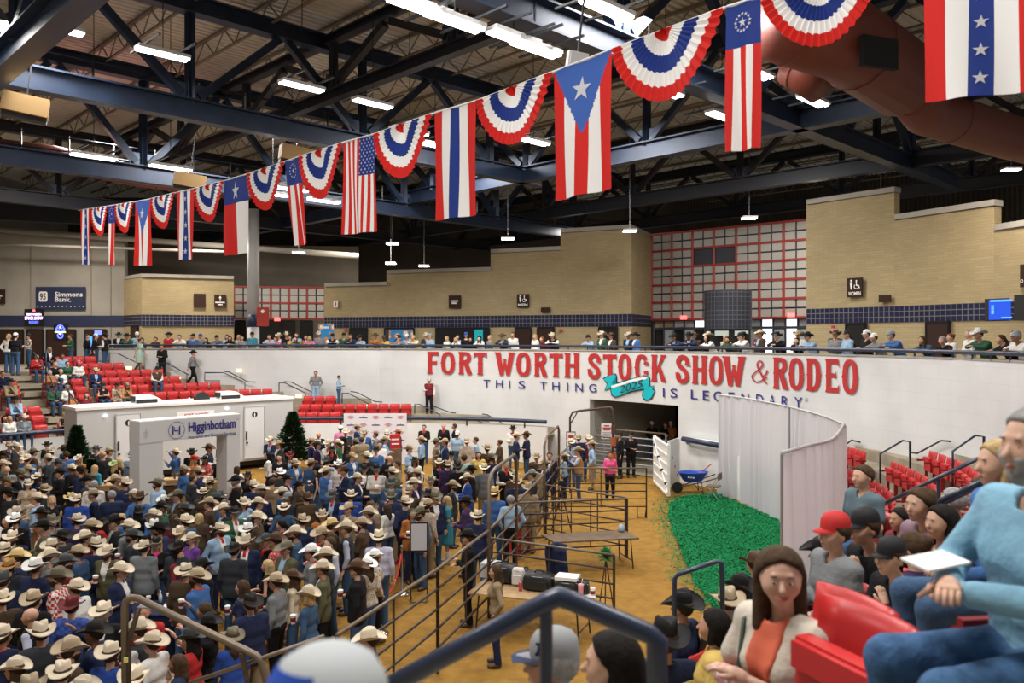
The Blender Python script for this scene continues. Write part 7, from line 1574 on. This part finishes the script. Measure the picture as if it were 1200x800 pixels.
rnd = random.Random(8); n_i = 0
for i_, t in enumerate(bt):
    for k in range(4 if i_ < 4 else 1):
        x0 = (-.55+.35*k)*(.8 if i_ > 1 else 1); p = Vector((x0, rnd.uniform(-.15, .12), 1.052)); p.rotate(t.rotation_euler); loc = t.location+p
        if k % 2: item('drink_bottle', '%s bottle on the %s' % (['brown', 'amber'][k//2 % 2], ['table left of the arch', 'left table seen through the arch', 'right table seen through the arch', 'table at the right arch pillar', 'small crowd table'][i_]), 'bottle', loc, MB().lathe([(.033, 0), (.035, .14), (.014, .2), (.013, .26)], n=10), mat('bottle_glass_%d' % (k//2), ((.12, .05, .02), (.35, .18, .04))[k//2 % 2], .15))
        else: paper_cup(loc, 'white cup standing %s on the %s' % (['at the left end', 'toward the right'][k//2], ['table left of the arch', 'left table seen through the arch', 'right table seen through the arch', 'table at the right arch pillar', 'small crowd table'][i_]))
# round cloth table near lower-left with cups
q = PG(190, 712, .76); t = thing('cloth_table', 'table with a dark blue cloth and paper cups in the lower left crowd', 'table', (q.x, q.y, 0)); MB().box((0, 0, .38), (1.5, .75, .74)).build('tablecloth', cmat('nv'), t); MB().box((0, 0, .755), (1.54, .79, .02)).build('cloth_top', cmat('nv'), t)
for i, (px, py) in enumerate(((174, 706), (188, 706), (198, 703))): 
    p = PG(px, py, .77); 
    if i != 1: paper_cup(p, ['paper cup at the left of the blue cloth table', '', 'paper cup with maroon sleeve by the papers on the blue cloth table'][i])
    else: item('water_bottle', 'small clear water bottle on the blue cloth table', 'bottle', p, MB().lathe([(.03, 0), (.032, .1), (.03, .13), (.012, .17), (.012, .19)], n=12), mat('bottle_clear', (.6, .65, .7), .1), [('cap', MB().lathe([(.014, .19), (.014, .21)], n=8), M['white'])])
o = MB().box(PG(204, 709, .775), (.35, .24, .01), .2).build('paper_sheets', M['white']); tag(o, 'white papers lying on the blue cloth table', 'paper')
# ------------------------------------------------------------------ nearer rails
t = thing('arena_stair_rail', 'brown bent-pipe stair rail in the lower left over the crowd', 'handrail'); Yr = 8.0; p_ = lambda x, y, Y=Yr: P(x, y, Y)
MB().tube([p_(147, 830), p_(146, 712), p_(148, 704), p_(154, 700), p_(162, 701), p_(300, 768, 7.6), p_(306, 774, 7.6), p_(322, 830, 7.6)], .034, 12).build('rail', M['pipe_lt'], t, smooth=True)
MB().tube([p_(150, 830), p_(151, 750), p_(163, 712)], .026, 8).build('post', M['pipe'], t, smooth=True); MB().tube([p_(283, 765, 7.6), p_(296, 830, 7.6)], .026, 8).build('post', M['pipe'], t); MB().tube([p_(222, 800, 7.8), p_(310, 770, 7.6), p_(380, 745, 7.7)], .02, 8).build('lower_rail', M['pipe_lt'], t, smooth=True)
MB().box(p_(147.5, 773, 7.95), (.04, .01, .05)).build('sticker', mat('sticker_yellow', (.7, .65, .2), .5), t)
t = thing('front_stair_rail', 'thick dark navy handrail crossing the bottom foreground, out of focus', 'handrail'); Yn = 2.5
MB().tube([P(430, 818, Yn), P(640, 705, Yn), P(655, 699, Yn), P(670, 704, Yn), P(760, 742, Yn*.98), P(770, 750, Yn*.98), P(770, 850, Yn*.98)], .030, 14).build('rail', M['navy'], t, smooth=True)
MB().tube([P(640, 706, Yn), P(640, 880, Yn)], .02, 8).build('post', M['navy'], t)
t = thing('aisle_rail', 'slim black bent handrail over the black hats at the edge of the shavings', 'handrail'); Y0 = 7.6
MB().tube([P(790, 745, Y0), P(790.5, 678, Y0), P(794, 673, Y0), P(840, 657.5, Y0), P(846, 659, Y0), P(847, 740, Y0)], .021, 10).build('rail', M['navy'], t, smooth=True)
# ------------------------------------------------------------------ people in the gate, and the near stand
def near(px, py, Y, rz, spec, top, pose, label, flags='', scale=1.0, h=.018, headz=None, **kw):
    J = skeleton(pose, spec[0], kw.get('arms')); hz = J['head'][2]*scale; q = P(px, py, Y); J0 = Vector(J['head'])*scale; J0.rotate(__import__('mathutils').Euler((0, 0, rz)))
    return person(q.x-J0.x, q.y-J0.y, q.z-hz, rz, spec, top, pose, flags, scale, h=h, label=label, group='near', **kw)
def support(o_, side='R'):      # tread block under a near seat so that feet and seat are carried
    pass
def recol(part, m):
    for c in people[-1]['o'].children:
        if c.name.startswith(part): c.material_slots[0].material = m
def near_people():
    L_, R_ = 1.57, -1.57
    near(1011, 559, 8.4, -1.3, 'M-n', 'Tgy', 'u', 'short-haired man in blue-grey shirt seated right of the curtain', skin=0, hair_style='short')
    recol('shirt', mat('cloth_steelblue', (.10, .15, .18), .85))
    near(977, 626, 5.8, -1.35, 'MRn', 'Sgy', 'u', 'man in red cap and light grey shirt seated in profile', skin=0)
    near(1012, 620, 6.0, -1.3, 'MKn', 'Sbk', 'v', 'young man in black cap leaning behind the man in red cap', skin=0)
    near(1043, 655, 5.2, -1.25, 'MKn', 'Sbk', 'v', 'boy in black cap with hand at his face', scale=.88, skin=2)
    near(1078, 592, 5.9, -1.2, 'F-n', 'Slo', 'v', 'dark-haired woman in mauve cardigan with hand on chin', skin=0, hair_style='bun')
    recol('shirt', mat('cloth_mauve', (.22, .14, .18), .85))
    near(1069, 643, 5.6, -2.4, 'F-n', 'Spl', 'u', 'woman with brown hair pulled back seen from behind', scale=.95, hair_style='bun')
    near(1103, 612, 5.7, -1.4, 'F-k', 'Tlo', 'u', 'long dark-haired young woman in patterned top in profile', skin=0, hair_style='long')
    near(1117, 588, 7.2, -2.6, 'M-g', 'Sch', 'u', 'grey-haired man in dark jacket seen from behind', skin=0)
    near(1150, 577, 6.6, -1.9, 'F-n', 'Slv', 'v', 'woman in lavender sleeve and sunglasses peering ahead', skin=0, hair_style='bob')
    near(1055, 609, 6.6, -1.4, 'F-k', 'Smr', 'u', 'dark-haired child in red seated behind the boy', scale=.8)
    near(962, 650, 7.2, -1.9, 'Fkn', 'Spu', 'u', 'person in black hat and purple top below the curtain end', scale=.9)
    near(799, 713, 8.0, -2.2, 'Mkn', 'Snv', 'u', 'man in black cowboy hat behind the slim black rail', hat_rot=(.05, .1, 0))
    near(866, 691, 8.8, -2.4, 'Mkn', 'Snv', 'u', 'man in black hat just left of the smiling woman', scale=.95)
    near(852, 706, 8.0, -3.0, 'Mtn', 'Sbr', 'u', 'person in tan felt hat left of the smiling woman', scale=.97)
    near(884, 662, 9.6, -2.8, 'Mbn', 'Sbk', 'u', 'person in brown hat half hidden behind the smiling woman', scale=.95)
    near(836, 733, 5.6, -1.9, 'F-k', 'Sye', 'u', 'curly dark-haired woman in profile below the tan hat', skin=1, hair_style='bob', scale=.95)
    near(778, 752, 5.9, -2.9, 'Mkn', 'Bnv', 'u', 'man in big dark hat and navy jacket beside the foreground rail', hat_rot=(.02, -.12, 0))
    near(646, 780, 3.45, -1.75, 'Mgg', 'Sdn', 'u', 'man in grey and navy baseball cap below the foreground rail', h=.014, hat_rot=(.05, 0, 0), scale=1.0)
    o = people[-1]['o']
    for c in list(o.children):
        if c.name.startswith(('cowboy_hat', 'hat_band')):
            for d in list(c.children): bpy.data.objects.remove(d)
            bpy.data.objects.remove(c)
    people[-1]['hat'] = 'G'; hd = Vector(skeleton('u', 'M')['head']); cp_ = child('baseball_cap', cap_mesh(), mat('cap_heather', (.26, .27, .28), .8), o, hd+Vector((0, .012, .045)), (.05, 0, 0)); 
    mb = MB(); mb.add([(x, y-.001, z+.002) for (x, y, z) in [(-.088, -.05, .006), (.088, -.05, .006), (.07, -.165, -.012), (0, -.185, -.004), (-.07, -.165, -.012)]], [(0, 1, 2, 3, 4)]); mb.build('cap_bill', mat('cap_navy', (.02, .03, .08), .7), cp_)
    mb = MB()
    for a, b in (((-.02, .03), (.02, .03)), ((.0, .035), (-.015, -.01)), ((-.025, -.012), (.025, -.012))): mb.bar((.093*1, -.04+a[0], .05+a[1]), (.093, -.04+b[0], .05+b[1]), .006, .012)
    mb.build('cap_emblem', mat('cap_navy', (.02, .03, .08), .7), cp_)
    near(716, 777, 3.1, -1.62, 'F-k', 'Swh', 'u', 'dark-haired woman in profile at the bottom beside the grey cap man', h=.013, skin=0, hair_style='long', scale=.97)
    # blurred cap right in front
    o = near(386, 880, 1.25, -3.14, 'MGn', 'Sbl', 'u', 'out-of-focus grey and blue cap at the bottom centre', h=.02, scale=1.0)
    for c in o.children:
        if c.name.startswith('baseball_cap'):
            c.material_slots[0].material = mat('cap_pale_grey', (.42, .44, .45), .85); mb = MB()
            R = [(1.005, .002), (1.01, .035), (.945, .071), (.76, .1)]
            n = 10; vs = [(.0945*r*math.cos(-.95+2.5*j/n), .1085*r*math.sin(-.95+2.5*j/n)+.004, z) for r, z in R for j in range(n+1)]
            mb.add(vs, [(i*(n+1)+j, i*(n+1)+j+1, (i+1)*(n+1)+j+1, (i+1)*(n+1)+j) for i in range(3) for j in range(n)]); mb.build('cap_panel', mat('cap_royal', (.02, .08, .45), .8), c)
    # smiling woman, arms crossed
    YW = .78; o = near(914, 677, 3.35, -1.0, 'F-n', 'Tcr', 'x', 'smiling woman in cream and coral top with crossed arms, looking back', h=.011, skin=2, hair_style='long', scale=1.0, yaw=.78)
    for c in o.children:
        if c.name.startswith('shirt'): c.material_slots[0].material = mat('cream_knit', (.56, .50, .42), .85, bump=.2)
    J = skeleton('x', 'F'); mb = MB(); ch = Vector(J['chest'])
    sc_me = part_mesh('shirt_front', 'x', 'F', .012); 
    f = child('coral_front', sc_me, mat('coral_cloth', (.60, .13, .07), .8), o)
    mb = MB()
    for s in (1, -1):
        e_, w_ = [Vector(v) for v in J['arms'][s]]; mb.tube([e_.lerp(w_, .02), e_.lerp(w_, .3), e_.lerp(w_, .55)], [.052, .050, .044], 14)
    mb.build('floral_sleeves', flower_mat('floral_shawl', (.55, .16, .12), (.7, .62, .55), (.15, .2, .3), 26), o, smooth=True)
    MB().tube([Vector((-.13, .03, 1.06)), Vector((-.135, -.08, 1.02)), Vector((-.10, -.15, .86)), Vector((.0, -.16, .70))], .010, 8).build('bag_strap', mat('strap_green', (.03, .05, .03), .5), o, smooth=True)
    hd = Vector(J['head'])
    for s in (1, -1):
        hr = lambda v: Vector(rotz(v, hd, YW))
        MB().ell(hr(hd+Vector((s*.031, -.0915, .004))), (.0125, .004, .0062), 10, 6).build('eye_white', mat('eye_white', (.7, .68, .65), .3), o, smooth=True); MB().ell(hr(hd+Vector((s*.031, -.0950, .004))), (.0058, .003, .0058), 10, 6).build('iris', EYE_M, o, smooth=True)
    MB().ell(hr(hd+Vector((.092, .015, -.045))), (.010, .006, .020), 8, 6).build('earring', M['white'], o, smooth=True)
    MB().tube([hr(hd+Vector((x, -.0925-.012*(1-(x/.03)**2)+.005, -.060+.010*(x/.028)**2))) for x in np.linspace(-.028, .028, 7)], [.002, .004, .0055, .006, .0055, .004, .002], 8).build('smiling_lips', mat('lips_pink', (.48, .13, .12), .4), o, smooth=True)
    MB().tube([Vector((.035, -.245, .80))+Vector((.03*math.cos(t), .02*math.sin(t), .03*math.sin(t))) for t in np.linspace(0, 6.28, 12)], .004, 6).build('bracelet', M['grey_steel'], o)
    # the bearded man at the right edge, knees toward the picture's left
    arms = {1: ((.25, -.13, .80), (.02, -.27, .78)), -1: ((-.27, -.12, .79), (-.02, -.30, .80))}
    o = near(1216, 524, 2.62, -1.45, 'M-g', 'Sbl', 'u', 'grey-bearded man in light blue shirt and jeans at the right edge', 'z', h=.012, skin=0, hair_style='short', scale=1.04, arms=arms, key='beard')
    for c in o.children:
        if c.name.startswith('shirt'): c.material_slots[0].material = mat('sky_blue_cotton', (.19, .37, .50), .85, bump=.35, bscale=14)
        if c.name.startswith('trousers'): c.material_slots[0].material = mat('worn_denim', (.055, .13, .27), .85, bump=.3, bscale=20, var=.35, vscale=14, col2=(.03, .075, .16))
    near(1171, 544, 3.9, -1.6, 'F-y', 'Sbl', 'u', 'blonde-grey haired woman beside the bearded man', h=.016, skin=0, hair_style='bob', scale=.95)
    # hands/white hat on the lap of the far knee
    q = P(1096, 657, 2.66); o2 = MB().box((0, 0, 0), (.17, .12, .008), .3).build('white_booklet', M['white']); o2.location = q; o2.rotation_euler = (.1, -.05, 0); tag(o2, 'white booklet lying on the bearded man\'s far knee', 'booklet')
    # red seats close by
    k = 0
    for r_, lab in ((people[-2], 'red stadium seat under the bearded man, armrest showing'), ([r for r in people if r['label'] and r['label'].startswith('smiling')][0], 'red seat holding the smiling woman, its back edge showing')):
        a_ = r_['o'].rotation_euler.z; z_ = r_['o'].location.z; t_ = put_seat(r_['x']-.06*math.sin(a_), r_['y']+.06*math.cos(a_), z_+.01, a_, lab, down=True)
        if 'smiling' in lab:
            for c in list(t_.children):
                if c.name.startswith('armrest'): bpy.data.objects.remove(c)
    for (px, py, Y, ang_, lab) in ((985, 722, 2.95, -1.2, 'red seat back between the smiling woman and the bearded man'), (972, 702, 3.5, -1.25, 'farther red seat back just above the smiling woman shoulder')):
        q = P(px, py, Y); t_ = put_seat(q.x, q.y, q.z-.84, ang_, lab)
        for c in list(t_.children):
            if c.name.startswith('armrest'): bpy.data.objects.remove(c)
    # officers' and riders in the gate tunnel
    for px, py, sp_, tp_, la in ((764, 497, 'MWn', 'Sbk', 'rider in pale cap in the dark gate tunnel, left of two others'), (780, 503, 'MRn', 'Sbk', 'person in red cap in the dark gate tunnel'), (786, 496, 'MWn', 'Sor', 'person in white cap at the right side of the gate tunnel')):
        Y = 36.6; q = P(px, py, Y); person(q.x, q.y, max(.05, q.z-1.62), .0, sp_, tp_.replace('or', 'og'), 'h', '', .98, h=.028, detail=False, group='gate', label=la)
build_flag = True
AX = lambda x, y: (x, y)
def avoid(x, y):
    # keep clear of arch pillars, tables and fences
    for (cx, cy, hw, hd, a) in OBST:
        dx, dy = x-cx, y-cy; co, si = math.cos(-a), math.sin(-a); u, v = dx*co-dy*si, dx*si+dy*co
        if abs(u) < hw+.3 and abs(v) < hd+.3:
            v2 = (hd+.32)*(1 if v > 0 else -1); co, si = math.cos(a), math.sin(a); x, y = cx+u*co-v2*si, cy+u*si+v2*co
    return x, y
OBST = []
for t_ in bt: OBST.append((t_.location.x, t_.location.y, .55, .28, t_.rotation_euler.z))
for u0 in (PW/2, AL-PW*.32):
    c_ = aa+au*u0+an*.3; OBST.append((c_.x, c_.y, PW/2, .3, aang))
c_ = ta+tu*(TLn/2)+tn*.85; OBST.append((c_.x, c_.y, TLn/2, .85, ang))
OBST.append((bpy.data.objects['cloth_table'].location.x, bpy.data.objects['cloth_table'].location.y, .75, .38, 0))
place_crowd(avoid); place_rail(); place_left(); near_people(); build_seats()
for r_ in people:
    if r_['label'] and ('smiling' in r_['label'] or 'bearded man' == r_['label'][5:17]): continue
    if r_['seated'] and r_['group'] in ('left_stand', 'near') and r_['y'] > 2.9:
        a_ = r_['o'].rotation_euler.z; z_ = r_['o'].location.z; put_seat(r_['x']-.03*math.sin(a_), r_['y']+.03*math.cos(a_), z_+.02, a_, down=True); r_['seat'] = LASTSEAT[0]
def kill(o):
    for c in list(o.children): kill(c)
    bpy.data.objects.remove(o)
kill(proto_down); kill(proto)
low_join(LOW, 'crowd', 'rest of the crowd, standing farthest back on the dirt and along the left and middle concourse rail')
people[:] = [r for r in people if not any(r is l for l in LOW)]; live = set(r['o'] for r in people); cups[:] = [c for c in cups if c[1] is not None and any(c[0] is r['o'] for r in people)]
cupm = [MB().lathe([(.03, 0), (.042, .11)], n=10).mesh('cup'), MB().lathe([(.036, .03), (.0415, .085)], n=10).mesh('sleeve'), MB().lathe([(.044, .108), (.044, .118), (.03, .126)], n=10).mesh('lid')]
for me, m_ in zip(cupm, (mat('cup_white', (.78, .75, .72), .5), mat('cup_maroon', (.22, .03, .03), .6), M['white'])): me.materials.append(m_)
for (o, J, sc_) in cups:
    if o.location.y > 25: continue
    wr = Vector(J['arms'][-1][1]); e = Vector(J['arms'][-1][0]); d = (wr-e).normalized(); q = (wr+d*.085+Vector((.045, 0, -.03)))*sc_; q.rotate(o.rotation_euler)
    t = bpy.data.objects.new('paper_cup', None); C.objects.link(t); t.location = o.location+q; t['category'] = 'cup'; t['group'] = 'paper cups held in the crowd'; t['held'] = 1; t.scale = (1.15,)*3
    for me, nm in zip(cupm, ('cup', 'sleeve', 'lid')): c = bpy.data.objects.new(nm, me); C.objects.link(c); c.parent = t
    o['cup'] = t.name
# ------------------------------------------------------------------ labels that single each person out
ZONE = dict(crowd='', rail='at the concourse rail', left_stand='in the left stand', near='in the near right seats', gate='in the gate tunnel')
def pix(r): return (600+F*r['x']/r['y'], HZ+(EYE-r['z']-1.6)*F/r['y'])
def attrs(r):
    n = 'man' if r['sex'] == 'M' else 'woman'
    if r['hat'] == '-': h = ('bald ' if r['hair'] == 'x' else {'n': 'brown-haired ', 'k': 'black-haired ', 'y': 'blond ', 'g': 'grey-haired ', 'e': 'red-haired '}[r['hair']]); who = h+n; hat = ''
    else: who = n; hat = HATC[r['hat']][1]+(' cap' if r['hat'] in 'WKGBR' else ' hat')
    g = {'B': 'blazer', 'S': 'shirt', 'V': 'vest', 'D': 'dress', 'T': 't-shirt', 'C': 'coat', 'K': 'top'}[r['g']]
    top = CNAME[r['c']]+' '+g; base = who+' in '+(hat+' and ' if hat else '')+top
    ex = []
    kids = [c.name.split('.')[0] for c in r['o'].children]
    if 'bandana' in kids: ex.append('with red bandana' if 'k' not in r['flags'] else 'with pink scarf')
    if r['o'].get('cup'): ex.append('holding a cup')
    p = {'h': 'hands together', 'a': 'arms crossed', 'r': 'arm raised', 'p': 'hands on hips', 'w': 'walking', 'v': 'chin on hand'}.get(r['pose'])
    if p: ex.append(p)
    a = r['o'].rotation_euler.z; cam_a = math.atan2(-r['y'], -r['x'])+math.pi/2; d = (a-cam_a+math.pi) % (2*math.pi)-math.pi
    ex.append('facing the camera' if abs(d) < .5 else 'seen from behind' if abs(d) > 2.3 else ('in profile facing right' if d > 0 else 'in profile facing left'))
    if r['sex'] == 'F' and r['hat'] != '-' and r['st'] == 'long': ex.append('with long hair')
    if r['g'] != 'D': ex.append({'jn': 'in jeans', 'bk': 'in black trousers', 'kh': 'in tan trousers', 'nv': 'in navy trousers'}.get(r['bottom'], ''))
    return base, [e for e in ex if e]
import itertools
cand = [r for r in people if not r['label']]
info = {id(r): attrs(r) for r in cand}
def keyset(r):
    b, ex = info[id(r)]; return b, set(ex), ZONE[r['group']]
allk = [keyset(r) for r in cand]
def count(b, es, z, zone_used): return sum(1 for (b2, e2, z2) in allk if b2 == b and es <= e2 and (not zone_used or z2 == z))
short = {}
for r in cand:
    b, E, z = keyset(r); ex = info[id(r)][1]; found = None
    for n_ in range(0, 4):
        for comb in itertools.combinations(ex, n_):
            for zu in ((False, True) if z else (False,)):
                if count(b, set(comb), z, zu) == 1:
                    found = ' '.join([b]+list(comb)+([z] if zu else [])); break
            if found: break
        if found: break
    if found and len(found.split()) <= 14: short[id(r)] = found
anchor = [(r, short[id(r)]) for r in cand if id(r) in short and len(short[id(r)].split()) <= 9]
used_l = set(short.values())
for r in cand:
    if id(r) in short:
        l = short[id(r)]
        z = ZONE[r['group']]
        if z and z not in l and len(l.split())+len(z.split()) <= 16: l += ' '+z
        if len(l.split()) < 4: l += ' standing'
        r['label'] = l; continue
    b, E, z = keyset(r); ex = info[id(r)][1]; px, py = pix(r); done = False
    near_a = sorted(anchor, key=lambda t: math.hypot(pix(t[0])[0]-px, (pix(t[0])[1]-py)*1.3))[:10]
    for (t, s_) in near_a:
        tx, ty = pix(t); dx, dy = px-tx, py-ty
        rel = ('just left of' if dx < 0 else 'just right of') if abs(dx) > abs(dy) else ('in front of' if dy > 0 else 'right behind')
        s2 = s_.replace('man in ', 'man in ', 1)
        for e in ['']+ex:
            l = ' '.join(x for x in (b, e, rel, 'the', s2) if x)
            if len(l.split()) <= 16 and l not in used_l:
                b_same = [r2 for r2 in cand if r2 is not r and keyset(r2)[0] == b and math.hypot(pix(r2)[0]-tx, pix(r2)[1]-ty) < math.hypot(dx, dy)+6 and (not e or e in keyset(r2)[1])]
                if b_same and e != ex[-1]: continue
                r['label'] = l; used_l.add(l); done = True; break
        if done: break
    if not done:
        for (t, s_) in sorted(anchor, key=lambda t: math.hypot(pix(t[0])[0]-px, pix(t[0])[1]-py))[:40]:
            tx, ty = pix(t); rel = 'left of' if px < tx else 'right of'; l = ' '.join(((r['sex'] == 'M' and 'man' or 'woman')+' in '+CNAME[r['c']], rel, 'the', s_))
            if l not in used_l and len(l.split()) <= 16: r['label'] = l; used_l.add(l); break
for r in people:
    if r.get('seat') is not None and r['label']:
        l = 'red seat under the '+r['label']
        if len(l.split()) <= 16: r['seat']['label'] = l; del r['seat']['group']
    tag(r['o'], r['label'] or 'person standing in the crowd', 'person', {'crowd': 'crowd standing on the arena floor', 'rail': 'people along the concourse rail', 'left_stand': 'people in the left stand', 'near': 'people in the near right seats', 'gate': 'people in the gate tunnel'}[r['group']])
    if r['o'].get('cup') and r['label'] and len(r['label'].split()) <= 11 and id(r) in short:
        c_ = bpy.data.objects[r['o']['cup']]; c_['label'] = 'paper cup held by the '+short[id(r)]
dead = [o for o in bpy.data.objects if o.name.startswith('paper_cup') and o.get('held') and not o.get('label')]; ds = set(dead)
bpy.data.batch_remove([c for c in bpy.data.objects if c.parent in ds]+dead)
